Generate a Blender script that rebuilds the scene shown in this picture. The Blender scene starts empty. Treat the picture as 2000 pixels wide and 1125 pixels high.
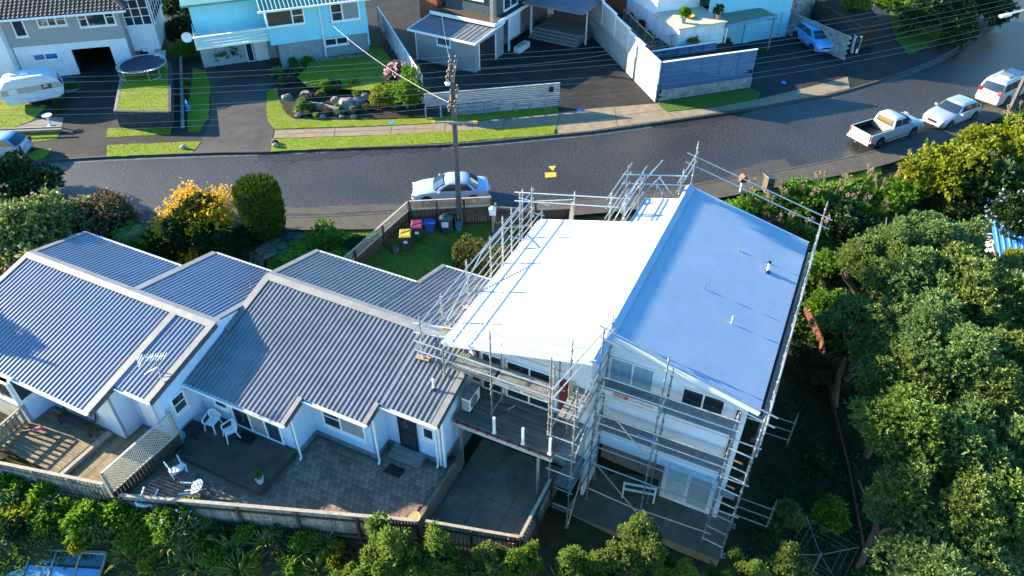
import bpy, bmesh, math, random
import numpy as np
from mathutils import Vector, Matrix
R = math.radians
scene = bpy.context.scene
COL = scene.collection
random.seed(7)
# ------------------------------------------------------------------ camera
FPX, TH, PH, HC = 1450.0, R(39.5), R(-25.5), 23.5
cam_d = bpy.data.cameras.new('camera'); cam = bpy.data.objects.new('camera', cam_d); COL.objects.link(cam)
cam_d.sensor_width = 36; cam_d.lens = 36*FPX/2000; cam_d.clip_end = 3000; cam_d.clip_start = .1
cam.location = (0, 0, HC); cam.rotation_euler = (R(90)-TH, 0, 0)
scene.camera = cam
# ------------------------------------------------------------------ sky and sun
SE = R(18.5); SA = math.atan2(-.941, .338)
world = bpy.data.worlds.new('World'); scene.world = world; world.use_nodes = True
nt = world.node_tree; nt.nodes.clear()
sky = nt.nodes.new('ShaderNodeTexSky'); sky.sky_type = 'NISHITA'; sky.sun_disc = False
sky.sun_elevation = SE; sky.sun_rotation = SA % (2*math.pi)
sky.air_density = 1.0; sky.dust_density = .4; sky.ozone_density = 2.2
bg = nt.nodes.new('ShaderNodeBackground'); bg.inputs[1].default_value = .13
wo = nt.nodes.new('ShaderNodeOutputWorld')
hs = nt.nodes.new('ShaderNodeHueSaturation'); hs.inputs['Saturation'].default_value = 1.42
nt.links.new(sky.outputs[0], hs.inputs['Color']); nt.links.new(hs.outputs[0], bg.inputs[0]); nt.links.new(bg.outputs[0], wo.inputs[0])
sd = bpy.data.lights.new('sun', 'SUN'); sd.energy = 5.0; sd.angle = R(.5); sd.color = (1, .87, .66)
sun = bpy.data.objects.new('sun', sd); COL.objects.link(sun)
S = Vector((math.sin(SA)*math.cos(SE), math.cos(SA)*math.cos(SE), math.sin(SE)))
sun.rotation_euler = (-S).to_track_quat('-Z', 'Y').to_euler(); sun.location = (-60, 20, 60)
vs = scene.view_settings; vs.view_transform = 'Standard'; vs.look = 'None'; vs.gamma = 1; vs.exposure = 2.1
try: vs.use_curve_mapping = False
except Exception: pass
# ------------------------------------------------------------------ geometry helpers
CT, ST, CP, SP = math.cos(TH), math.sin(TH), math.cos(PH), math.sin(PH)
def W(x, y, z=0.0):
    """ground point seen at a spot of the survey picture, on the level z"""
    a = (x-1000)/FPX; b = (562.5-y)/FPX
    d = (a, CT+b*ST, -ST+b*CT); t = (z-HC)/d[2]
    return Vector((d[0]*t, d[1]*t, z))
def fr(p, ang): c, s = math.cos(ang), math.sin(ang); return Vector((p[0]*c+p[1]*s, -p[0]*s+p[1]*c, p[2] if len(p) > 2 else 0))
def unfr(p, ang): c, s = math.cos(ang), math.sin(ang); return Vector((p[0]*c-p[1]*s, p[0]*s+p[1]*c, p[2] if len(p) > 2 else 0))
def UV(x, y, z=0.0): return fr(W(x, y, z), PH)
def u2w(u, v, z=0.0): return unfr((u, v, z), PH)
BASE = {}
def thing(name, label, cat, base=(0, 0, 0), ang=0.0, group=None, loc=None):
    """Empty at a thing's base. Parts are authored in the frame turned by ang; with loc they are authored locally."""
    o = bpy.data.objects.new(name, None); COL.objects.link(o); o.empty_display_size = .3
    if loc is not None: o.location = loc; BASE[o.name] = Vector((0, 0, 0))
    else: o.location = unfr(base, ang); BASE[o.name] = Vector(base)
    o.rotation_euler = (0, 0, ang)
    tag(o, label, cat, group); return o
def tag(o, label, cat, group=None):
    o['label'] = label; o['category'] = cat
    if group: o['group'] = group
    return o
def kids(o): return [c for c in bpy.data.objects if c.parent == o]
def copy_tree(o, parent=None):
    c = o.copy(); COL.objects.link(c)
    if parent is not None: c.parent = parent
    for ch in list(o.children): copy_tree(ch, c)
    BASE[c.name] = BASE.get(o.name, Vector((0, 0, 0)))
    return c
class MB:
    def __init__(s): s.v = []; s.f = []
    def add(s, vs, fs):
        n = len(s.v); s.v.extend([tuple(p) for p in vs]); s.f.extend([tuple(i+n for i in f) for f in fs]); return s
    def box(s, a, b):
        x0, y0, z0 = [min(a[i], b[i]) for i in range(3)]; x1, y1, z1 = [max(a[i], b[i]) for i in range(3)]
        return s.add([(x0,y0,z0),(x1,y0,z0),(x1,y1,z0),(x0,y1,z0),(x0,y0,z1),(x1,y0,z1),(x1,y1,z1),(x0,y1,z1)],
                     [(0,3,2,1),(4,5,6,7),(0,1,5,4),(1,2,6,5),(2,3,7,6),(3,0,4,7)])
    def cbox(s, c, sz, rz=0, rx=0, ry=0):
        m = Matrix.Translation(c) @ Matrix.Rotation(rz, 4, 'Z') @ Matrix.Rotation(rx, 4, 'X') @ Matrix.Rotation(ry, 4, 'Y')
        h = [x/2 for x in sz]
        vs = [m @ Vector((sx*h[0], sy*h[1], sz_*h[2])) for sz_ in (-1, 1) for sx, sy in ((-1,-1),(1,-1),(1,1),(-1,1))]
        return s.add(vs, [(0,3,2,1),(4,5,6,7),(0,1,5,4),(1,2,6,5),(2,3,7,6),(3,0,4,7)])
    def bar(s, p, q, w, h, up=(0, 0, 1)):
        p, q = Vector(p), Vector(q); d = (q-p).normalized(); up = Vector(up)
        if abs(d.dot(up)) > .98: up = Vector((0, 1, 0))
        r = d.cross(up).normalized(); u = r.cross(d).normalized()
        vs = [e+r*a*w/2+u*b*h/2 for e in (p, q) for a, b in ((-1,-1),(1,-1),(1,1),(-1,1))]
        return s.add(vs, [(0,1,2,3),(7,6,5,4),(0,4,5,1),(1,5,6,2),(2,6,7,3),(3,7,4,0)])
    def tube(s, p, q, r, n=6, r2=None, cap=True):
        p, q = Vector(p), Vector(q); d = (q-p).normalized(); up = Vector((0, 0, 1)) if abs(d.z) < .9 else Vector((1, 0, 0))
        a = d.cross(up).normalized(); b = d.cross(a); r2 = r if r2 is None else r2
        vs = [e+(a*math.cos(t)+b*math.sin(t))*rr for e, rr in ((p, r), (q, r2)) for t in [2*math.pi*i/n for i in range(n)]]
        fs = [(i, (i+1) % n, n+(i+1) % n, n+i) for i in range(n)]
        if cap: fs += [tuple(range(n-1, -1, -1)), tuple(range(n, 2*n))]
        return s.add(vs, fs)
    def path(s, pts, r, n=6):
        for a, b in zip(pts, pts[1:]): s.tube(a, b, r, n)
        return s
    def poly(s, pts): return s.add(pts, [tuple(range(len(pts)))])
    def prism(s, pts, z0, z1):
        n = len(pts)
        vs = [(p[0], p[1], z0) for p in pts]+[(p[0], p[1], z1) for p in pts]
        return s.add(vs, [tuple(range(n-1, -1, -1)), tuple(range(n, 2*n))]+[(i, (i+1) % n, n+(i+1) % n, n+i) for i in range(n)])
    def slab(s, pts, off):
        """polygon extruded by the vector off"""
        n = len(pts); off = Vector(off); pts = [Vector(p) for p in pts]
        return s.add(pts+[p+off for p in pts], [tuple(range(n-1, -1, -1)), tuple(range(n, 2*n))]+[(i, (i+1) % n, n+(i+1) % n, n+i) for i in range(n)])
    def lathe(s, c, prof, n=12, axis='Z'):
        vs = []; fs = []; k = len(prof)
        for r, z in prof:
            for i in range(n):
                t = 2*math.pi*i/n; x, y = r*math.cos(t), r*math.sin(t)
                p = (x, y, z) if axis == 'Z' else ((z, x, y) if axis == 'X' else (x, z, y))
                vs.append((c[0]+p[0], c[1]+p[1], c[2]+p[2]))
        for j in range(k-1):
            for i in range(n): fs.append((j*n+i, j*n+(i+1) % n, (j+1)*n+(i+1) % n, (j+1)*n+i))
        fs += [tuple(range(n-1, -1, -1)), tuple(range((k-1)*n, k*n))]
        return s.add(vs, fs)
    def loft(s, rings, closed=True, caps=True):
        n = len(rings[0]); vs = [p for r in rings for p in r]; fs = []
        for j in range(len(rings)-1):
            for i in range(n if closed else n-1): fs.append((j*n+i, j*n+(i+1) % n, (j+1)*n+(i+1) % n, (j+1)*n+i))
        if caps: fs += [tuple(range(n-1, -1, -1)), tuple(range((len(rings)-1)*n, len(rings)*n))]
        return s.add(vs, fs)
    def mesh(s, name, off=Vector((0, 0, 0)), smooth=None):
        me = bpy.data.meshes.new(name); ox, oy, oz = off
        me.from_pydata([(x-ox, y-oy, z-oz) for x, y, z in s.v], [], s.f); me.update()
        bm = bmesh.new(); bm.from_mesh(me); bmesh.ops.recalc_face_normals(bm, faces=bm.faces); bm.to_mesh(me); bm.free()
        if smooth is not None:
            me.polygons.foreach_set('use_smooth', [True]*len(me.polygons))
            try: me.set_sharp_from_angle(angle=smooth)
            except Exception: pass
        return me
    def build(s, name, mat, parent=None, smooth=None, bevel=0, base=None, ang=0.0):
        off = BASE.get(parent.name, Vector((0, 0, 0))) if parent is not None else Vector(base if base is not None else (0, 0, 0))
        me = s.mesh(name, off, smooth); o = bpy.data.objects.new(name, me); COL.objects.link(o)
        me.materials.append(mat)
        if parent is not None: o.parent = parent; BASE[o.name] = off
        else: o.location = unfr(off, ang); o.rotation_euler = (0, 0, ang); BASE[o.name] = off
        if bevel:
            b = o.modifiers.new('bevel', 'BEVEL'); b.width = bevel; b.segments = 2; b.limit_method = 'ANGLE'; b.angle_limit = R(40)
        return o
def struct(o): o['kind'] = 'structure'; return o
def rnd(a, b): return random.uniform(a, b)
# ------------------------------------------------------------------ materials
MATS = {}
def M(name, c, r=.75, c2=None, ns=2.0, lo=.35, hi=.65, bump=0, bs=60, metal=0, spec=.35, isl=0, stretch=(1, 1, 1), coat=0, det=4, ns2=None, c3=None):
    m = bpy.data.materials.new(name); m.use_nodes = True; MATS[name] = m
    n = m.node_tree.nodes; L = m.node_tree.links; p = n['Principled BSDF']
    p.inputs['Roughness'].default_value = r; p.inputs['Metallic'].default_value = metal
    p.inputs['Specular IOR Level'].default_value = spec
    if coat: p.inputs['Coat Weight'].default_value = coat; p.inputs['Coat Roughness'].default_value = .08
    tc = n.new('ShaderNodeTexCoord'); mp = n.new('ShaderNodeMapping'); mp.inputs['Scale'].default_value = stretch
    L.new(tc.outputs['Object'], mp.inputs['Vector'])
    c2 = c2 or tuple(x*.82 for x in c)
    no = n.new('ShaderNodeTexNoise'); no.inputs['Scale'].default_value = ns; no.inputs['Detail'].default_value = det; no.inputs['Roughness'].default_value = .62
    L.new(mp.outputs[0], no.inputs['Vector'])
    cr = n.new('ShaderNodeValToRGB'); cr.color_ramp.elements[0].position = lo; cr.color_ramp.elements[1].position = hi
    cr.color_ramp.elements[0].color = (*c2, 1); cr.color_ramp.elements[1].color = (*c, 1)
    L.new(no.outputs[0], cr.inputs[0]); out = cr.outputs[0]
    if c3 is not None:
        n2 = n.new('ShaderNodeTexNoise'); n2.inputs['Scale'].default_value = ns2 or ns*.15; n2.inputs['Detail'].default_value = 3
        L.new(mp.outputs[0], n2.inputs['Vector'])
        r2 = n.new('ShaderNodeValToRGB'); r2.color_ramp.elements[0].position = .48; r2.color_ramp.elements[1].position = .66; r2.color_ramp.elements[1].color = (.6, .6, .6, 1)
        L.new(n2.outputs[0], r2.inputs[0])
        mx = n.new('ShaderNodeMix'); mx.data_type = 'RGBA'; L.new(r2.outputs[0], mx.inputs[0]); L.new(out, mx.inputs[6]); mx.inputs[7].default_value = (*c3, 1); out = mx.outputs[2]
    if isl:
        g = n.new('ShaderNodeNewGeometry'); h = n.new('ShaderNodeHueSaturation'); mr = n.new('ShaderNodeMapRange')
        mr.inputs[3].default_value = 1-isl; mr.inputs[4].default_value = 1+isl
        oi = n.new('ShaderNodeObjectInfo'); ad = n.new('ShaderNodeMath'); ad.operation = 'ADD'; fc = n.new('ShaderNodeMath'); fc.operation = 'FRACT'
        L.new(g.outputs['Random Per Island'], ad.inputs[0]); L.new(oi.outputs['Random'], ad.inputs[1]); L.new(ad.outputs[0], fc.inputs[0])
        L.new(fc.outputs[0], mr.inputs[0]); L.new(mr.outputs[0], h.inputs['Value']); L.new(out, h.inputs['Color']); out = h.outputs[0]
    L.new(out, p.inputs['Base Color'])
    if bump:
        b = n.new('ShaderNodeBump'); b.inputs['Strength'].default_value = bump; b.inputs['Distance'].default_value = .02
        nb = n.new('ShaderNodeTexNoise'); nb.inputs['Scale'].default_value = bs; nb.inputs['Detail'].default_value = 5
        L.new(mp.outputs[0], nb.inputs['Vector']); L.new(nb.outputs[0], b.inputs['Height']); L.new(b.outputs[0], p.inputs['Normal'])
    return m
def LM(name, cols, trans=.3, rough=.5):
    """leaf material: each leaf takes its own tone"""
    m = bpy.data.materials.new(name); m.use_nodes = True; n = m.node_tree.nodes; L = m.node_tree.links; p = n['Principled BSDF']
    if 'leaf' in name or 'spray' in name: cols = [(r_*1.0, g_*1.08, b_*.75) for r_, g_, b_ in cols]
    g = n.new('ShaderNodeNewGeometry'); cr = n.new('ShaderNodeValToRGB')
    e = cr.color_ramp.elements
    for i, c in enumerate(cols):
        x = e[i] if i < 2 else e.new(1.0)
        x.color = (*c, 1)
    for i in range(len(cols)): e[i].position = i/(len(cols)-1)
    L.new(g.outputs['Random Per Island'], cr.inputs[0]); L.new(cr.outputs[0], p.inputs['Base Color'])
    p.inputs['Roughness'].default_value = rough; p.inputs['Specular IOR Level'].default_value = .3
    t = n.new('ShaderNodeBsdfTranslucent'); L.new(cr.outputs[0], t.inputs[0])
    mx = n.new('ShaderNodeMixShader'); mx.inputs[0].default_value = trans
    L.new(p.outputs[0], mx.inputs[1]); L.new(t.outputs[0], mx.inputs[2]); L.new(mx.outputs[0], n['Material Output'].inputs[0])
    return m
def glass(name, c=(.02, .03, .04), rough=.05):
    m = M(name, c, rough, c2=c, spec=.9); return m
m_road = M('asphalt_road', (.072, .06, .047), .42, (.009, .0085, .008), ns=8, lo=.42, hi=.6, bump=.9, bs=45, spec=.45, c3=(.022, .019, .016), ns2=.3, det=5)
m_roadpatch = M('asphalt_patch', (.062, .057, .048), .8, (.04, .037, .032), ns=12, bump=.4, bs=120)
m_drive = M('drive_asphalt', (.036, .033, .029), .7, (.02, .0185, .017), ns=3, bump=.5, bs=90, c3=(.05, .041, .034), ns2=.5, spec=.15)
m_path = M('concrete_path', (.27, .2, .12), .85, (.19, .14, .085), ns=2.2, bump=.3, bs=60, c3=(.2, .165, .12), ns2=.5)
m_conc = M('old_concrete', (.21, .165, .11), .9, (.12, .095, .063), ns=1.4, bump=.4, bs=50, c3=(.11, .095, .045), ns2=.45)
m_kerb = M('kerb_concrete', (.085, .077, .062), .85, (.05, .046, .038), ns=5, bump=.3)
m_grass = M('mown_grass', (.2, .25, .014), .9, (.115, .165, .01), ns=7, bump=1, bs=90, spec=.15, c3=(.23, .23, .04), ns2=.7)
m_grass2 = M('shade_toned_grass', (.075, .155, .022), .9, (.045, .10, .014), ns=6, bump=1, bs=90, spec=.15)  # darker copy of the mown grass, with the lawns' shade in its colour
m_soil = M('garden_soil', (.055, .04, .026), .95, (.028, .022, .014), ns=4, bump=1, bs=30, spec=.1, c3=(.035, .045, .015), ns2=.6)
m_gravel = M('gravel', (.26, .23, .2), .9, (.1, .09, .08), ns=22, bump=1, bs=40)
m_white = M('white_paint', (.78, .79, .78), .6, (.7, .71, .7), ns=3, spec=.3)
m_white2 = M('weathered_white_paint', (.72, .72, .69), .7, (.58, .57, .54), ns=2.5, stretch=(1, 1, .35))
m_trim = M('gloss_white_trim', (.82, .82, .8), .45, (.74, .74, .72), ns=6)
m_glass = glass('window_glass')
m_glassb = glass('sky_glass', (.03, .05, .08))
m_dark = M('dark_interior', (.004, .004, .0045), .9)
m_curtain = M('curtain_cloth', (.32, .33, .32), .9, (.16, .17, .17), ns=9, stretch=(6, 6, .3))
m_galv = M('galvanised_steel', (.52, .53, .53), .42, (.36, .37, .38), ns=14, metal=.75, spec=.5)
m_galvd = M('weathered_steel', (.34, .335, .31), .55, (.2, .19, .17), ns=9, metal=.5)
m_plank = M('aluminium_deck_plank', (.36, .35, .30), .6, (.22, .21, .17), ns=6, metal=.35, c3=(.2, .17, .12), ns2=1.5)
m_tim = M('weathered_timber', (.24, .2, .15), .85, (.13, .105, .08), ns=5, stretch=(1, 1, 6), bump=.4, bs=50, isl=.22)
m_timd = M('dark_stained_timber', (.07, .055, .04), .85, (.035, .028, .02), ns=5, isl=.25, bump=.3)
m_timg = M('grey_weathered_timber', (.30, .28, .245), .85, (.16, .145, .12), ns=6, isl=.25, bump=.3)
m_deckt = M('deck_timber', (.3, .22, .13), .85, (.17, .12, .07), ns=7, isl=.2, bump=.3, c3=(.14, .13, .055), ns2=.7)
m_block = M('concrete_block', (.34, .32, .28), .9, (.2, .19, .165), ns=2.5, bump=.4, bs=70, isl=.12)
m_rubber = M('tyre_rubber', (.012, .012, .012), .85)
m_rim = M('wheel_rim', (.45, .46, .47), .35, metal=.8)
m_chrome = M('chrome', (.6, .6, .6), .2, metal=1)
m_blackp = M('black_plastic', (.015, .015, .016), .5)
m_redl = M('red_lamp', (.35, .02, .015), .25, spec=.6)
m_hlamp = M('headlamp', (.55, .57, .6), .12, spec=.8)
m_plate = M('number_plate', (.7, .7, .68), .5)
# ================================================================== terrain, road, pavements, lawns
def crom(pts, k=6):
    out = []; P = [pts[0]]+list(pts)+[pts[-1]]
    for i in range(1, len(P)-2):
        for j in range(k):
            t = j/k; a, b, c, d = P[i-1], P[i], P[i+1], P[i+2]
            out.append(.5*((2*b)+(c-a)*t+(2*a-5*b+4*c-d)*t*t+(3*b-a-3*c+d)*t**3))
    out.append(pts[-1]); return out
far_kerb = crom([W(x, y, 0) for x, y in ((-500,362),(-250,341),(0,324),(200,310),(380,303),(530,298),(700,292),(900,284),(1090,266.5),(1150,261),(1331,236),(1492,212),(1603,192),(1693,168),(1802,130),(1878,91),(1938,48),(1962,0),(1978,-50),(1990,-110))])
near_kerb = crom([W(x, y, 0) for x, y in ((-500,455),(-250,446),(0,440),(300,431),(620,425),(800,415),(1000,401),(1150,390),(1300,372),(1422,351),(1500,339),(1600,320),(1696,300),(1781,268),(1893,222),(2010,165),(2150,70),(2260,-40))])
path_edge = crom([W(x, y, .12) for x, y in ((-500,486),(-250,474),(0,464),(300,456),(500,450),(740,447),(850,440),(1000,428),(1150,418),(1300,402),(1407,386),(1500,369),(1600,350),(1696,330),(1765,310),(1870,268),(2000,205),(2150,115),(2280,0))])
NEX = [p.x for p in path_edge]; NEY = [p.y for p in path_edge]
def ye(x): return float(np.interp(x, NEX, NEY))
def sm(a, b, t): t = min(1, max(0, (t-a)/(b-a))); return t*t*(3-2*t)
LS, LZ = [0, 3, 8, 11, 13.5, 17, 19, 24, 40, 90], [-.03, -.6, -1.2, -1.5, -1.6, -1.9, -3.0, -5, -10, -28]
RS, RZ = [0, 2, 5, 9, 13, 17, 20, 26, 40, 90], [-.03, -.45, -1.8, -3.2, -3.9, -4.3, -4.9, -6.3, -11, -30]
def ground(x, y):
    s = ye(x)-y
    if s <= -.05: return -.05
    t = sm(-4.5, 3.5, x)
    z = (1-t)*float(np.interp(s, LS, LZ))+t*float(np.interp(s, RS, RZ))
    p = fr((x, y, 0), PH); u, v = p.x, p.y
    if -33.5 < u < -9.6 and (8.75+.365*max(0, u+20.75))-.1 < v < 22.6: z = min(z, -1.62)
    if -11.2 < u < -5.6 and 12.6 < v < 19.5: z = min(z, -2.5)
    if -11 < u < .6 and 19 < v < 30.5: z = min(z, -1.9)
    if -5.6 < u < 1.5 and 17 < v < 20.4: z = min(z, -4.15)
    return z
def gz(x, y): return ground(x, y)
def guv(u, v): p = u2w(u, v); return ground(p.x, p.y)
def axis(segs):
    out = []
    for a, b, st in segs:
        n = max(1, int(round((b-a)/st)))
        out += [a+(b-a)*i/n for i in range(n)]
    return out+[segs[-1][1]]
gx = axis([(-700, -120, 60), (-120, -40, 8), (-40, -26, 1.5), (-26, 20, .5), (20, 45, 1.2), (45, 120, 8), (120, 700, 60)])
gy = axis([(-120, -10, 15), (-10, 8, 2), (8, 36, .5), (36, 48, 1), (48, 120, 12), (120, 1500, 120)])
gm = MB(); nx = len(gx)
gm.v = [(x, y, ground(x, y)+.02*math.sin(x*1.7+y*.9)*math.sin(y*1.3-x*.6)*(1 if ye(x)-y > 1.5 else 0)) for y in gy for x in gx]
gm.f = [(j*nx+i, j*nx+i+1, (j+1)*nx+i+1, (j+1)*nx+i) for j in range(len(gy)-1) for i in range(nx-1)]
m_ground = M('hillside_ground', (.05, .045, .022), .95, (.022, .024, .012), ns=1.6, bump=1, bs=22, spec=.1, c3=(.035, .055, .014), ns2=.5)
struct(gm.build('ground', m_ground))
def strip(name, A, B, z, mat):
    m = MB(); n = len(A)
    m.v = [(p.x, p.y, z) for p in A]+[(p.x, p.y, z) for p in B]; m.f = [(i, i+1, n+i+1, n+i) for i in range(n-1)]
    return struct(m.build(name, mat))
n_ = 60
def resample(pl, n):
    d = [0]
    for a, b in zip(pl, pl[1:]): d.append(d[-1]+(b-a).length)
    return [Vector([float(np.interp(d[-1]*i/(n-1), d, [p[k] for p in pl])) for k in range(3)]) for i in range(n)]
FK, NK, PE = resample(far_kerb, 90), resample(near_kerb, 90), resample(path_edge, 90)
strip('road', FK, NK, 0.0, m_road)
m_npath = M('asphalt_footpath', (.085, .072, .056), .85, (.055, .047, .039), ns=3, bump=.4, bs=70, c3=(.07, .066, .04), ns2=.7)
strip('footpath', NK, PE, .12, m_npath)
FAR = [Vector((p.x+(p.x*.9 if i else 0), 190, 0)) for i, p in enumerate(FK)]
strip('pavement', FK, FAR, .12, m_drive)
def kerb(name, pl, side, mat, w=.14):
    m = MB(); pts = resample(pl, 110); rings = []
    for i, p in enumerate(pts):
        d = (pts[min(i+1, len(pts)-1)]-pts[max(i-1, 0)]).normalized(); nrm = Vector((-d.y, d.x, 0))*side
        a, b = p-nrm*.004, p+nrm*w
        rings.append([(a.x, a.y, -.03), (a.x, a.y, .135), (b.x, b.y, .135), (b.x, b.y, -.03)])
    m.loft(rings); return struct(m.build(name, mat))
kerb('kerb_far', far_kerb, 1, m_kerb); kerb('kerb_near', near_kerb, -1, m_kerb)
# gutter strip of damp chip-seal along the far side
def offs(pl, side, d):
    out = []
    for i, p in enumerate(pl):
        t = (pl[min(i+1, len(pl)-1)]-pl[max(i-1, 0)]).normalized(); out.append(p+Vector((-t.y, t.x, 0))*side*d)
    return out
m_gut = M('gutter_channel', (.12, .115, .10), .7, (.06, .058, .055), ns=2.5, stretch=(1, 1, 1), bump=.3)
strip('gutter_channel', FK, offs(FK, -1, .35), .004, m_gut)
def patch(name, pts, mat, z=None, dz=.02, thick=.03, step=None, jit=0.0):
    """sheet with rim over a ground polygon (world xy); follows the terrain if z is None"""
    P = []
    for a, b in zip(pts, pts[1:]+pts[:1]):
        a, b = Vector((a[0], a[1], 0)), Vector((b[0], b[1], 0)); n = max(1, int((b-a).length/.35)) if jit else 1
        for i in range(n):
            q = a.lerp(b, i/n); P.append((q.x+rnd(-jit, jit), q.y+rnd(-jit, jit)))
    bm = bmesh.new(); f = bm.faces.new([bm.verts.new((x, y, 0)) for x, y in P])
    if step:
        xs = [p[0] for p in P]; ys = [p[1] for p in P]
        for arr, no in ((gx, (1, 0, 0)), (gy, (0, 1, 0))):
            k = 0 if no[0] else 1; lo, hi = (min(xs), max(xs)) if no[0] else (min(ys), max(ys))
            for g in arr:
                if lo < g < hi:
                    bmesh.ops.bisect_plane(bm, geom=bm.verts[:]+bm.edges[:]+bm.faces[:], plane_co=(g*no[0], g*no[1], 0), plane_no=no)
    for v in bm.verts: v.co.z = (z if z is not None else ground(v.co.x, v.co.y))+dz
    be = [e for e in bm.edges if len(e.link_faces) == 1]
    r = bmesh.ops.extrude_edge_only(bm, edges=be)
    for v in [g for g in r['geom'] if isinstance(g, bmesh.types.BMVert)]: v.co.z -= thick
    bmesh.ops.recalc_face_normals(bm, faces=bm.faces)
    me = bpy.data.meshes.new(name); bm.to_mesh(me); bm.free(); me.materials.append(mat)
    o = bpy.data.objects.new(name, me); COL.objects.link(o); return struct(o)
def PX(z, *pts): return [W(x, y, z).to_2d() for x, y in pts]
LAWNS = []
def lawn(name, pts, z=.12, mat=None, dz=.02, step=None):
    LAWNS.append((pts, z, dz)); return patch(name, pts, mat or m_grass, z, dz, .05, step, .05)
# tan concrete footpath, far side
patch('concrete_footpath', PX(.12, (534,270),(538,254),(700,249),(850,242),(931,237),(1092,220),(1160,212),(1283,202),(1304,219),(1401,209),(1492,191),(1600,165),(1655,150),(1660,172),(1603,186),(1492,206),(1331,230),(1150,255),(1090,261),(1086,244),(850,258),(700,265)), m_path, .12, .006, .02)
patch('driveway', PX(.12, (376,299),(393,277),(400,262),(412,235),(411,170),(400,140),(385,100),(550,100),(560,140),(528,175),(521,182),(521,233),(536,252),(530,272),(527,297)), M('worn_drive', (.055, .048, .042), .75, (.03, .026, .025), ns=1.3, bump=.5, bs=80, c3=(.08, .066, .056), ns2=.35), .12, .004, .02)
lawn('grass_verge', PX(.12, (-60,272),(0,266),(60,261),(120,253),(112,271),(60,279),(0,286),(-60,292)))
lawn('grass_verge', PX(.12, (28,306),(60,297),(103,289),(85,311),(30,318)))
lawn('grass_verge', PX(.12, (209,269),(212,251),(335,249),(334,262)))
lawn('grass_verge', PX(.12, (208,307),(210,284),(393,276),(376,298)))
lawn('grass_verge', PX(.12, (367,257),(366,222),(372,180),(378,133),(402,139),(411,169),(408,230),(390,257)))
lawn('grass_verge', PX(.12, (521,181),(540,171),(547,200),(559,224),(577,233),(700,235),(828,231),(960,220),(1088,206),(1092,219),(931,235),(822,242),(700,247),(537,252),(521,233)))
lawn('grass_verge', PX(.12, (528,296),(531,272),(700,266),(850,258),(1087,244),(1082,262),(892,278),(700,288)))
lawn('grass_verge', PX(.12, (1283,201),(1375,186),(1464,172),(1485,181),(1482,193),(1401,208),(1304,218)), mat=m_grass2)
lawn('front_lawn', PX(.5, (580,151),(600,133),(604,112),(716,94),(737,82),(770,124),(764,151),(725,177),(670,174),(601,169)), z=.5)
lawn('front_lawn', PX(.12, (-60,200),(0,192),(92,207),(62,236),(26,250),(-60,251)))
patch('gravel_bed', PX(.12, (22,252),(64,238),(98,229),(124,230),(121,249)), m_gravel, .12, .02, .04)
patch('garden_bed', PX(.12, (541,160),(560,120),(604,112),(580,151),(601,170),(670,175),(725,178),(790,150),(826,205),(828,230),(700,234),(577,232),(559,222),(547,198)), m_soil, .12, .05, .08)
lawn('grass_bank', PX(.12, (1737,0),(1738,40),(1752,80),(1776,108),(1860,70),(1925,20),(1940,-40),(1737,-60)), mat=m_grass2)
# retained trampoline lawn
lawnz = .12+1.15
tl = [W(225,217,lawnz), W(331,219,lawnz), W(331,122,lawnz), W(243,122,lawnz)]
lawn('raised_lawn', [p.to_2d() for p in tl], z=lawnz, dz=.02)
t = thing('retaining_wall', 'dark stained block wall holding up the trampoline lawn', 'retaining wall', (tl[0].x, tl[0].y, .12))
m_rw = M('dark_wall', (.06, .06, .065), .85, (.035, .035, .04), ns=2); m_rw2 = M('pale_wall_end', (.24, .22, .19), .9, (.15, .14, .12), ns=2)
for a, b, mm in ((tl[0], tl[1], m_rw), (tl[1], tl[2], m_rw), (tl[3], tl[0], m_rw2)):
    a, b = Vector((a.x, a.y, .12)), Vector((b.x, b.y, .12)); L_ = (b-a).length; n = max(2, int(L_/1.2)); dn = (b-a).normalized()
    for i in range(n):
        p, q = a+dn*(L_*i/n+.006), a+dn*(L_*(i+1)/n-.006)
        MB().bar(p+Vector((0, 0, .565)), q+Vector((0, 0, .565)), .14, 1.13).build('panel', mm, t)
    MB().bar(a+Vector((0, 0, 1.155)), b+Vector((0, 0, 1.155)), .2, .05).build('capping', mm, t)
# lane patches and worn seal on the road
for nm, q, mm in (('road_patch', ((1425,350),(1430,336),(1470,322),(1530,309),(1545,322),(1553,330)), m_roadpatch), ('road_patch', ((-100,440),(0,432),(300,424),(620,418),(800,408),(800,398),(620,404),(300,410),(0,416)), M('dusty_seal', (.075, .066, .053), .85, (.05, .045, .037), ns=2.0, bump=.3, lo=.3, hi=.7))):
    patch(nm, PX(0, *q), mm, 0, .004, .004, None, .12)
# yellow fire hydrant marks
m_damp = M('damp_seal', (.04, .035, .03), .5, (.012, .011, .010), ns=6, lo=.4, hi=.6, bump=.6, bs=40, spec=.3)
patch('road_patch', PX(0, (505,301),(700,294.5),(860,288),(900,289),(820,297),(700,303),(640,311),(560,317),(500,318)), m_damp, 0, .009, .005, None, .25)
patch('road_patch', PX(0, (1265,243),(1400,223),(1470,214),(1440,228),(1360,243),(1290,252)), m_damp, 0, .009, .005, None, .2)
fp = bpy.data.objects['concrete_footpath']; m_joint = M('dark_joint', (.05, .04, .03), .9)
for a, b in (((655,251),(652,267)),((765,247),(762,263)),((870,242),(868,257)),((985,232),(983,250)),((1092,222),(1089,260)),((1200,210),(1206,247)),((1304,219),(1322,231)),((1401,209),(1411,217)),((540,262),(850,250)),((1095,240),(1310,213))):
    a, b = W(*a, .128), W(*b, .128); MB().bar(a, b, .035, .006).build('joint', m_joint, fp)
m_yel = M('yellow_road_paint', (.62, .36, .03), .7, (.4, .24, .04), ns=6, lo=.25, hi=.55)
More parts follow.
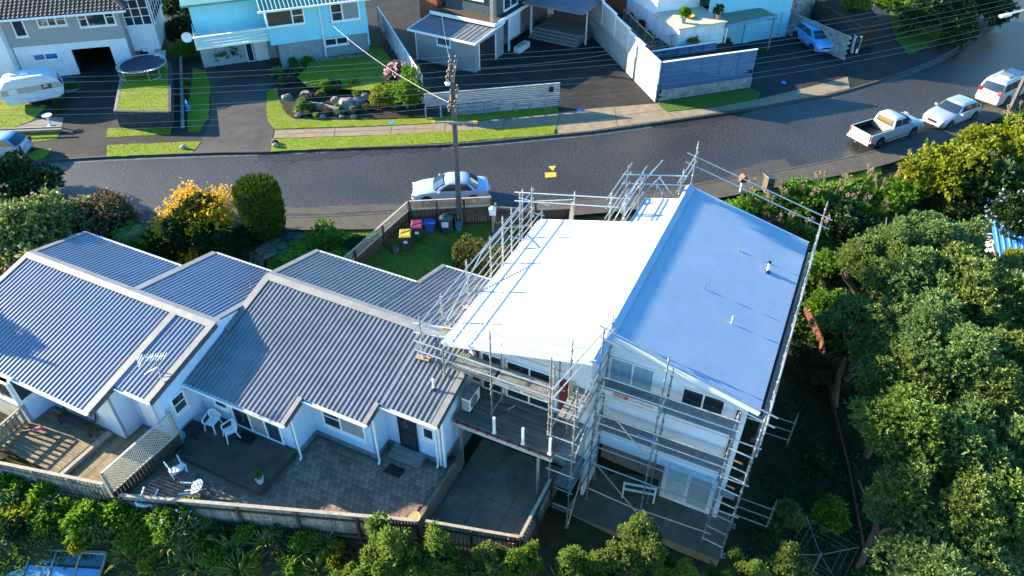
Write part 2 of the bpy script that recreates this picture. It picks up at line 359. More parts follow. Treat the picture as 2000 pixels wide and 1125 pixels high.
t = thing('hydrant_marking', 'yellow painted hydrant triangle and block on the road', 'road marking', W(1075, 335, .006))
def flat(name, pts, z, mat, par): m = MB(); m.slab([(p.x, p.y, z) for p in pts], (0, 0, .003)); return m.build(name, mat, par)
flat('triangle', [W(1071,325,0), W(1086,324,0), W(1080,334,0)], .006, m_yel, t)
flat('block', [W(1064,337.5,0), W(1086,336.5,0), W(1087,345.5,0), W(1065,347,0)], .006, m_yel, t)
m_wht = M('chalky_white_ring', (.3, .3, .28), .8, (.12, .12, .11), ns=8)
# blue painted service marks
m_bl = M('blue_spray_mark', (.05, .25, .6), .7)
for i, (x, y, lb) in enumerate(((765,238,'small blue spray mark on the verge by the pink bush'), (1132,216,'small blue spray mark on the tan footpath'), (1531,161,'pale blue paint splash on the sunlit drive'))):
    c = W(x, y, .14); m = MB(); m.slab([(c.x+.22*math.cos(a)*rnd(.6, 1.2), c.y+.3*math.sin(a)*rnd(.6, 1.2), .142) for a in [k*.7 for k in range(9)]], (0, 0, .004))
    tag(m.build('service_mark', m_bl, base=(c.x, c.y, .14)), lb, 'paint mark')
# ---- near-side lawn inside the lattice fence, and the strip outside it
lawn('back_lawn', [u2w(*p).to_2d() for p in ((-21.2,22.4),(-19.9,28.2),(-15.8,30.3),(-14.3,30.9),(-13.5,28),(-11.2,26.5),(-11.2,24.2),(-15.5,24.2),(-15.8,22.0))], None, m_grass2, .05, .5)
lawn('verge_lawn', [W(x, y, z).to_2d() for x, y, z in ((515,452,0),(640,449,0),(742,447,0),(772,430,0),(690,505,-.6),(640,540,-1.2),(530,545,-1.2),(470,560,-1.4),(545,500,-.4))], None, m_grass, .05, .5)
lawn('grass_verge', [W(x, y, z).to_2d() for x, y, z in ((1392,398,0),(1500,372,0),(1600,353,0),(1720,326,0),(1720,345,-.3),(1600,380,-.4),(1500,400,-.5),(1440,425,-.6))], None, m_grass, .05, .5)
patch('garden_path', [u2w(*p).to_2d() for p in ((-15.6,30.2),(-14.9,30.6),(-13.3,27.6),(-12.2,25.0),(-12.9,24.6),(-14.1,27.2))], m_conc, None, .07, .05, .5)
patch('entry_path', [W(x, y, z).to_2d() for x, y, z in ((548,452,0),(598,452,0),(560,492,-.4),(520,520,-.8),(470,555,-1.3),(440,545,-1.3),(500,500,-.6))], m_conc, None, .06, .05, .5)
# ---- patios behind the houses
patio = MB().prism([(-21.3, 8.75), (-20.75, 8.8), (-10.35, 12.6), (-10.35, 16.2), (-21.3, 16.2)], -1.95, -1.56).build('patio', m_conc, base=(-16, 12, -1.95), ang=PH); struct(patio)
pv = MB().box((-.122, -.122, -.02), (.122, .122, .028)); m_pav = M('clay_paver', (.27, .19, .135), .9, (.14, .1, .072), ns=5, isl=.3, bump=.3, bs=80)
cand = []
for j in range(30):
    for i in range(46):
        u = -10.55-.256*i-(.128 if j % 2 else 0); v = 9.3+.256*j
        vlim = 15.55 if u > -13.1 else (14.7 if u > -16.3 else 13.75)
        vfen = 8.9+(u+20.8)*.365+.25
        if vfen < v < vlim and u > -21 and not (-20.4 < u < -16.35 and 11.3 < v < 13.9): cand.append((u, v))
cand.sort(key=lambda q: -q[0]-.15*abs(q[1]-13))
pme = pv.mesh('paver')
pme.materials.append(m_pav)
rest = MB()
for k, (u, v) in enumerate(cand):
    if k < 300:
        o = bpy.data.objects.new('paver', pme); COL.objects.link(o); o.parent = patio
        o.location = (u+16, v-12, .39+.012+rnd(-.006, .006)); o.rotation_euler = (rnd(-.02, .02), rnd(-.02, .02), rnd(-.015, .015))
    else: rest.box((u-.122, v-.122, -1.57), (u+.122, v+.122, -1.535+rnd(-.005, .005)))
o = rest.build('paver_field', m_pav, patio); o['kind'] = 'stuff'
struct(MB().box((-20.9, 11.45, -1.9), (-16.5, 14.2, -1.28)).build('terrace_platform', M('dark_mossy_concrete', (.085, .07, .05), .9, (.05, .042, .03), ns=1.5, bump=.4, bs=60, c3=(.13, .11, .085), ns2=.35), base=(-18, 12, -1.9), ang=PH, bevel=.02))
cp = MB().prism([(-10.2, 13.1), (-6.4, 14.05), (-6.25, 18.4), (-10.2, 18.4)], -2.75, -2.36).build('concrete_yard', m_conc, base=(-8, 15, -2.7), ang=PH); struct(cp)
for i in range(3):
    for j in range(4):
        u0 = -10.15+1.29*i; v0 = 13.05+1.33*j
        MB().prism([(u0, max(v0, 13.12+.25*(u0+10.15))), (u0+1.275, max(v0, 13.12+.25*(u0+11.43))), (u0+1.275, v0+1.315), (u0, v0+1.315)], -2.37, -2.3+rnd(-.006, .006)).build('slab', m_conc, cp)
struct(MB().box((-5.9, 17.6, -4.5), (-1.9, 20.9, -4.09)).build('lower_path', m_conc, base=(-4, 18, -4.5), ang=PH))
struct(MB().box((-1.9, 18.2, -4.6), (.6, 20.5, -4.1)).build('door_terrace', m_conc, base=(0, 19, -4.5), ang=PH))
# ================================================================== building helpers
def clip_band(poly, za, zb):
    def cut(P, z, keep_above):
        out = []
        for i in range(len(P)):
            a, b = P[i], P[(i+1) % len(P)]; ia = (a[1] >= z) == keep_above or a[1] == z; ib = (b[1] >= z) == keep_above or b[1] == z
            if ia: out.append(a)
            if ia != ib:
                t = (z-a[1])/(b[1]-a[1]); out.append((a[0]+(b[0]-a[0])*t, z))
        return out
    P = cut(poly, za, True)
    return cut(P, zb, False) if len(P) > 2 else []
def wall(name, mat, par, p, q, zpoly, out, boards=0, lap=.022, thick=.12):
    """wall from p to q (frame xy); zpoly: (s,z) outline; out: outward 2d normal; lapped boards if asked"""
    p, q = Vector((p[0], p[1])), Vector((q[0], q[1])); d = (q-p).normalized(); o = Vector(out).normalized(); m = MB()
    P = lambda s, z, t: (p.x+d.x*s+o.x*t, p.y+d.y*s+o.y*t, z)
    m.slab([P(s, z, -thick) for s, z in zpoly], (o.x*thick, o.y*thick, 0))
    if boards:
        z0 = min(z for s, z in zpoly); z1 = max(z for s, z in zpoly); k = 0
        while z0+k*boards < z1:
            za, zb = z0+k*boards, z0+(k+1)*boards; c = clip_band(zpoly, za, zb); k += 1
            if len(c) < 3: continue
            n = len(c); f = [P(s, z, .004+lap*(1-(z-za)/boards)) for s, z in c]; b = [P(s, z, 0.0) for s, z in c]
            m.add(f+b, [tuple(range(n))]+[(i, (i+1) % n, n+(i+1) % n, n+i) for i in range(n)])
    return m.build(name, mat, par)
def window(par, p, d, out, w, z0, z1, cols=(), rows=(), fm=None, pm=None, fw=.07, proud=.07, name='window', sill=True, label=None, off=0.03, panes=None):
    """framed window: p left-bottom xy on the wall face, d along the wall, out outward; cols/rows mullions as fractions"""
    fm = fm or m_trim; pm = pm or m_glass
    p = Vector((p[0], p[1])); d = Vector((d[0], d[1])).normalized(); o = Vector(out).normalized(); m = MB()
    P = lambda s, z, t: Vector((p.x+d.x*s+o.x*t, p.y+d.y*s+o.y*t, z))
    def br(s0, s1, za, zb, t0, t1):
        m.slab([P(s0, za, t0), P(s1, za, t0), P(s1, zb, t0), P(s0, zb, t0)], (o.x*(t1-t0), o.y*(t1-t0), 0))
    a, b = -off*.5, proud
    br(0, fw, z0, z1, a, b); br(w-fw, w, z0, z1, a, b); br(fw, w-fw, z0, z0+fw, a, b-.004); br(fw, w-fw, z1-fw, z1, a, b-.004)
    cs = [0]+list(cols)+[1]; rs = [0]
    for c in cols: br(c*w-fw/2, c*w+fw/2, z0+fw, z1-fw, a, b-.008)
    f = m.build(name, fm, par)
    if label: f['label'] = label
    for i in range(len(cs)-1):
        rr = rows[i] if rows and isinstance(rows[0], (list, tuple)) else rows
        s0 = cs[i]*w+(fw if i == 0 else fw/2); s1 = cs[i+1]*w-(fw if i == len(cs)-2 else fw/2)
        zs = [z0+fw]+[z0+(z1-z0)*r for r in rr]+[z1-fw]
        for j in range(len(zs)-1):
            g = MB(); za, zb = zs[j]+(.025 if j else 0), zs[j+1]-(.025 if j < len(zs)-2 else 0)
            g.slab([P(s0, za, .022), P(s1, za, .022), P(s1, zb, .022), P(s0, zb, .022)], (o.x*.012, o.y*.012, 0))
            g.build('pane', (panes[i] if panes else pm), f)
        for r in rr:
            z = z0+(z1-z0)*r; b2 = MB(); b2.slab([P(s0, z-.025, .02), P(s1, z-.025, .02), P(s1, z+.025, .02), P(s0, z+.025, .02)], (o.x*.035, o.y*.035, 0)); b2.build('transom', fm, f)
    if sill:
        s = MB(); s.slab([P(-.05, z0-.06, 0), P(w+.05, z0-.06, 0), P(w+.05, z0-.006, 0), P(-.05, z0-.006, 0)], (o.x*.12, o.y*.12, 0)); s.build('sill', fm, f)
    return f
def corr(a0, a1, b0, b1, fn, prof, pitch):
    """ribbed sheet: profile along a, ribs running from b0 to b1 ; fn(a,b,h)->point"""
    m = MB(); A = []; k = 0
    while True:
        base = a0+k*pitch
        if base > a1: break
        for da, h in prof:
            if base+da <= a1: A.append((base+da, h))
        k += 1
    A.append((a1, 0)); n = len(A)
    m.v = [tuple(fn(a, b0, h)) for a, h in A]+[tuple(fn(a, b1, h)) for a, h in A]
    m.f = [(i, i+1, n+i+1, n+i) for i in range(n-1)]
    return m
TROUGH = [(0, 0), (.09, 0), (.115, .036), (.165, .036), (.19, 0)]
SINE = [(i*.02, .014*(1-math.cos(2*math.pi*i/6))) for i in range(6)]
def gutter(name, mat, par, p, q, out, w=.13, h=.11):
    """U-shaped gutter, top edge at p.z"""
    p, q = Vector(p), Vector(q); o = Vector((out[0], out[1], 0)).normalized(); m = MB(); z = Vector((0, 0, 1))
    m.slab([p, q, q-z*h, p-z*h], o*-.012); m.slab([p-z*h, q-z*h, q-z*h+o*w, p-z*h+o*w], z*.012)
    m.slab([p+o*w, q+o*w, q+o*w-z*h, p+o*w-z*h], o*-.012)
    return m.build(name, mat, par)
# ================================================================== the two low houses with ribbed roofs
m_rib = M('ribbed_roof_steel', (.17, .195, .245), .42, (.132, .152, .192), ns=1.2, metal=.15, spec=.5, c3=(.14, .16, .205), ns2=.6)
m_rib2 = M('weathered_ribbed_steel', (.175, .178, .185), .45, (.132, .135, .142), ns=1.4, metal=.1, spec=.45, c3=(.135, .132, .13), ns2=.4)
m_flash = M('roof_flashing', (.235, .23, .215), .5, (.185, .18, .17), ns=2, metal=.1)
m_stucco = M('shade_blue_roughcast', (.47, .62, .76), .85, (.42, .56, .69), ns=3, bump=.3, bs=120, c3=(.40, .53, .65), ns2=.4)  # blue of the shaded walls is tinted into the base colour
m_plinth = M('plinth_concrete', (.25, .24, .22), .9, (.17, .16, .145), ns=3)
m_fascia = M('dark_fascia', (.08, .085, .09), .6)
def flash(par, p, q, w, h=.03, name='flashing', mat=None): return MB().bar(p, q, w, h).build(name, mat or m_flash, par)
def roof_v(par, name, mat, pieces, vr, zr, k, sgn):
    """pieces: (u0,u1,v_eave); slope from ridge vr down towards v_eave"""
    out = []
    for u0, u1, ve in pieces:
        f = lambda a, b, h: (a, b, zr-k*abs(b-vr)+h)
        o = corr(u0, u1, vr, ve, f, TROUGH, .215).build(name, mat, par); out.append(o)
        MB().slab([(u0, vr, zr-.07), (u1, vr, zr-.07), (u1, ve-sgn*.03, zr-k*abs(ve-vr)-.07), (u0, ve-sgn*.03, zr-k*abs(ve-vr)-.07)], (0, 0, -.05)).build('soffit_lining', m_white, o)
        gutter('gutter', m_trim, o, (u0, ve-sgn*.02, zr-k*abs(ve-vr)-.005), (u1, ve-sgn*.02, zr-k*abs(ve-vr)-.005), (0, sgn))
    return out
def downpipe(par, u, v, z0, z1, mat=None):
    return MB().path([(u, v, z1), (u, v, z0+.12), (u+.02, v-.12, z0+.03)], .045, 8).build('downpipe', mat or m_trim, par)
# ---- left house
H1 = thing('ribbed_roof_house', 'low white house at far left with pale blue-grey ribbed roof and aerial', 'house', (-27, 14, -1.9), PH)
zr1, k1, vr1 = 2.5, .225, 15.5
roof_v(H1, 'roof', m_rib, ((-32.6, -23.25, 10.25), (-23.25, -21.2, 11.55)), vr1, zr1, k1, -1)
roof_v(H1, 'roof', m_rib, ((-32.6, -26, 18.4), (-26, -21.3, 20.3)), vr1, zr1, k1, 1)
z1 = lambda v: zr1-k1*abs(v-vr1)
MB().slab([(-32.7, vr1-.28, z1(vr1-.28)+.045), (-21.15, vr1-.28, z1(vr1-.28)+.045), (-21.15, vr1, zr1+.07), (-32.7, vr1, zr1+.07)], (0, 0, .02)).slab([(-32.7, vr1, zr1+.07), (-21.15, vr1, zr1+.07), (-21.15, vr1+.28, z1(vr1+.28)+.045), (-32.7, vr1+.28, z1(vr1+.28)+.045)], (0, 0, .02)).build('ridge_cap', m_flash, H1)
for u, w, va, vb in ((-23.3, .34, vr1, 10.2), (-21.3, .3, vr1, 11.5), (-32.55, .26, vr1, 10.2), (-32.55, .26, vr1, 18.45), (-26.0, .34, vr1, 18.45), (-26.0, .3, 18.45, 20.3), (-21.4, .26, vr1, 20.3)):
    flash(H1, (u, va, z1(va)+.055), (u, vb, z1(vb)+.055), w, .035)
# barge boards
for u, va, vb in ((-21.12, vr1, 11.5), (-23.1, 11.5, 10.2)):
    MB().bar((u, va, z1(va)-.06), (u, vb, z1(vb)-.06), .03, .2).build('barge_board', m_fascia, H1)
# walls
wall('wall', m_stucco, H1, (-21.32, 12.0), (-21.32, 20.0), [(0, -1.9), (8, -1.9), (8, z1(20)-.1), (3.5, zr1-.09), (0, z1(12)-.09)], (1, 0))
wall('wall', m_stucco, H1, (-23.4, 11.2), (-23.4, 12.1), [(0, -1.9), (.9, -1.9), (.9, z1(12.1)-.1), (0, z1(11.2)-.1)], (1, 0))
wall('wall', m_stucco, H1, (-23.4, 12.1), (-21.44, 12.1), [(0, -1.9), (1.96, -1.9), (1.96, z1(12.1)-.1), (0, z1(12.1)-.1)], (0, -1))
wall('wall', m_white2, H1, (-27.6, 11.2), (-23.4, 11.2), [(0, -1.9), (4.2, -1.9), (4.2, z1(11.2)-.1), (0, z1(11.2)-.1)], (0, -1), .16)
wall('wall', m_stucco, H1, (-27.6, 10.0), (-27.6, 11.2), [(0, -1.9), (1.2, -1.9), (1.2, 0.0), (0, 0.0)], (1, 0))
wall('wall', M('cream_render', (.55, .5, .42), .85, (.45, .41, .34), ns=2), H1, (-33, 10.0), (-27.6, 10.0), [(0, -1.9), (5.4, -1.9), (5.4, 0), (0, 0)], (0, -1))
wall('wall', m_stucco, H1, (-32.4, 18), (-32.4, 10.3), [(0, -1.9), (7.7, -1.9), (7.7, z1(10.3)-.1), (2.5, zr1-.1), (0, z1(18)-.1)], (-1, 0))
wall('wall', m_stucco, H1, (-32.4, 18), (-26, 18), [(0, -1.9), (6.4, -1.9), (6.4, z1(18)-.1), (0, z1(18)-.1)], (0, 1))
wall('wall', m_stucco, H1, (-26, 19.9), (-21.3, 19.9), [(0, -1.9), (4.7, -1.9), (4.7, z1(19.9)-.1), (0, z1(19.9)-.1)], (0, 1))
wall('wall', m_stucco, H1, (-26, 18), (-26, 19.9), [(0, -1.9), (1.9, -1.9), (1.9, z1(19.9)-.1), (0, z1(18)-.1)], (-1, 0))
window(H1, (-27.62, 9.99), (-1, 0), (0, -1), 2.0, .02, z1(10.4)-.16, (.5,), (), pm=m_glass)
window(H1, (-29.7, 9.99), (-1, 0), (0, -1), 2.0, .02, z1(10.4)-.16, (.5,), (), pm=m_glass)
window(H1, (-27.6, 10.02), (0, 1), (1, 0), 1.1, .02, z1(11.0)-.16, (), (), pm=m_glassb)
window(H1, (-26.4, 11.19), (1, 0), (0, -1), 1.3, -.45, .75, (.5,), (), pm=m_glass)
MB().box((-22.95, 12.05, -1.15), (-22.15, 12.09, .85)).build('door', m_trim, H1)
window(H1, (-21.31, 12.35), (0, 1), (1, 0), .7, -.1, .85, (), (.5,), pm=m_glass)
# ---- middle house
H2 = thing('ribbed_roof_house', 'middle white house with stepped eaves and weathered grey ribbed roof', 'house', (-16, 17, -1.9), PH)
zr2, k2, vr2 = 2.6, .265, 19.0
z2 = lambda v: zr2-k2*abs(v-vr2)
roof_v(H2, 'roof', m_rib2, ((-21.25, -16.1, 13.2), (-16.1, -13.05, 14.4), (-13.05, -10.45, 15.3)), vr2, zr2, k2, -1)
roof_v(H2, 'roof', m_rib2, ((-21.25, -15.5, 22.3), (-15.5, -11.2, 24.6)), vr2, zr2, k2, 1)
MB().slab([(-21.3, vr2-.3, z2(vr2-.3)+.045), (-11.0, vr2-.3, z2(vr2-.3)+.045), (-11.0, vr2, zr2+.075), (-21.3, vr2, zr2+.075)], (0, 0, .02)).slab([(-21.3, vr2, zr2+.075), (-11.2, vr2, zr2+.075), (-11.2, vr2+.3, z2(vr2+.3)+.045), (-21.3, vr2+.3, z2(vr2+.3)+.045)], (0, 0, .02)).build('ridge_cap', m_flash, H2)
for u, w, va, vb in ((-21.2, .34, vr2, 15.9), (-21.2, .26, vr2, 22.35), (-10.55, .26, vr2-.6, 15.25), (-16.17, .2, 14.4, 13.15), (-13.12, .2, 15.3, 14.35), (-15.45, .2, 22.3, 24.65)):
    flash(H2, (u, va, z2(va)+.055), (u, vb, z2(vb)+.055), w, .035)
for u, va, vb in ((-16.05, 14.4, 13.2), (-13.0, 15.3, 14.4), (-10.4, 18.2, 15.3)):
    MB().bar((u, va, z2(va)-.07), (u, vb, z2(vb)-.07), .03, .18).build('barge_board', m_fascia, H2)
def wz(u0, u1, v, n, par, z0=-1.22, b=None, bd=0, mat=None):
    L_ = abs(u1-u0); return wall('wall', mat or m_stucco, par, (min(u0, u1), v), (max(u0, u1), v), [(0, z0), (L_, z0), (L_, z2(v)-.12), (0, z2(v)-.12)], (0, n), bd)
wz(-21.3, -16.35, 13.75, -1, H2); wz(-16.35, -13.3, 14.95, -1, H2); wz(-13.3, -10.7, 15.85, -1, H2)
wz(-21.2, -15.7, 21.8, 1, H2, -1.9); wz(-15.7, -11.2, 24.1, 1, H2, -1.9)
for u, va, vb, n, z0 in ((-16.35, 13.75, 15.07, 1, -1.22), (-13.3, 14.95, 15.97, 1, -1.22), (-10.7, 15.85, 18.7, 1, -1.22), (-15.7, 21.8, 24.1, -1, -1.9)):
    wall('wall', m_stucco, H2, (u, va), (u, vb), [(0, z0), (vb-va, z0), (vb-va, z2(vb)-.12), (0, z2(va)-.12)], (n, 0))
for a, b in (((-21.3, 13.77, -1.9), (-16.37, 13.9, -1.215)), ((-16.5, 13.9, -1.9), (-16.37, 14.97, -1.215)), ((-16.37, 14.97, -1.9), (-13.32, 15.1, -1.215)), ((-13.45, 15.1, -1.9), (-13.32, 15.87, -1.215)), ((-13.32, 15.87, -1.9), (-10.72, 16, -1.215)), ((-10.85, 16, -2.4), (-10.72, 18.7, -1.215))):
    MB().box(a, b).build('plinth', m_plinth, H2)
window(H2, (-19.6, 13.74), (1, 0), (0, -1), 2.6, -1.2, .72, (.36, .68), (), pm=m_glassb, name='sliding_door', panes=[m_glass, m_curtain, m_glassb], sill=False)
window(H2, (-20.5, 13.74), (1, 0), (0, -1), .75, -.4, .7, (), (.5,), pm=m_glass)
window(H2, (-15.75, 14.94), (1, 0), (0, -1), 2.1, -.5, .62, (.42,), [(.55,), ()], panes=[m_glass, m_curtain])
window(H2, (-12.65, 15.84), (1, 0), (0, -1), .86, -1.2, .85, (), (.5,), fm=m_blackp, name='door', sill=False)
window(H2, (-11.5, 15.84), (1, 0), (0, -1), .55, -.1, .6, (), ())
for u, v, zt in ((-16.15, 13.62, .95), (-13.1, 14.82, 1.25), (-10.85, 15.72, 1.5), (-10.62, 15.9, 1.6)): downpipe(H2, u, v, -1.52, zt)
for u in (-10.6, -10.78): MB().box((u, 15.75, -1.5), (u+.09, 15.84, 1.45)).build('corner_board', m_trim, H2)
for k in range(2): MB().box((-12.95, 15.84-.3*(2-k), -1.52), (-11.5, 15.84-.3*(1-k), -1.36+.14*k)).build('step', m_plinth, H2)
# roof vent pipes and wall aerial
o = MB().tube((-21.9, 18.4, z1(18.4)), (-21.9, 18.4, z1(18.4)+.5), .02, 6).tube((-22.0, 18.4, z1(18.4)+.2), (-21.75, 18.4, z1(18.4)+.2), .012, 6).build('vent_pipe', m_galvd, H1)
for u, v in ((-11.3, 16.6),):
    o = MB().tube((u, v, z2(v)), (u, v, z2(v)+.62), .045, 8).build('vent_pipe', m_trim, H2)
    MB().lathe((u, v, z2(v)), [(.11, .03), (.09, .08), (.05, .14)], 10).build('pipe_boot', m_blackp, o)
ax, ay = -21.75, 12.75; az = z1(ay); AS = .72
A = thing('tv_aerial', 'white tv aerial on the roof edge of the far left house', 'aerial', (ax, ay, az), PH)
MB().tube((ax, ay, az-.02), (ax, ay, az+.95), .022, 6).build('mast', m_galv, A)
MB().bar((ax-.36, ay-.18, az+.85), (ax+.4, ay+.22, az+.92), .02, .02).build('boom', m_trim, A)
for k in range(9):
    f = k/8; c = Vector((ax-.36+.76*f, ay-.18+.4*f, az+.85+.07*f)); MB().tube(c+Vector((.09, -.18, 0)), c-Vector((.09, -.18, 0)), .008, 5).build('element', m_trim, A)
for k in range(3): MB().bar((ax-.62, ay-.05+.02*k, az+.62+.16*k), (ax-.38, ay-.5+.02*k, az+.62+.16*k), .02, .05).build('reflector_bar', m_trim, A)
MB().tube((ax, ay, az+.35), (ax+.45, ay-.35, az+.03), .014, 5).tube((ax, ay, az+.35), (ax-.4, ay-.4, az+.1), .014, 5).build('stay', m_galv, A)
# ================================================================== the two-storey house under scaffold
m_new = M('new_pale_roof_steel', (.335, .405, .485), .5, (.30, .365, .445), ns=.8, metal=.0, spec=.3, c3=(.285, .35, .43), ns2=.3)
m_wb = M('white_weatherboard', (.80, .82, .84), .65, (.73, .75, .78), ns=2, stretch=(1, 1, 2), c3=(.62, .65, .69), ns2=.5)
m_pan = M('ribbed_white_panel', (.72, .74, .76), .6, (.66, .68, .7), ns=2)
m_redp = M('maroon_panel', (.22, .035, .035), .6, (.16, .025, .028), ns=4)
H3 = thing('scaffolded_house', 'two-storey white house with bright pale metal gable roof inside scaffolding', 'house', (-5.5, 24, -4.3), PH)
UR, ZR, KW, KB = -5.45, 4.7, .26, .256
zw = lambda u: ZR-KW*(UR-u)
zb = lambda u: ZR-KB*(u-UR)
for v0, v1, ue in ((18.1, 27.6, -11.65), (27.6, 29.8, -7.2)):
    corr(v0, v1, UR, ue, lambda a, b, h: (b, a, zw(b)+h), SINE, .12).build('roof', m_new, H3, smooth=R(60), )
    MB().slab([(UR, v0+.02, ZR-.06), (UR, v1-.02, ZR-.06), (ue+.03, v1-.02, zw(ue)-.06), (ue+.03, v0+.02, zw(ue)-.06)], (0, 0, -.06)).build('soffit_lining', m_white, H3)
corr(19.7, 31.1, UR, .4, lambda a, b, h: (b, a, zb(b)+h), SINE, .12).build('roof', m_new, H3, smooth=R(60))
MB().slab([(UR, 19.72, ZR-.06), (UR, 31.08, ZR-.06), (.37, 31.08, zb(.37)-.06), (.37, 19.72, zb(.37)-.06)], (0, 0, -.06)).build('soffit_lining', m_white, H3)
rc = MB(); rc.slab([(UR-.16, 18.05, zw(UR-.16)+.035), (UR-.16, 31.15, zw(UR-.16)+.035), (UR, 31.15, ZR+.07), (UR, 18.05, ZR+.07)], (0, 0, .018))
rc.slab([(UR, 18.05, ZR+.07), (UR, 31.15, ZR+.07), (UR+.26, 31.15, zb(UR+.26)+.035), (UR+.26, 18.05, zb(UR+.26)+.035)], (0, 0, .018)); rc.build('ridge_cap', m_new, H3)
for pts in (((UR, 18.08, ZR-.05), (-11.65, 18.08, zw(-11.65)-.05)), ((-11.65, 27.62, zw(-11.65)-.05), (-7.2, 27.62, zw(-7.2)-.05)), ((-7.2, 29.82, zw(-7.2)-.05), (UR, 29.82, ZR-.05)), ((UR, 19.68, ZR-.05), (.4, 19.68, zb(.4)-.05)), ((UR, 31.12, ZR-.05), (.4, 31.12, zb(.4)-.05)), ((-7.22, 27.65, zw(-7.22)-.05), (-7.22, 29.8, zw(-7.22)-.05))):
    MB().bar(*pts, .035, .2).build('barge_board', m_trim, H3)
gutter('gutter', m_trim, H3, (-11.62, 18.1, zw(-11.62)-.01), (-11.62, 27.6, zw(-11.62)-.01), (-1, 0))
gutter('gutter', m_blackp, H3, (.36, 19.7, zb(.36)-.02), (.36, 31.1, zb(.36)-.02), (1, 0), .15, .12)
wl = -11.1
wall('wall', m_pan, H3, (wl, 18.7), (-5.5, 18.7), [(0, .55), (5.6, .55), (5.6, ZR-.13), (0, zw(wl)-.13)], (0, -1))
rb = MB()
for i in range(62):
    u = wl+.03+i*.09
    if u < -6.9 and u > -10.4: z0_ = 2.75
    else: z0_ = .6
    rb.box((u, 18.68, z0_), (u+.045, 18.7, zw(min(u, UR))-.16))
rb.build('batten_cladding', m_pan, H3)
wall('wall', M('cream_basement_wall', (.55, .54, .48), .85, (.45, .44, .4), ns=2), H3, (wl, 18.75), (-5.5, 18.75), [(0, -2.7), (5.6, -2.7), (5.6, .53), (0, .53)], (0, -1))
wall('wall', m_wb, H3, (-5.5, 18.7), (-5.5, 20.2), [(0, -4.2), (1.5, -4.2), (1.5, ZR-.14), (0, ZR-.14)], (1, 0), .15)
wall('wall', m_wb, H3, (-5.5, 20.1), (0, 20.1), [(0, -2.0), (5.5, -2.0), (5.5, zb(0)-.12), (0, ZR-.14)], (0, -1), .15)
wall('wall', m_wb, H3, (0, 20.1), (0, 30.6), [(0, -4.2), (10.5, -4.2), (10.5, zb(0)-.12), (0, zb(0)-.12)], (1, 0), .15)
wall('wall', m_wb, H3, (wl, 18.7), (wl, 27.1), [(0, -2.0), (8.4, -2.0), (8.4, zw(wl)-.12), (0, zw(wl)-.12)], (-1, 0), .15)
wall('wall', m_wb, H3, (wl, 27.1), (-7, 27.1), [(0, -2), (4.1, -2), (4.1, zw(-7)-.12), (0, zw(wl)-.12)], (0, 1), .15)
wall('wall', m_wb, H3, (-7, 27.1), (-7, 29.4), [(0, -2), (2.3, -2), (2.3, zw(-7)-.12), (0, zw(-7)-.12)], (-1, 0), .15)
wall('wall', m_wb, H3, (-7, 29.4), (0, 30.6), [(0, -2), (7.1, -2), (7.1, zb(0)-.12), (1.55, ZR-.2), (0, zw(-7)-.12)], (0, 1), .15)
wall('undercroft_wall', m_plinth, H3, (-5.5, 20.9), (-2.5, 20.9), [(0, -4.3), (3, -4.3), (3, -2.0), (0, -2.0)], (0, -1))
wall('wall', m_wb, H3, (-2.5, 20.12), (0, 20.12), [(0, -4.2), (2.5, -4.2), (2.5, -2.0), (0, -2.0)], (0, -1), .15)
MB().box((-2.62, 20.2, -4.2), (-2.5, 20.9, -2)).build('undercroft_wall', m_plinth, H3)
# openings of the scaffolded house
window(H3, (-10.25, 18.67), (1, 0), (0, -1), 1.0, .66, 2.75, (), (), name='sliding_door', sill=False)
window(H3, (-9.15, 18.67), (1, 0), (0, -1), 2.05, .66, 2.75, (.5,), (), name='sliding_door', sill=False)
for u in (-10.8, -6.85): MB().box((u, 18.64, .9), (u+.42, 18.68, 2.7)).build('shutter_panel', m_redp, H3)
MB().lathe((-10.62, 18.6, 2.5), [(.02, -.05), (.14, -.03), (.14, .03), (.02, .05)], 14, 'Y').build('porch_lamp', m_trim, H3)
MB().box((-6.35, 18.655, .6), (-6.2, 18.69, 2.75)).build('corner_board', M('primed_timber', (.6, .45, .28), .8), H3)
m_bcur = M('blue_curtain', (.30, .45, .52), .7, (.16, .3, .38), ns=7, stretch=(5, 5, .2))
window(H3, (-5.35, 20.08), (1, 0), (0, -1), 1.8, 1.5, 3.3, (.52,), (), pm=m_bcur, fm=m_wb, panes=[m_bcur, m_bcur], label='curtained window beside the white gable wall')
window(H3, (-2.45, 20.08), (1, 0), (0, -1), 1.65, 1.7, 2.95, (.5,), (), pm=m_glass)
window(H3, (-2.45, 20.1), (1, 0), (0, -1), 2.1, -3.95, -1.8, (.49,), (), pm=m_glass, name='french_door', fw=.13, sill=False, panes=[M('pale_blind', (.6, .64, .64), .35, spec=.6), M('painted_reflection_glass', (.36, .39, .38), .12, (.48, .51, .5), ns=.8, spec=.8)])  # pane colours lightened to brighten the door, with a pale reflection painted in
MB().box((-1.95, 20.05, -2.62), (-1.75, 20.07, -2.5)).build('yellow_sticker', M('yellow_sticker', (.6, .55, .1), .6), H3)
corr(-2.6, -.2, 20.08, 19.86, lambda a, b, h: (a, b, -1.62-.3*(20.08-b)+h), [(i*.02, .018*(1-math.cos(i*math.pi/2.5))) for i in range(5)], .1).build('awning', M('corrugated_plastic', (.6, .66, .7), .4), H3)
MB().box((-.35, 20.02, -1.75), (-.2, 20.09, 2.6)).build('corner_board', m_blackp, H3)
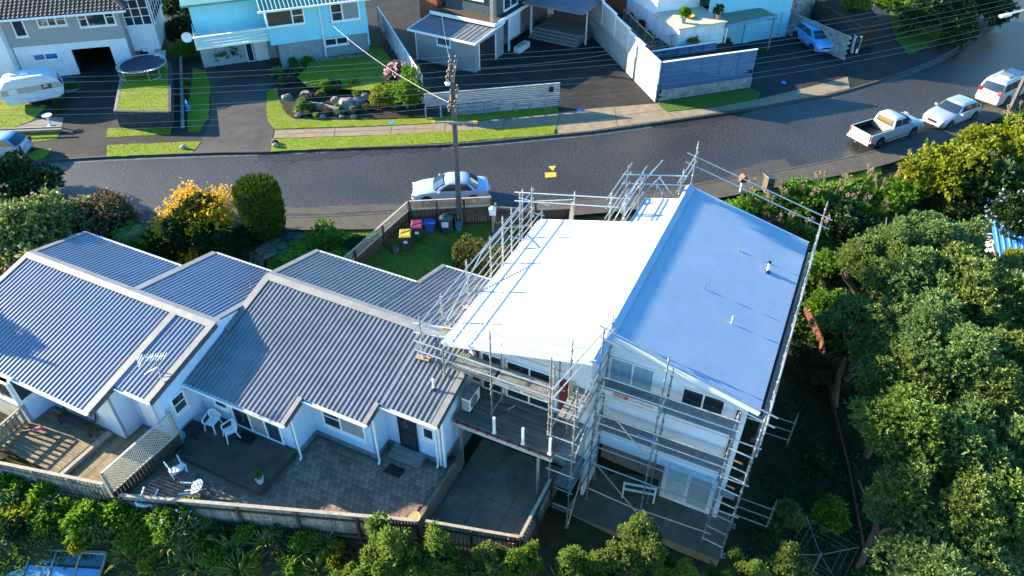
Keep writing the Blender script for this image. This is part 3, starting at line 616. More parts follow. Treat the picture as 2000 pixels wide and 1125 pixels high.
for u, v, c in ((-1.55, 23.4, 'vent_pipe'), (-3.0, 24.6, 'vent_pipe'), (-.9, 27.6, 'flue_pipe'), (-2.3, 28.1, 'vent_pipe')):
    big = c == 'flue_pipe'; zz = zb(u)
    o = MB().tube((u, v, zz), (u, v, zz+(.55 if big else .42)), .055 if big else .02, 8).build(c, m_trim if big or v < 24 else m_galvd, H3)
    if big: MB().lathe((u, v, zz), [(.16, .02), (.12, .06), (.06, .12)], 10).build('pipe_boot', m_blackp, o); MB().lathe((u, v, zz+.5), [(.075, 0), (.075, .08), (.02, .11)], 8).build('cowl', m_blackp, o)
for v0, v1 in ((30.3, 31.15),): MB().slab([(UR-.02, v0, ZR+.1), (UR-.02, v1, ZR+.1), (UR+.3, v1, zb(UR+.3)+.07), (UR+.3, v0, zb(UR+.3)+.07)], (0, 0, .02)).build('flashing', m_new, H3)
# ---- deck of the scaffolded house
DK = thing('timber_deck', 'mossy grey timber deck on red joists with three white posts', 'deck', (-8.4, 17.6, -2.3), PH)
m_gdeck = M('mossy_deck_board', (.17, .16, .135), .9, (.095, .085, .07), ns=2.5, isl=.2, bump=.3, stretch=(.4, 3, 3), c3=(.12, .12, .04), ns2=.5)
for i in range(15):
    v = 16.68+i*.133
    MB().box((-10.5, v, .58), (-6.3, v+.122, .62)).build('board', m_gdeck, DK)
m_beam = M('cream_beam', (.5, .5, .46), .8, (.38, .38, .35), ns=3)
MB().box((-10.6, 16.72, .1), (-6.3, 16.82, .4)).build('beam', m_beam, DK)
for i in range(10):
    u = -10.4+i*.45
    MB().box((u, 16.6, .42), (u+.06, 18.6, .575)).build('joist', m_redp, DK)
MB().bar((-10.5, 16.62, .5), (-6.3, 16.62, .5), .03, .06).build('fascia', m_redp, DK)
for u in (-8.78, -7.55, -6.42): 
    o = MB().box((u, 16.66, .6), (u+.09, 16.75, 1.52)).build('baluster_post', m_trim, DK); MB().box((u-.03, 16.63, .615), (u+.12, 16.78, .64)).build('post_base', m_trim, o)
MB().box((-6.9, 16.7, -2.35), (-6.8, 16.8, .1)).build('support_post', m_timg, DK); MB().box((-10.35, 16.7, -2.35), (-10.25, 16.8, .1)).build('support_post', m_timg, DK)
# heat pump
hp = thing('heat_pump', 'pale outdoor heat pump unit standing at the left end of the deck', 'heat pump', (-10.2, 17.5, .62), PH)
MB().box((-10.42, 17.15, .7), (-10.05, 18.05, 1.42)).build('casing', m_trim, hp, bevel=.03)
MB().lathe((-10.04, 17.5, 1.06), [(.28, 0), (.28, .015), (.05, .03)], 18, 'X').build('fan_grille', m_galvd, hp)
for j in range(6): MB().box((-10.4+.001, 17.135, .78+j*.09), (-10.07, 17.149, .82+j*.09)).build('louvre', m_galvd, hp)
for v in (17.25, 17.95): MB().box((-10.45, v-.04, .622), (-10.0, v+.04, .7)).build('foot', m_blackp, hp)
MB().box((-10.44, 17.13, 1.425), (-10.03, 18.07, 1.45)).build('lid', m_timg, hp)
# ================================================================== scaffolding
PR = .031
def std(par, u, v, z0, z1, mat=None):
    prof = [(.10, 0), (.10, .012), (PR, .014)]; z = z0+.35
    while z < z1-.1:
        prof += [(PR, z-z0-.02), (.06, z-z0-.018), (.06, z-z0+.018), (PR, z-z0+.02)]; z += .5
    prof += [(PR, z1-z0-.15), (PR*.85, z1-z0-.145), (PR*.85, z1-z0)]
    return MB().lathe((u, v, z0), prof, 7).build('standard', mat or m_galv, par)
def ledg(par, p, q, name='ledger', mat=None, r=PR):
    return MB().tube(p, q, r, 6).build(name, mat or m_galv, par)
PLK = {}
def plank(par, u0, v0, L_, z, along='u', w=.225, mat=None):
    """perforated deck plank with end hooks and raised anti-slip ribs"""
    m = MB(); n = int(L_/.11)
    if along == 'u':
        m.box((u0, v0, z), (u0+L_, v0+w, z+.05))
        for i in range(n): m.box((u0+.03+i*.11, v0+.015, z+.05), (u0+.09+i*.11, v0+w-.015, z+.062))
    else:
        m.box((u0, v0, z), (u0+w, v0+L_, z+.05))
        for i in range(n): m.box((u0+.015, v0+.03+i*.11, z+.05), (u0+w-.015, v0+.09+i*.11, z+.062))
    return m.build('plank', mat or m_plank, par)
m_toe = M('white_toe_board', (.62, .58, .53), .75, (.46, .42, .37), ns=5, stretch=(1.5, 1, 3))
m_ink = M('dark_lettering', (.06, .05, .05), .7); m_inkr = M('red_tag', (.45, .09, .07), .7); m_inkw = M('pale_lettering', (.7, .6, .55), .7)
def text(par, s, p, size, mat, rot, name='lettering'):
    cu = bpy.data.curves.new(name, 'FONT'); cu.body = s; cu.size = size; cu.extrude = .002
    o = bpy.data.objects.new(name, cu); COL.objects.link(o)
    me = bpy.data.meshes.new_from_object(o.evaluated_get(bpy.context.evaluated_depsgraph_get())) if False else None
    dg = bpy.context.evaluated_depsgraph_get(); me = bpy.data.meshes.new_from_object(o.evaluated_get(dg))
    bpy.data.objects.remove(o); ob = bpy.data.objects.new(name, me); COL.objects.link(ob); me.materials.clear(); me.materials.append(mat)
    ob.parent = par; ob.location = Vector(p)-BASE.get(par.name, Vector((0, 0, 0))); ob.rotation_euler = rot; ob['kind'] = 'stuff'; return ob
def rail_w(u): return zw(u)
# ---- left run, standing on the neighbouring roof and lawn
SL = thing('scaffold', 'scaffold run along the left eave, standing on the neighbouring ribbed roof', 'scaffold', (-12.4, 22, 0), PH, 'scaffolding round the two-storey house')
m_sole = M('raw_sole_board', (.42, .27, .14), .85, (.3, .19, .1), ns=6)
zl = zw(-11.6)
LV = (17.66, 19.3, 21.5, 23.7, 25.9, 28.2)
for i, v in enumerate(LV):
    zb0 = z2(v)+.06 if v < 24.6 else guv(-12.4, v)
    std(SL, -12.38, v, zb0+.04, zl+(1.55 if i % 2 == 0 else 1.35))
    if v < 24.6: MB().cbox((-12.38, v, zb0+.015), (.55, .24, .045), .5 if i else .1).build('sole_board', m_sole, SL)
    else: MB().cbox((-12.38, v, zb0+.02), (.35, .22, .04)).build('sole_board', m_sole, SL)
    if v > 18:
        std(SL, -11.85, v+.05, (z2(v)+.1 if v < 24.6 else guv(-11.85, v)), zl+.15)
        ledg(SL, (-12.55, v+.05, zl-.15), (-11.7, v+.05, zl-.15), 'transom')
for z in (zl-.55, zl-.08, zl+.5, zl+1.0):
    ledg(SL, (-12.44, 17.4, z), (-12.44, 28.6, z))
for z in (zl+.5, zl+1.0): ledg(SL, (-11.93, 19, z-1.05), (-11.93, 28.4, z-1.05))
ledg(SL, (-12.47, 19.5, zl-.6), (-12.47, 23.5, zl+1.0), 'brace'); ledg(SL, (-12.47, 25.0, zl+.9), (-12.47, 28.2, zl-.9), 'brace')
ledg(SL, (-12.9, 17.75, zl+.9), (-11.6, 17.95, zl+.75), 'transom'); ledg(SL, (-12.9, 17.9, zl+.35), (-11.6, 18.1, zl+.2), 'transom')
std(SL, -12.4, 24.95, guv(-12.4, 24.95)+.02, zl+.9); std(SL, -13.2, 26.6, guv(-13.2, 26.6)+.02, zl+.4); std(SL, -13.2, 28.6, guv(-13.2, 28.6)+.02, zl+.6)
ledg(SL, (-13.25, 24.6, zl-.4), (-13.25, 28.8, zl-.4)); ledg(SL, (-13.25, 28.55, zl+.3), (-11.6, 28.55, zl+.3), 'transom')
# ---- front run over the deck
SF = thing('scaffold', 'scaffold bay over the mossy deck with lettered toe board', 'scaffold', (-8.6, 17.5, .62), PH, 'scaffolding round the two-storey house')
ZP = 2.5
for u, v, z0, z1 in ((-9.18, 17.39, .63, 5.3), (-6.75, 17.39, .63, 5.0), (-9.18, 18.3, .63, 3.9), (-6.75, 18.3, .63, 4.1), (-11.2, 17.3, z2(17.3)+.1, 3.7)): std(SF, u, v, z0, z1, m_galvd)
for j in range(4):
    plank(SF, -11.15, 17.48+j*.232, 1.9, ZP+.02); plank(SF, -9.12, 17.48+j*.232, 2.35, ZP)
tb = MB().box((-9.15, 17.43, ZP+.03), (-6.75, 17.46, ZP+.27)).build('toe_board', m_toe, SF)
text(tb, 'ELITE', (-8.45, 17.427, ZP+.08), .2, m_ink, (R(90), 0, 0)); text(tb, 'SCAFFOLDING', (-7.85, 17.427, ZP+.10), .13, m_ink, (R(90), 0, 0))
MB().box((-11.1, 17.43, ZP+.05), (-9.2, 17.46, ZP+.2)).build('toe_board', m_galvd, SF)
for z in (ZP+.5, ZP+1.0): ledg(SF, (-12.5, 17.35, z), (-6.5, 17.35, z))
for z in (ZP-.05, ZP+.95): ledg(SF, (-9.3, 18.33, z), (-6.5, 18.33, z))
for u in (-9.18, -6.75):
    for z in (ZP-.06, ZP-1.5): ledg(SF, (u+.04, 17.2, z), (u+.04, 18.5, z), 'transom')
for dz in (.45, .95): ledg(SF, (-12.7, 17.7, zw(-12.7)+dz+.3), (-5.2, 17.7, zw(-5.2)+dz), 'guard_rail')
ledg(SF, (-9.1, 17.3, .7), (-8.1, 17.3, 1.9), 'brace', m_blackp)
# ---- stair tower at the inner corner
ST_ = thing('scaffold', 'scaffold tower with stacked decks in the corner between the two gables', 'scaffold', (-5.8, 18.2, -4.2), PH, 'scaffolding round the two-storey house')
for u, v, z0, z1 in ((-6.45, 16.95, -2.3, 5.2), (-5.55, 16.95, -4.1, 4.4), (-6.2, 17.95, -2.3, 5.6), (-5.3, 18.6, -4.1, 5.9), (-5.35, 19.75, -4.1, 5.6)): std(ST_, u, v, z0, z1, m_galvd)
for z in (ZP, .45, -1.6):
    for j in range(3): plank(ST_, -6.25+j*.24, 17.0 if z > 0 else 17.0, 2.6 if z > 0 else 2.3, z-.02*j, 'v', mat=(m_plank if z > 1 else m_galvd))
MB().box((-6.28, 17.0, -3.2), (-5.55, 17.25, -3.15)).build('plank', m_galvd, ST_); 
for z in (ZP-.1, .35, -1.7, 1.4, -.65, -2.8):
    ledg(ST_, (-6.6, 16.95, z), (-5.4, 16.95, z), 'transom'); ledg(ST_, (-5.55, 16.8, z), (-5.4, 19.9, z))
for z in (ZP+.5, ZP+1.0): ledg(ST_, (-6.5, 16.9, z), (-5.4, 16.9, z), 'guard_rail'); ledg(ST_, (-5.5, 16.9, z), (-5.3, 19.9, z+.5), 'guard_rail')
ledg(ST_, (-5.5, 16.98, -3.9), (-5.45, 19.6, .2), 'brace'); ledg(ST_, (-5.5, 16.98, .3), (-5.4, 19.6, 2.4), 'brace')
ledg(ST_, (-6.3, 16.4, ZP+2.0), (-5.25, 19.8, ZP+3.0), 'guard_rail'); ledg(ST_, (-6.3, 16.4, ZP+1.5), (-5.25, 19.8, ZP+2.5), 'guard_rail')
# ---- gable run
SG = thing('scaffold', 'tall scaffold across the right gable with three decks and a diagonal brace', 'scaffold', (-2.5, 19, -4.2), PH, 'scaffolding round the two-storey house')
GS = ((-2.95, 18.75, -4.1, 5.5), (-2.85, 19.55, -4.1, 4.2), (-.25, 18.75, -4.2, 3.9), (-.2, 19.55, -4.2, 3.2), (.6, 18.6, -4.3, 4.3))
for u, v, a, b in GS: std(SG, u, v, a, b, m_galvd if v > 19 else m_galv)
for zz in (ZP+.05, .4):
    for j in range(3): plank(SG, -5.2, 18.82+j*.235, 2.25, zz, mat=m_galvd if zz < 1 else m_plank); plank(SG, -2.85, 18.82+j*.235, 2.55, zz-.02, mat=m_galvd if zz < 1 else m_plank)
tb = MB().box((-5.2, 18.77, ZP+.09), (-2.98, 18.8, ZP+.3)).build('toe_board', m_toe, SG)
rp = MB().box((-4.75, 18.762, ZP+.1), (-4.15, 18.768, ZP+.29)).build('red_tag', m_inkr, tb)
text(tb, 'ELITE', (-4.72, 18.758, ZP+.13), .17, m_inkw, (R(90), 0, 0)); text(tb, 'SCAFFOLDING', (-4.1, 18.764, ZP+.13), .14, m_inkr, (R(90), 0, 0))
for z in (ZP, .33, -1.7): ledg(SG, (-5.4, 18.72, z), (.8, 18.72, z)); ledg(SG, (-5.4, 19.6, z-.02), (-.1, 19.6, z-.02))
for z in (ZP+.5, ZP+1.0, .9, 1.4): ledg(SG, (-5.3, 18.7, z), (-.1, 18.7, z), 'guard_rail')
ledg(SG, (-5.3, 18.68, -3.4), (-2.9, 18.68, -3.6)); ledg(SG, (-2.9, 18.68, -3.5), (-.0, 18.68, -3.3))
ledg(SG, (-5.25, 18.66, 2.3), (-3.0, 18.66, -.1), 'brace'); ledg(SG, (-5.25, 18.66, -1.4), (-2.95, 18.66, -3.9), 'brace')
ledg(SG, (-3.6, 18.64, 1.1), (-2.8, 18.64, 1.05), 'ledger', M('blue_tube', (.08, .25, .55), .5))
m_ora = M('orange_tape_tube', (.5, .2, .1), .6)
for z in (ZP-.5, ZP-1.4, .55, -.3, -1.1, -2.0, -2.9, -3.8):
    ledg(SG, (-.25, 18.72, z), (.6, 18.62, z), 'rung', m_galv)
for z in (ZP-1.0, .0): ledg(SG, (-.0, 18.68, z), (.35, 18.64, z), 'marker_tape', m_ora, PR+.006)
for dz in (.5, 1.0): ledg(SG, (-5.6, 19.0, zb(-5.6)+dz-.1), (1.0, 19.0, zb(1.0)+dz-.1), 'guard_rail')
for u in (-2.9, -.22):
    for z in (ZP-.04, .35): ledg(SG, (u, 18.6, z), (u, 19.75, z), 'transom')
for u, v in ((-2.95, 18.75), (-.25, 18.75), (.6, 18.6)): MB().cbox((u, v, -4.16 if u < .3 else -4.33), (.42, .24, .05), .3).build('sole_board', m_timg, SG)
MB().box((-.1, 18.7, -.75), (.45, 18.95, -.66)).build('plank', m_galvd, SG)
# ---- right run along the eave
SR = thing('scaffold', 'scaffold run along the right eave above the dark bank', 'scaffold', (.7, 25, -3.5), PH, 'scaffolding round the two-storey house')
ze = zb(.4)
for i, v in enumerate((20.3, 22.6, 24.9, 27.2, 29.5, 31.9)):
    std(SR, .68, v, guv(.68, v)-.05, ze+(1.35 if i < 5 else 1.9))
    MB().cbox((.68, v, guv(.68, v)+.0), (.4, .24, .06)).build('sole_board', m_timg, SR)
    ledg(SR, (.0+.06, v+.05, ze-1.1), (.8, v+.05, ze-1.1), 'transom')
for z in (ze-1.15, ze-.5, ze+.05, ze+.55): ledg(SR, (.72, 18.7, z), (.72, 32.2, z))
for k in range(5):
    for j in range(2): plank(SR, .12+j*.24, 20.35+k*2.3, 2.25, ze-1.08, 'v', mat=m_galvd)
MB().cbox((.3, 27.0, ze-.85), (.22, .5, .3)).build('yellow_case', M('yellow_plastic', (.6, .42, .03), .5), SR)
for v in (20.6, 25.2):
    std(SR, 2.05, v, guv(2.05, v), guv(2.05, v)+2.4, m_galvd)
    for z in (.5, 1.1, 1.7): ledg(SR, (.68, v, guv(2.05, v)+z), (2.1, v, guv(2.05, v)+z), 'transom', m_galvd)
# ---- street-side run
SS = thing('scaffold', 'scaffold cluster at the street end of the roof with criss-cross tubes', 'scaffold', (-7, 30, -1), PH, 'scaffolding round the two-storey house')
zs = zw(-7.2)
for u, v, z1_ in ((-8.35, 28.1, zs+1.1), (-7.65, 28.1, zs+1.2), (-8.35, 30.4, zs+1.3), (-7.65, 30.4, zs+1.0), (-6.9, 30.6, zs+.6), (-6.5, 30.3, zs+.5), (-5.75, 30.6, zs+1.6), (-5.55, 32.0, zs+2.4), (-5.9, 31.2, zs+.9)):
    std(SS, u, v, guv(u, v)+.02, z1_)
for z in (zs-.5, zs-.1, zs+.45, zs+.95): ledg(SS, (-8.4, 27.6, z), (-8.4, 31.2, z)); ledg(SS, (-7.7, 27.7, z-.1), (-7.7, 31.4, z-.1))
for dz in (.5, 1.0):
    ledg(SS, (-8.6, 30.5, zw(-8.6)+dz), (-5.5, 30.5, zw(-5.5)+dz-.1), 'guard_rail')
    ledg(SS, (-13.3, 28.2, zw(-13.3)+dz+.25), (-7.5, 28.2, zw(-7.5)+dz-.05), 'guard_rail')
    ledg(SS, (-6.0, 32.0, zb(-6.0)+dz+.1), (1.1, 32.0, zb(1.1)+dz+.1), 'guard_rail')
    ledg(SS, (-5.75, 29.7, ZR+dz-.1), (-5.55, 32.4, ZR+dz+.2), 'guard_rail')
ledg(SS, (-8.3, 28.15, zs-.9), (-7.6, 30.5, zs+1.0), 'brace'); ledg(SS, (-6.8, 30.4, zs+1.0), (-5.7, 30.4, zs-.2), 'brace'); ledg(SS, (-6.9, 30.5, zs+.5), (-6.0, 30.5, zs-.5), 'brace')
ledg(SS, (-8.1, 29.0, zs-.2), (-7.0, 31.5, zs+1.3), 'brace'); ledg(SS, (-7.9, 29.2, zs-.6), (-6.9, 31.3, zs+.6), 'brace')
std(SS, -10.2, 28.25, guv(-10.2, 28.25), zw(-10.2)+1.3); std(SS, -12.9, 28.25, guv(-12.9, 28.25), zw(-12.9)+1.4)
# ================================================================== yards: fences, gate, bins, decks, chairs
def run(par, p, q, zb_, zt, style, mat, cap=None, bw=.13, gap=.012, post=2.2, postmat=None, rails=True, side=1, lat=.55, ang=None, th=.02, capw=.09):
    """fence along p-q (frame xy); zb_/zt = (start,end) heights of foot and top; every board, post and rail its own part"""
    p, q = Vector((p[0], p[1], 0)), Vector((q[0], q[1], 0)); L_ = (q-p).length; d = (q-p)/L_; n = Vector((-d.y, d.x, 0))*side
    zB = lambda s: zb_[0]+(zb_[1]-zb_[0])*s/L_
    zT = lambda s: zt[0]+(zt[1]-zt[0])*s/L_
    low = lat if style == 'lattice' else 0
    if style in ('boards', 'lattice'):
        k = int(L_/(bw+gap)); bwid = L_/k-gap
        for i in range(k):
            s0 = i*(bwid+gap); c = p+d*(s0+bwid/2); j = rnd(-.012, .012) if style == 'boards' else 0
            MB().bar(c+Vector((0, 0, zB(s0)))+n*rnd(0, .006), c+Vector((0, 0, zT(s0)-low-.02+j)), bwid, th, up=n).build('board', mat, par)
    if style == 'lattice':
        m = MB(); s = -lat; h = lat-.06
        while s < L_:
            a0, a1 = max(s, 0), min(s+h, L_)
            if a1 > a0+.03:
                m.bar(p+d*a0+Vector((0, 0, zT(a0)-lat+(a0-s)))+n*.008, p+d*a1+Vector((0, 0, zT(a1)-lat+(a1-s)))+n*.008, .026, .008, up=n)
                m.bar(p+d*a0+Vector((0, 0, zT(a0)-.06-(a0-s)))-n*.002, p+d*a1+Vector((0, 0, zT(a1)-.06-(a1-s)))-n*.002, .03, .008, up=n)
            s += .15
        m.build('lattice', cap or mat, par)['kind'] = 'stuff'
        MB().bar(p+Vector((0, 0, zT(0)-lat-.01))+n*.03, q+Vector((0, 0, zT(L_)-lat-.01))+n*.03, .05, .07).build('rail', cap or mat, par)
    if cap: MB().bar(p+Vector((0, 0, zT(0)+.018)), q+Vector((0, 0, zT(L_)+.018)), capw, .035).build('capping', cap, par)
    if rails:
        for f in (.22, .8):
            f = f if style == 'boards' else f*.55
            MB().bar(p+Vector((0, 0, zB(0)+(zT(0)-zB(0))*f))+n*.045, q+Vector((0, 0, zB(L_)+(zT(L_)-zB(L_))*f))+n*.045, .045, .09).build('rail', postmat or mat, par)
    k = max(1, int(round(L_/post)))
    for i in range(k+1):
        s = L_*i/k; c = p+d*s+n*.07
        MB().bar(c+Vector((0, 0, zB(s)-.15)), c+Vector((0, 0, zT(s)-.005)), .1, .1, up=n).build('post', postmat or mat, par)
m_cap = M('pale_weathered_cap', (.40, .34, .26), .85, (.28, .24, .18), ns=6)
m_lat = M('grey_lattice', (.34, .31, .26), .85, (.22, .2, .17), ns=5)
LF = thing('lattice_fence', 'dark board fence with lattice top running down beside the wheelie bins', 'fence', (-19.8, 28.2, -.3), PH, 'lattice fences round the back lawn')
run(LF, (-21.0, 22.2), (-19.75, 28.25), (-1.5, -.35), (.35, 1.5), 'lattice', m_timd, m_cap, side=-1, ang=PH, lat=.5)
LF2 = thing('lattice_fence', 'lattice-topped board fence in front of the parked pale blue sedan', 'fence', (-18, 29.2, -.3), PH, 'lattice fences round the back lawn')
run(LF2, (-19.7, 28.35), (-15.75, 30.4), (-.35, -.15), (1.5, 1.68), 'lattice', m_timd, m_cap, side=-1, post=1.45, lat=.5)
GT = thing('garden_gate', 'brown timber gate with one diagonal brace beside the lattice fence', 'gate', (-14.6, 30.9, -.2), PH)
g0, g1 = Vector((-15.55, 30.5, 0)), Vector((-13.75, 31.05, 0)); gd = (g1-g0).normalized()
for i in range(12):
    c = g0+gd*(.08+i*.145); MB().bar(c+Vector((0, 0, -.1)), c+Vector((0, 0, 1.1)), .135, .018, up=(gd.y*-1, gd.x, 0)).build('board', m_timd, GT)
for a, b in ((-.02, -.02), (1.06, 1.06), (-.02, 1.06)):
    MB().bar(g0+Vector((0, -.03, a)), g1+Vector((0, -.03, b)), .05, .1).build('brace' if a != b else 'rail', m_timg, GT)
for c in (g0, g1): MB().bar(c+Vector((0, -.03, -.25)), c+Vector((0, -.03, 1.3)), .1, .1).build('post', m_timg, GT)
WF = thing('lattice_fence', 'short lattice panel fence between the gate and the scaffold', 'fence', (-12.8, 31.6, -.1), PH, 'lattice fences round the back lawn')
run(WF, (-13.5, 31.3), (-11.7, 32.15), (-.2, -.1), (1.5, 1.6), 'lattice', m_timd, m_cap, side=-1, post=1.8, lat=.5)
WG = thing('board_fence', 'leaning weathered board wing fence sloping down towards the scaffold', 'fence', (-11.5, 31.6, -.3), PH)
run(WG, (-11.65, 32.1), (-11.2, 30.6), (-.2, -.5), (1.55, .95), 'boards', m_timg, m_cap, side=-1, post=1.5, capw=.2)
# timber retaining strips in front of house (street side drop)
# ---- bins
def bin_(loc, rz, lid, label):
    t = thing('wheelie_bin', label, 'bin', ang=rz, loc=loc, group='wheelie bins by the lattice fence')
    m_g = MATS.get('bin_green') or M('bin_green', (.02, .045, .035), .55)
    MB().loft([[(-.22, -.25, .06), (.22, -.25, .06), (.22, .22, .06), (-.22, .22, .06)], [(-.28, -.34, .93), (.28, -.34, .93), (.28, .33, .93), (-.28, .33, .93)], [(-.3, -.36, .93), (.3, -.36, .93), (.3, .35, .93), (-.3, .35, .93)], [(-.3, -.36, .98), (.3, -.36, .98), (.3, .35, .98), (-.3, .35, .98)]]).build('body', m_g, t)
    MB().loft([[(-.31, -.38, .985), (.31, -.38, .985), (.31, .36, .985), (-.31, .36, .985)], [(-.31, -.38, 1.02), (.31, -.38, 1.02), (.31, .36, 1.03), (-.31, .36, 1.03)], [(-.24, -.28, 1.07), (.24, -.28, 1.07), (.24, .3, 1.08), (-.24, .3, 1.08)]]).build('lid', lid, t)
    MB().tube((-.26, .42, .98), (.26, .42, .98), .02, 6).tube((-.26, .34, .96), (-.26, .42, .98), .018, 6).tube((.26, .34, .96), (.26, .42, .98), .018, 6).build('handle', m_blackp, t)
    for s in (-1, 1): MB().lathe((s*.25, .22, .1), [(.02, -.03), (.1, -.03), (.1, .03), (.02, .03)], 12, 'X').build('wheel', m_rubber, t)
    MB().box((-.1, -.352, .6), (.1, -.34, .75)).build('sticker', m_plate, t)
m_ylid = M('yellow_lid', (.68, .42, .02), .5, (.5, .3, .02), ns=8); m_rlid = M('maroon_lid', (.3, .04, .08), .5, (.22, .03, .06), ns=8)
def at_uv(u, v, dz=.03): p = u2w(u, v); return (p.x, p.y, ground(p.x, p.y)+dz)
bin_(at_uv(-18.95, 26.6), PH+.5, m_ylid, 'green wheelie bin with yellow lid by the lattice fence')
bin_(at_uv(-18.75, 27.45), PH+.5, m_rlid, 'green wheelie bin with maroon lid behind the yellow-lidded one')
t = thing('recycling_crate', 'blue plastic recycling crate against the dark board fence', 'crate', ang=PH+.4, loc=at_uv(-18.5, 28.35))
m_blu = M('blue_crate_plastic', (.03, .10, .42), .5)
MB().loft([[(-.2, -.14, .0), (.2, -.14, .0), (.2, .14, .0), (-.2, .14, .0)], [(-.29, -.2, .52), (.29, -.2, .52), (.29, .2, .52), (-.29, .2, .52)]]).build('body', m_blu, t)
MB().box((-.32, -.23, .5), (.32, .23, .6)).build('rim', m_blu, t)
t = thing('compost_bin', 'dark green compost bin with a white notice on its front', 'bin', ang=PH+.4, loc=at_uv(-17.75, 28.85))
MB().loft([[(r*math.cos(a)*.42, r*math.sin(a)*.42, z) for a in [k*math.pi/5 for k in range(10)]] for r, z in ((1, 0), (.86, .75), (.8, .78), (.55, .95), (.2, 1.0))]).build('body', M('compost_green', (.02, .05, .045), .55), t)
for k in range(3): MB().lathe((0, 0, .76+.05*k), [(.37-.05*k, 0), (.39-.05*k, .015), (.37-.05*k, .03)], 12).build('lid_ring', M('grey_green_lid', (.09, .14, .13), .5), t)
MB().box((-.2, -.42, .38), (.17, -.405, .72)).build('notice', m_plate, t)
t = thing('pedal_bin', 'small teal bin standing right of the compost bin', 'bin', ang=PH+.4, loc=at_uv(-17.1, 29.1))
MB().loft([[(-.13, -.12, 0), (.13, -.12, 0), (.13, .12, 0), (-.13, .12, 0)], [(-.17, -.16, .42), (.17, -.16, .42), (.17, .16, .42), (-.17, .16, .42)]]).build('body', M('teal_plastic', (.05, .2, .25), .5), t)
MB().box((-.18, -.17, .42), (.18, .17, .5)).build('lid', M('teal_plastic_lid', (.04, .16, .2), .5), t)
t = thing('rubbish_sack', 'dark knotted rubbish sack slumped in front of the yellow-lidded bin', 'sack', ang=PH, loc=at_uv(-19.35, 26.1))
MB().lathe((0, 0, 0), [(.16, 0), (.24, .08), (.25, .2), (.18, .36), (.06, .43)], 9).build('bag', M('dark_sack', (.05, .05, .07), .45, ns=12), t); MB().lathe((0, 0, .42), [(.05, 0), (.09, .06), (.07, .1)], 7).build('knot', MATS['dark_sack'], t)
# ---- letterboxes
t = thing('letterbox', 'white letterbox on a post at the corner of the lattice fence', 'letterbox', ang=0, loc=(-1.05, 33.55, -.2))
MB().box((-.05, -.05, 0), (.05, .05, 1.25)).build('post', m_timg, t); MB().box((-.17, -.2, 1.25), (.17, .2, 1.5)).build('box', m_trim, t, bevel=.02); MB().slab([(-.2, -.23, 1.5), (.2, -.23, 1.5), (0, -.23, 1.62)], (0, .46, 0)).build('roof', m_trim, t)
p = W(560, 458, .0); t = thing('letterbox', 'dark metal letterbox on a leaning post by the clipped conifer', 'letterbox', ang=.3, loc=(p.x, p.y, ground(p.x, p.y)+.03))
MB().tube((0, 0, 0), (-.06, 0, .75), .05, 8).build('post', m_blackp, t); MB().lathe((-.07, -.2, .93), [(.1, 0), (.19, .02), (.19, .4), (.1, .42)], 10, 'Y').build('box', m_blackp, t); MB().box((-.5, -.12, 0), (.9, .12, .09)).build('base_board', m_timd, t); MB().box((-.13, -.5, 0), (.13, .6, .08)).build('base_board', m_timd, t)
p = W(1497, 374, .0); t = thing('letterbox', 'tall brown timber letterbox with sloping lid on the grass verge', 'letterbox', ang=.35, loc=(p.x, p.y, ground(p.x, p.y)-.02))
MB().slab([(-.25, -.22, 0), (.25, -.22, 0), (.25, -.22, .95), (-.25, -.22, 1.15)], (0, .44, 0)).build('body', M('brown_box_timber', (.13, .095, .065), .85, (.08, .06, .04), ns=5), t); MB().bar((-.33, 0, 1.2), (.33, 0, .94), .56, .05).build('lid', m_timg, t); MB().box((-.15, -.232, .62), (.15, -.222, .67)).build('slot', m_dark, t)
p = W(1443, 386, -.3); t = thing('letterbox', 'small brown house-shaped letterbox on a white post', 'letterbox', ang=.2, loc=(p.x, p.y, ground(p.x, p.y)-.05))
MB().box((-.05, -.05, 0), (.05, .05, .9)).build('post', m_trim, t); MB().box((-.2, -.16, .9), (.2, .16, 1.12)).build('box', m_timd, t); MB().slab([(-.26, -.2, 1.12), (.26, -.2, 1.12), (0, -.2, 1.36)], (0, .4, 0)).build('roof', M('rust_roof', (.25, .1, .05), .8), t)
# ---- lower fences
F1 = thing('board_fence', 'long weathered board fence along the lower edge of the paved patio', 'fence', (-15, 10.8, -2.2), PH, 'weathered fences below the houses')
run(F1, (-20.75, 8.75), (-9.95, 12.7), (-2.15, -2.3), (-.62, -.66), 'boards', m_timg, m_cap, side=-1, bw=.1, gap=.02, post=2.1, postmat=m_timd, capw=.14)
MB().bar((-20.75, 8.6, -2.2), (-9.95, 12.55, -2.35), .05, .3).build('gravel_board', m_timd, F1)
F2 = thing('paling_fence', 'spaced paling fence with pale rail round the sunken concrete yard', 'fence', (-8, 14, -2.4), PH, 'weathered fences below the houses')
run(F2, (-9.9, 13.1), (-6.42, 14.02), (-2.75, -2.75), (-1.2, -1.22), 'boards', m_timg, m_cap, side=-1, bw=.07, gap=.09, post=1.7, postmat=m_timd, capw=.12)
run(F2, (-6.36, 14.05), (-6.36, 16.9), (-3.0, -2.8), (-1.22, -1.2), 'boards', m_timg, m_cap, side=-1, bw=.07, gap=.09, post=1.5, postmat=m_timd, capw=.12)
MB().box((-10.35, 13.0, -2.7), (-10.2, 16.6, -1.42)).build('retaining_wall', m_conc, struct(cp))
t = thing('terracotta_pot', 'terracotta pot in the corner of the sunken concrete yard', 'pot', (-6.75, 14.3, -2.3), PH)
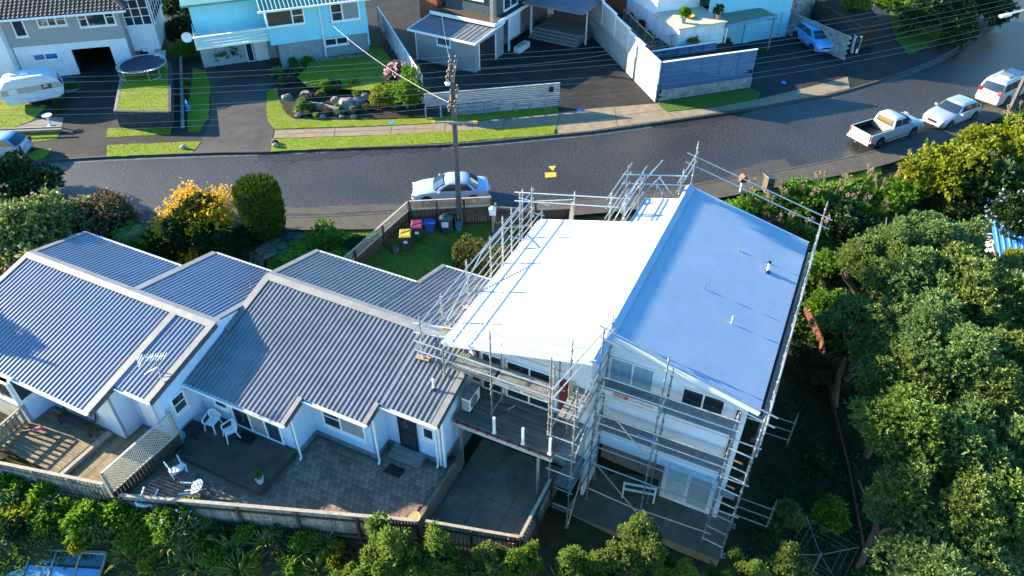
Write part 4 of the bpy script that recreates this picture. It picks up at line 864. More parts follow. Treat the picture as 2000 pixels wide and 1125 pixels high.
MB().lathe((-6.75, 14.3, -2.3), [(.14, 0), (.21, .3), (.24, .3), (.24, .37), (.2, .37), (.17, .3)], 14).build('pot', M('terracotta', (.5, .2, .1), .8), t); MB().lathe((-6.75, 14.3, -2.0), [(.18, 0), (.02, .04)], 12).build('soil', m_soil, t)
t = thing('terracotta_pot', 'straw-coloured pot by the end post of the long patio fence', 'pot', (-10.3, 12.9, -1.53), PH)
MB().lathe((-10.35, 13.0, -1.53), [(.16, 0), (.26, .36), (.28, .36), (.28, .44), (.2, .42)], 14).build('pot', M('straw_pot', (.45, .3, .12), .8), t); MB().lathe((-10.35, 13.0, -1.15), [(.22, 0), (.02, .03)], 12).build('soil', m_soil, t)
# ---- left timber deck with balustrade and screen
D1 = thing('timber_deck', 'weathered brown two-level deck at lower left with spaced boards', 'deck', (-24.5, 10, -2), PH)
for i in range(20): MB().box((-27.6, 8.55+i*.122, -1.24), (-24.35, 8.66+i*.122, -1.2)).build('board', m_deckt, D1)
for i in range(24): MB().box((-24.1+i*.115, 8.75, -1.42), (-23.995+i*.115, 12.05, -1.38)).build('board', m_deckt, D1)
MB().box((-24.35, 8.6, -1.42), (-24.12, 11.1, -1.22)).build('step', m_cap, D1)
for u in (-27.5, -25.9, -24.3, -22.9, -21.5): MB().box((u, 8.6, -2.6), (u+.09, 8.69, -1.45)).build('support_post', m_timd, D1)
MB().box((-27.6, 8.56, -1.62), (-21.4, 8.6, -1.44)).build('edge_joist', m_timd, D1)
F0 = thing('paling_fence', 'tall paling balustrade with gaps along the lower edge of the brown deck', 'fence', (-24, 8.2, -2), PH, 'weathered fences below the houses')
run(F0, (-26.0, 7.66), (-21.45, 8.72), (-2.0, -2.05), (-.3, -.3), 'boards', m_timg, m_cap, side=-1, bw=.09, gap=.07, post=1.5, postmat=m_timg, capw=.13)
run(F0, (-30.5, 7.2), (-26.1, 7.6), (-2.0, -2.0), (-.3, -.3), 'boards', m_timg, m_cap, side=-1, bw=.09, gap=.07, post=1.5, postmat=m_timg, capw=.5)
run(F0, (-27.7, 9.9), (-27.5, 7.7), (-1.3, -1.3), (-.3, -.3), 'boards', m_timg, m_cap, side=-1, bw=.09, gap=.12, post=2.2, postmat=m_timg)
MB().bar((-25.6, 7.58, -2.3), (-22.6, 8.28, -2.45), .04, .45).build('skirting', M('faded_red_board', (.32, .07, .08), .8, (.22, .05, .06), ns=3), F0)
MB().bar((-22.55, 8.3, -2.45), (-20.7, 8.7, -2.5), .08, .3).build('skirting', m_block, F0)
CL = thing('wall_clothesline', 'fold-down clothesline frame fixed to the deck balustrade', 'clothesline', (-23.2, 7.9, -.9), PH)
ca, cb = Vector((-24.4, 7.93, -.95)), Vector((-21.75, 8.55, -.95)); cn = Vector((.226, -.974, -.9))*.42
for a, b in ((ca, ca+cn), (cb, cb+cn), (ca+cn, cb+cn)): MB().tube(a, b, .014, 6).build('arm', m_galvd, CL)
for k in range(1, 5): MB().tube(ca+cn*k/5, cb+cn*k/5, .005, 4).build('line', m_galvd, CL)
SC = thing('lattice_screen', 'tall pale lattice screen between the deck and the dark terrace', 'screen', (-21.2, 10.4, -1.5), PH)
run(SC, (-21.4, 8.85), (-20.98, 12.0), (-1.9, -1.5), (.25, .6), 'lattice', m_timd, M('pale_lattice', (.5, .46, .38), .8, (.38, .35, .29), ns=4), side=1, lat=1.25, post=3.2, postmat=m_timg, rails=False)
t = thing('garden_bench', 'dark bench with latticed ends against the white wall on the deck', 'bench', (-25.3, 10.8, -1.2), PH)
for i in range(4): MB().box((-26.4, 10.45+i*.12, -.78), (-24.6, 10.55+i*.12, -.75)).build('slat', m_timd, t)
for u in (-26.4, -24.65):
    for v in (10.47, 10.87): MB().box((u, v, -1.2), (u+.06, v+.06, -.5)).build('leg', m_timd, t)
    e = MB()
    for k in range(5): e.bar((u+.03, 10.5, -1.1+k*.12), (u+.03, 10.9, -.98+k*.1), .02, .03)
    e.build('end_panel', m_timd, t)
for k, u in enumerate((-26.1, -25.35)):
    t = thing('framed_panel', ('left' if k == 0 else 'right')+' of two dark framed panels leaning over the deck bench', 'panel', (u, 11.0, -.75), PH, 'framed panels on the bench')
    m = MB(); z = -.74
    for a, b in (((0, 0), (.7, 0)), ((.7, 0), (.7, .55)), ((.7, .55), (0, .55)), ((0, .55), (0, 0))): m.bar((u+a[0], 11.0+a[1]*.25, z+a[1]), (u+b[0], 11.0+b[1]*.25, z+b[1]), .04, .04)
    f = m.build('frame', m_blackp, t); MB().slab([(u+.02, 11.0, z), (u+.68, 11.0, z), (u+.68, 11.135, z+.54), (u+.02, 11.135, z+.54)], (0, .012, 0)).build('sheet', M('lilac_sheet', (.35, .33, .45), .4, (.25, .24, .34), ns=5), t)
t = thing('garden_table', 'grey weathered table at the left edge of the deck', 'table', (-28.6, 8.8, -1.25), PH)
for i in range(5): MB().box((-29.4, 8.3+i*.17, -.56), (-28.1, 8.45+i*.17, -.52)).build('slat', m_timg, t)
for u in (-29.3, -28.25):
    for v in (8.35, 9.0): MB().box((u, v, -1.3), (u+.07, v+.07, -.56)).build('leg', m_timg, t)
t = thing('broom', 'pink broom lying across the deck corner', 'broom', (-27.2, 9.4, -1.19), PH)
MB().tube((-27.9, 9.1, -1.17), (-26.95, 9.75, -1.0), .016, 6).build('handle', M('pale_pink_pole', (.6, .42, .4), .6), t); MB().cbox((-26.85, 9.82, -1.02), (.32, .09, .14), .9).build('head', M('pink_head', (.6, .15, .2), .6), t)
# ---- plastic chairs
m_pl = M('white_plastic', (.74, .76, .78), .45, (.7, .72, .74), ns=5)
def chair_parts(t):
    MB().loft([[(-.21, -.2, .41), (.21, -.2, .41), (.23, .22, .43), (-.23, .22, .43)], [(-.22, -.21, .44), (.22, -.21, .44), (.24, .23, .46), (-.24, .23, .46)]]).build('seat', m_pl, t, bevel=.015)
    b = MB()
    for k in range(6):
        a = -.5+k*.2; b.bar((a*.36, .22-.04*abs(a), .45), (a*.52, .34-.06*abs(a), .84-.14*a*a*2), .045, .018, up=(0, 1, 0))
    pts = [Vector((x*.3, .34-.05*abs(x), .86-.16*x*x)) for x in (-1, -.66, -.33, 0, .33, .66, 1)]
    for p_, q_ in zip(pts, pts[1:]): b.bar(p_, q_, .03, .06)
    b.bar((-.3, .29, .7), (-.25, .21, .44), .05, .03).bar((.3, .29, .7), (.25, .21, .44), .05, .03)
    b.build('backrest', m_pl, t)
    for s in (-1, 1):
        MB().bar((s*.28, -.2, .64), (s*.3, .29, .7), .055, .03).bar((s*.28, -.2, .64), (s*.25, -.22, .43), .05, .04).build('armrest', m_pl, t)
        MB().bar((s*.22, -.19, .42), (s*.27, -.25, 0), .055, .04).build('leg', m_pl, t); MB().bar((s*.23, .21, .43), (s*.27, .3, 0), .055, .04).build('leg', m_pl, t)
def chair(loc, rz, label, tilt=(0, 0)):
    t = thing('plastic_chair', label, 'chair', ang=rz, loc=loc, group='white plastic chairs on the terrace'); t.rotation_euler = (tilt[0], tilt[1], rz); chair_parts(t); return t
p = u2w(-20.35, 13.15, -1.27); chair(p, PH+.1, 'white plastic armchair in the corner by the blue-shaded wall')
p = u2w(-19.35, 13.1, -1.27); chair(p, PH-.5, 'white plastic armchair in front of the sliding door')
for u, v, z, rz, tl_, lb in ((-20.55, 11.0, -1.22, 1.2, (R(88), 0), 'overturned white plastic chair at the corner of the dark platform'), (-20.25, 9.6, -1.25, .4, (R(88), .2), 'overturned white chair by the foot of the lattice screen'), (-19.2, 10.1, -1.25, 2.2, (R(90), 0), 'overturned white chair just behind the long patio fence')):
    p = u2w(u, v, z); chair(p, PH+rz, lb, tl_)
t = thing('low_table', 'square dark low table beside the corner chair', 'table', (-20.85, 12.55, -1.28), PH)
MB().box((-21.2, 12.3, -.92), (-20.55, 12.95, -.88)).build('top', m_blackp, t)
for u in (-21.15, -20.65):
    for v in (12.35, 12.85): MB().box((u, v, -1.28), (u+.05, v+.05, -.92)).build('leg', m_blackp, t)
for u, v, z, lb in ((-18.75, 13.35, -1.275, 'black door mat in front of the sliding door'), (-12.35, 14.75, -1.53, 'black door mat on the pavers below the door steps')):
    m = MB().box((u-.38, v-.24, z), (u+.38, v+.24, z+.02)); m.box((u-.33, v-.19, z+.02), (u+.33, v+.19, z+.028)); tag(m.build('door_mat', m_blackp, base=(u, v, z), ang=PH), lb, 'mat', 'door mats')
# ---- bottom-left glazed frame
p0, p1 = UV(-30, 1066, -2.3), UV(208, 1081, -2.3)
GH = thing('glasshouse', 'low timber glasshouse with panes tinted like reflected sky in the bottom left corner', 'glasshouse', (p0.x, p0.y, -5), PH)
gd = (p1-p0); gl = gd.length; gd.normalize(); gn = Vector((gd.y, -gd.x, 0))
MB().bar(p0, p1, .12, .12).build('ridge_beam', m_cap, GH)
m_skyg = M('sky_tinted_pane', (.10, .22, .40), .06, (.09, .2, .37), ns=1, spec=1)  # blue sky reflection put into the pane's base colour
for k in range(6):
    a = p0+gd*gl*k/5; MB().bar(a, a+gn*1.5+Vector((0, 0, -.55)), .07, .09).build('rafter', m_timg, GH)
    if k < 5:
        for j in range(3):
            f0, f1 = j*.5+.05, j*.5+.46; A_ = [p0+gd*(gl*(k+e)/5)+gn*f+Vector((0, 0, -.55*f/1.5)) for e, f in ((.06, f0), (.94, f0), (.94, f1), (.06, f1))]
            MB().slab(A_, (0, 0, .012)).build('pane', m_skyg if j == 1 else MATS['corrugated_plastic'] if j == 2 else m_glassb, GH)
for f in (.5, 1.0, 1.5): MB().bar(p0+gn*f+Vector((0, 0, -.55*f/1.5)), p1+gn*f+Vector((0, 0, -.55*f/1.5)), .05, .05).build('purlin', m_timd, GH)
for k in range(6):
    a = p0+gd*gl*k/5; MB().bar(a+Vector((0, 0, -2.2)), a, .09, .09).build('post', m_timg, GH); b = a+gn*1.5; MB().bar(b+Vector((0, 0, -2.6)), b+Vector((0, 0, -.55)), .09, .09).build('post', m_timg, GH)
# ---- right-hand yard: red fence, rotary clothesline
RF = thing('board_fence', 'low red-brown board fence running down the dark bank', 'fence', (4, 24, -4), PH)
rp = [UV(1575, 590, -2.0), UV(1605, 655, -2.7), UV(1630, 800, -3.7), UV(1655, 900, -4.1), UV(1690, 1080, -4.7), UV(1715, 1180, -5.2)]
m_redf = M('red_brown_fence', (.16, .05, .035), .85, (.09, .03, .022), ns=4, isl=.25)
for a, b in zip(rp, rp[1:]): run(RF, a, b, (a.z-1.1, b.z-1.1), (a.z, b.z), 'boards', m_redf, m_redf, side=1, bw=.14, gap=.015, post=2.2)
c = UV(1602, 1085, -3.4); g_ = guv(c.x, c.y)
RC = thing('rotary_clothesline', 'rotary clothesline with folded-out wires in the shaded lower yard', 'clothesline', (c.x, c.y, g_), PH)
MB().tube((c.x, c.y, g_), (c.x, c.y, -3.2), .03, 8).build('pole', m_galv, RC)
tips = []
for k in range(4):
    a = .55+k*math.pi/2; tp = Vector((c.x+1.5*math.cos(a), c.y+1.5*math.sin(a), -3.05)); tips.append(tp); MB().tube((c.x, c.y, -3.35), tp, .014, 6).build('arm', m_galvd, RC)
for f in (.55, .75, 1.0):
    for k in range(4):
        A_, B_ = [Vector((c.x, c.y, -3.35)).lerp(tips[(k+e) % 4], f) for e in (0, 1)]; MB().tube(A_, B_, .004, 4).build('wire', m_galvd, RC)
WF2 = thing('timber_handrail', 'white painted timber handrail standing on the lower path under the gable', 'handrail', (-3.2, 18.9, -4), PH)
for a, b in (((-3.9, 19.3, -3.0), (-2.55, 19.6, -3.0)), ((-3.9, 19.3, -3.4), (-2.55, 19.6, -3.4)), ((-3.9, 19.3, -4.02), (-3.9, 19.3, -2.95)), ((-2.6, 19.6, -4.02), (-2.6, 19.6, -2.95))): MB().bar(a, b, .07, .07).build('rail' if a[2] == b[2] else 'post', m_trim, WF2)
# ================================================================== far side of the street
def WP(x, y, ang, q):
    a = (x-1000)/FPX; b = (562.5-y)/FPX; d = (a, CT+b*ST, -ST+b*CT); t = q/(-math.sin(ang)*d[0]+math.cos(ang)*d[1])
    p = fr((d[0]*t, d[1]*t, 0), ang); return Vector((p.x, q, HC+d[2]*t))
def win_px(par, ang, q, tl, br, **k):
    a, b = WP(*tl, ang, q), WP(*br, ang, q); return window(par, (a.x, q), (1, 0), (0, -1), b.x-a.x, b.z, a.z, **k)
G0 = .12
# ---- grey brick house with garage (far left)
aA = R(14.28); qA = 60.40
HA = thing('brick_house', 'grey brick and white house with dark tiled roof and open garage', 'house', (-18, 62, G0), aA)
m_brick = M('grey_brick', (.42, .40, .38), .85, (.34, .325, .31), ns=8, bump=.3, bs=60, stretch=(1, 1, 4))
m_tile = M('dark_roof_tile', (.075, .062, .05), .7, (.045, .038, .032), ns=5, isl=.25)
def rect(m, p0, p1, q, z0, z1, t=.15, n=-1): return m.box((p0, q, z0), (p1, q-n*t, z1))
# garage front with a real opening
MB().box((-22.3, qA, G0), (-18.55, qA+.2, 2.53)).build('wall', m_white, HA); MB().box((-15.85, qA, G0), (-14.6, qA+.2, 2.53)).build('wall', m_white, HA); MB().box((-18.55, qA, 2.02), (-15.85, qA+.2, 2.53)).build('lintel', m_white, HA)
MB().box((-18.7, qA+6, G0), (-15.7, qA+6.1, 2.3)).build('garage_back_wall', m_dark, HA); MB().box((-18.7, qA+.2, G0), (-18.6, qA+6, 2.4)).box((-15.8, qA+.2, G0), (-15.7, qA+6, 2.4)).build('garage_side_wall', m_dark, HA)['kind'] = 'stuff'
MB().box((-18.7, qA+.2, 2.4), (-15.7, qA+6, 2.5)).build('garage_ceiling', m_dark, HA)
bw = MB()
for i in range(26):
    z = 2.55+i*.084
    bw.box((-22.35, qA-.06, z), (-14.55, qA+.14, z+.074))
bw.build('brick_wall', m_brick, HA); MB().box((-22.3, qA+.02, 2.5), (-14.6, qA+.2, 4.72)).build('mortar_core', M('mortar', (.2, .19, .18), .9), HA)
MB().box((-14.75, qA+.3, G0), (-14.6, qA+10, 4.72)).build('wall', m_brick, HA); MB().box((-26.5, qA+.6, G0), (-22.32, qA+10, 4.7)).build('wall', m_white, HA)
MB().box((-26.5, qA-.9, G0), (-22.4, qA+.5, 4.6)).build('wall', m_white, HA)
for tl, br, c, r in (((16, 34), (57, 71), (), ()), ((66, 29), (133, 49), (.36, .64), [(.5,), (), (.5,)]), ((145, 21), (229, 48), (.24, .74), [(.5,), (), (.5,)])):
    win_px(HA, aA, qA-.07, tl, br, cols=c, rows=r, fw=.1)
win_px(HA, aA, qA-.01, (62, 105.6), (117, 115), cols=(.47,), pm=M('blue_reflection_tint', (.03, .14, .4), .1, spec=.9), fw=.08)  # the window's blue reflection is painted as base colour
# tiled hip roof with stepped courses and wavy tiles
def tile_roof(par, p0, p1, q0, ze, k, rows, ck=.34, hip=1.0, mat=None):
    for r in range(rows):
        m = MB(); qa, qb = q0+r*ck, q0+(r+1)*ck+.04; za, zb_ = ze+r*ck*k+.03, ze+(r+1)*ck*k-.005; a0 = p0+hip*r*ck; a1 = p1-hip*r*ck; n = int((a1-a0)/.06)
        top = []; bot = []
        for i in range(n+1):
            x = a0+(a1-a0)*i/n; h = .035*max(0, math.sin(2*math.pi*x/.3))**.6 if math.sin(2*math.pi*x/.3) > 0 else 0
            bot.append((x, qa, za+h)); top.append((x, qb, zb_+h))
        m.v = bot+top+[(x, y, z-.04-h_) for (x, y, z), h_ in zip(bot, [0]*len(bot))]; N = n+1
        m.f = [(i, i+1, N+i+1, N+i) for i in range(n)]+[(2*N+i, 2*N+i+1, i+1, i) for i in range(n)]
        m.build('tile_course', mat or m_tile, par)
tile_roof(HA, -27.5, -13.85, qA-.6, 4.78, .36, 13, hip=.7)
MB().slab([(-27.5, qA-.6, 4.72), (-13.85, qA-.6, 4.72), (-17.5, qA+5, 6.7), (-24, qA+5, 6.7)], (0, 0, .04)).build('roof_deck', m_tile, HA)
MB().slab([(-13.85, qA-.6, 4.73), (-13.85, qA+10.6, 4.73), (-17.5, qA+5, 6.72)], (0, 0, .03)).slab([(-13.85, qA+10.6, 4.73), (-27.5, qA+10.6, 4.73), (-24, qA+5, 6.7), (-17.5, qA+5, 6.72)], (0, 0, .03)).build('roof_slope', m_tile, HA)
MB().box((-27.5, qA-.74, 4.62), (-13.8, qA-.6, 4.75)).build('gutter', m_trim, HA)
MB().bar((-13.86, qA-.6, 4.85), (-17.5, qA+5, 6.78), .25, .09).build('hip_cap', m_tile, HA)
# glazed porch
MB().box((-14.55, qA+1.3, 1.0), (-12.6, qA+6, 3.2)).build('porch_wall', m_white, HA); MB().box((-14.5, qA+1.25, 2.9), (-12.55, qA+6.1, 5.0)).build('porch_glazing', m_glass, HA); MB().box((-14.7, qA+1.1, 5.0), (-12.4, qA+6.2, 5.12)).build('porch_roof', m_trim, HA)
window(HA, (-14.55, qA+1.24), (1, 0), (0, -1), 1.95, 2.95, 4.95, (.33, .66), (.35, .65), fw=.08); window(HA, (-12.54, qA+1.3), (0, 1), (1, 0), 4.6, 2.95, 4.95, (.2, .4, .6, .8), (.35, .65), fw=.08)
for k in range(4): MB().box((-13.9+k*.35, qA+1.0-.0*k, G0+.9-.22*k), (-13.5+k*.35, qA+2.2, G0+1.1-.22*k)).build('step', m_white, HA)
# ---- turquoise house
b0 = W(549, 135, G0); c1 = W(711, 63, 2.08); aB = math.atan2(c1.y-b0.y, c1.x-b0.x); qB = fr(b0, aB).y; pB = fr(b0, aB).x
HB = thing('turquoise_house', 'turquoise weatherboard house with green ribbed roof and white-railed balcony', 'house', (pB+3, qB+3, G0), aB)
m_tq = M('turquoise_weatherboard', (.25, .60, .68), .65, (.22, .55, .62), ns=2); m_grb = M('grey_block_base', (.30, .31, .31), .9, (.22, .23, .23), ns=4, bump=.3); m_grr = M('green_ribbed_roof', (.10, .25, .21), .5, (.07, .19, .165), ns=2, metal=.1)
Lb = 7.0; zB0, zB1 = 2.08, 4.72
MB().box((pB+.15, qB+.05, G0-.05), (pB+Lb, qB+.25, zB0)).build('base_wall', m_grb, HB); MB().box((pB+.15, qB+.25, G0-.05), (pB+.35, qB+8, zB0)).build('base_wall', m_grb, HB)
wall('wall', m_tq, HB, (pB-.35, qB-.15), (pB+Lb+.05, qB-.15), [(0, zB0), (Lb+.4, zB0), (Lb+.4, zB1), (0, zB1)], (0, -1), .15)
wall('wall', m_tq, HB, (pB+Lb+.05, qB-.15), (pB+Lb+.05, qB+8), [(0, zB0-1), (8.15, zB0-1), (8.15, zB1), (0, zB1)], (1, 0), .15)
wall('wall', m_tq, HB, (pB-.35, qB-.15), (pB-.35, qB+3.2), [(0, zB0), (3.35, zB0), (3.35, zB1), (0, zB1)], (-1, 0), .15)
for tl, br, c, r in (((515, 20), (597, 45), (.68,), [(), (.5,)]), ((642, 6), (704, 36), (.4,), [(.48,), ()])):
    win_px(HB, aB, qB-.19, tl, br, cols=c, rows=r, fw=.1, panes=[m_glass, m_glass] if c[0] > .5 else [m_glass, m_curtain])
win_px(HB, aB, qB+.03, (632.6, 75.6), (681, 84.6), cols=(.5,), fw=.09)
MB().tube((pB+3.55, qB-.22, zB1), (pB+3.55, qB-.22, G0), .05, 8).build('downpipe', m_trim, HB)
# recessed entry and balcony
wall('wall', m_tq, HB, (pB-5.5, qB+3.2), (pB-.35, qB+3.2), [(0, 2.4), (5.15, 2.4), (5.15, zB1), (0, zB1)], (0, -1), .15)
wall('wall', M('grey_entry_wall', (.4, .43, .43), .8), HB, (pB-5.5, qB+2.4), (pB+.1, qB+2.4), [(0, G0), (5.6, G0), (5.6, 2.4), (0, 2.4)], (0, -1))
MB().box((pB-1.55, qB+2.28, G0), (pB-.55, qB+2.39, 2.2)).build('door', m_trim, HB); window(HB, (pB-2.2, qB+2.37), (1, 0), (0, -1), .55, G0, 2.2, (), ())
MB().box((pB-5.6, qB+.0, 2.4), (pB-.4, qB+3.3, 2.55)).build('balcony_floor', m_trim, HB)
m_pgrn = M('pale_green_rail', (.5, .66, .6), .6, (.42, .58, .52), ns=3)
for z in (2.62, 2.86, 3.1): MB().box((pB-5.6, qB-.05, z), (pB-.4, qB-.01, z+.17)).build('balcony_board', m_pgrn, HB)
MB().box((pB-5.65, qB-.1, 3.3), (pB-.4, qB+.06, 3.37)).build('balcony_rail', m_trim, HB)
for u in (-5.6, -3.9, -2.2): MB().box((pB+u, qB-.02, 2.4), (pB+u+.09, qB+.07, 3.3)).build('balcony_post', m_trim, HB)
for z in (2.62, 2.86, 3.1): MB().box((pB-5.6, qB, z), (pB-5.56, qB+3.2, z+.17)).build('balcony_board', m_pgrn, HB)
rb0 = [(pB-1.1, qB-.75, zB1+.02), (pB+Lb+.6, qB-.75, zB1+.02)]
f_ = lambda a, b, h: (a, qB-.4+b, zB1+.02+.3*b+h)
corr(pB-.8, pB+Lb+.4, 0, 4.25, f_, [(0, 0), (.12, 0), (.14, .04), (.22, .04), (.24, 0)], .3).build('roof', m_grr, HB)
corr(pB-.8, pB+Lb+.4, 0, 4.55, lambda a, b, h: (a, qB+8.4-b, zB1+.02+.3*b+h), [(0, 0), (.12, 0), (.14, .04), (.22, .04), (.24, 0)], .3).build('roof', m_grr, HB)
for s_ in (pB-.4, pB+Lb): MB().slab([(s_, qB-.1, zB1), (s_, qB+8, zB1), (s_, qB+3.9, zB1+1.32)], (.1, 0, 0)).build('gable_wall', m_tq, HB)
MB().box((pB-.85, qB-.54, zB1-.1), (pB+Lb+.45, qB-.41, zB1+.03)).build('gutter', m_trim, HB); MB().box((pB-.8, qB-.4, zB1-.09), (pB+Lb+.4, qB-.1, zB1-.04)).build('soffit', m_trim, HB)
wall('wall', m_tq, HB, (pB-5.5, qB+8), (pB+Lb, qB+8), [(0, 0), (Lb+5.5, 0), (Lb+5.5, zB1), (0, zB1)], (0, 1))
MB().slab([(pB-6, qB+2.4, zB1), (pB-.4, qB+2.4, zB1), (pB-.4, qB+8.6, zB1+.1), (pB-6, qB+8.6, zB1+.1)], (0, 0, .15)).build('flat_roof', m_grr, HB)
DS = thing('satellite_dish', 'white satellite dish at the left end of the turquoise house balcony', 'satellite dish', (pB-5.9, qB-.1, 3.3), aB)
MB().lathe((pB-6.0, qB-.35, 3.55), [(.02, .10), (.2, .06), (.36, 0), (.37, -.01), (.2, .04), (.02, .08)], 16, 'Y').build('dish', m_trim, DS); MB().tube((pB-6.0, qB-.3, 3.55), (pB-5.6, qB, 3.3), .025, 6).build('arm', m_galv, DS)
ED = thing('bed_edging', 'row of short grey edging posts below the turquoise house', 'edging', (pB+4, qB-.4, G0), aB)
for i in range(34): MB().box((pB+2.7+i*.125, qB-.55-.012*i, .3), (pB+2.79+i*.125, qB-.45-.012*i, .72+.05*math.sin(i*2.3))).build('stake', m_timg, ED)
# ---- dark house with annex
aC = R(-29.55); qC = 45.77
HCx = thing('garage_annex', 'grey rendered annex with low dark roof and small white-framed window', 'outbuilding', (-32, 47, G0), aC)
m_gr = M('grey_render', (.30, .29, .285), .85, (.25, .245, .24), ns=2); m_gro = M('grey_membrane_roof', (.17, .18, .195), .6, (.13, .14, .15), ns=2)
MB().box((-34.55, qC, G0), (-29.15, qC+.18, 2.47)).build('wall', m_gr, HCx); MB().box((-34.55, qC+.18, G0), (-34.4, qC+4, 2.5)).build('wall', m_gr, HCx)
MB().box((-29.3, qC+.18, G0), (-29.15, qC+.55, 2.5)).build('wall', m_gr, HCx); MB().box((-29.3, qC+3.0, G0), (-29.15, qC+4.3, 2.5)).build('wall', m_gr, HCx); MB().box((-29.3, qC+.55, 2.15), (-29.15, qC+3.0, 2.5)).build('lintel', m_gr, HCx)
MB().box((-29.26, qC+.55, G0), (-29.2, qC+3.0, 2.15)).build('garage_door', M('black_door', (.02, .022, .025), .6), HCx)
for v in (qC+.5, qC+2.95): MB().box((-29.16, v, G0), (-29.1, v+.12, 2.2)).build('door_jamb', m_trim, HCx)
corr(-34.95, -28.9, 0, 4.4, lambda a, b, h: (a, qC-.35+b, 2.55+.06*b+h), [(0, 0), (.3, 0), (.31, .03), (.34, .03), (.35, 0)], .4).build('roof', m_gro, HCx)
MB().box((-35, qC-.4, 2.42), (-28.85, qC-.34, 2.58)).build('fascia', m_trim, HCx); MB().bar((-28.87, qC-.35, 2.52), (-28.87, qC+4.05, 2.79), .05, .16).build('fascia', m_trim, HCx); MB().bar((-34.97, qC-.35, 2.52), (-34.97, qC+4.05, 2.79), .05, .16).build('fascia', m_trim, HCx)
win_px(HCx, aC, qC-.01, (853, 69), (881, 93), fw=.08, pm=M('olive_glass', (.06, .07, .05), .1, spec=.8))
MB().tube((-34.5, qC-.05, 2.4), (-34.5, qC-.05, G0), .045, 8).build('downpipe', m_trim, HCx)
HD = thing('dark_house', 'dark timber and brick house with white-edged deck above a carport', 'house', (-30, 54, G0), aC)
m_teal = M('dark_teal_board', (.05, .08, .085), .7, (.035, .06, .065), ns=3); m_rbr = M('red_brick', (.32, .1, .055), .85, (.24, .07, .04), ns=6, bump=.3)
MB().box((-34.8, qC+2.55, 2.9), (-28.95, qC+14, 3.05)).build('deck_floor', M('dark_deck', (.07, .05, .035), .8), HD)
MB().box((-34.85, qC+2.5, 2.86), (-28.9, qC+2.56, 3.12)).build('deck_fascia', m_trim, HD); MB().box((-28.95, qC+2.5, 2.86), (-28.88, qC+14, 3.12)).build('deck_fascia', m_trim, HD)
wall('wall', m_teal, HD, (-34.3, qC+4.0), (-29.6, qC+4.0), [(0, 3.05), (4.7, 3.05), (4.7, 6.6), (0, 6.6)], (0, -1), .18)
wall('wall', m_teal, HD, (-29.6, qC+4.0), (-29.6, qC+13), [(0, 3.05), (9, 3.05), (9, 6.6), (0, 6.6)], (1, 0), .18)
window(HD, (-33.3, qC+3.97), (1, 0), (0, -1), 2.6, 4.1, 5.9, (.5,), ()); window(HD, (-29.57, qC+5), (0, 1), (1, 0), 2.2, 3.2, 5.6, (.5,), ())
window(HD, (-29.57, qC+8.5), (0, 1), (1, 0), 2.2, 3.2, 5.6, (.5,), ())
MB().box((-29.4, qC+2.7, 3.05), (-29.1, qC+3.0, 6.5)).build('post', m_galvd, HD)
MB().slab([(-36, qC+3.2, 6.6), (-28.6, qC+3.2, 6.6), (-28.6, qC+14, 6.6), (-36, qC+14, 6.6)], (0, 0, .25)).build('roof', m_gro, HD)
MB().box((-36.6, qC+3.6, G0), (-34.9, qC+9, 6.4)).build('brick_wall', m_rbr, HD); MB().box((-34.4, qC+4.4, G0), (-30, qC+13.5, 2.9)).build('wall', m_gr, HD)
MB().box((-29.1, qC+8.6, G0), (-28.95, qC+8.75, 2.86)).build('post', m_trim, HD); MB().box((-29.1, qC+4.9, G0), (-28.98, qC+5.02, 2.86)).build('post', m_trim, HD)
lt = MB()
for i in range(14): lt.box((-29.06, qC+5.1+i*.12, 1.0), (-29.03, qC+5.16+i*.12, 2.85))
for j in range(12): lt.box((-29.03, qC+5.05, 1.05+j*.15), (-29.0, qC+6.8, 1.1+j*.15))
lt.build('lattice_panel', m_white2, HD)['kind'] = 'stuff'
for k in range(4): MB().box((-29.0+.0, qC+8.2+.3*k, G0), (-24.6, qC+8.5+.3*k, G0+.17*(k+1))).build('step', m_plinth, HD)
MB().box((-28.9, qC+9.4, G0), (-24.5, qC+14, G0+.69)).build('entry_floor', m_plinth, HD); MB().box((-29.5, qC+13.8, G0), (-22, qC+14.2, 6.6)).build('brick_wall', m_rbr, HD)
MB().slab([(-29, qC+7, 3.3), (-23.6, qC+7, 3.3), (-23.6, qC+14, 3.3), (-29, qC+14, 3.3)], (0, 0, .15)).build('carport_roof', m_gro, HD); MB().box((-24.3, qC+9.2, G0), (-24.2, qC+9.3, 3.3)).build('post', m_trim, HD)
p = W(882, 62, .5)
t = thing('planter_tray', 'pale planter trough with stones beside the annex steps', 'planter', (-28.2, qC+5.3, G0), aC); MB().box((-28.55, qC+4.9, G0), (-28.0, qC+6.6, G0+.45)).build('trough', m_white2, t); MB().lathe((-28.27, qC+5.8, G0+.42), [(.24, 0), (.26, .1), (.12, .22)], 9).build('stone', m_block, t); MB().lathe((-28.27, qC+5.2, G0+.42), [(.14, 0), (.15, .08), (.06, .15)], 8).build('stone', m_block, t)
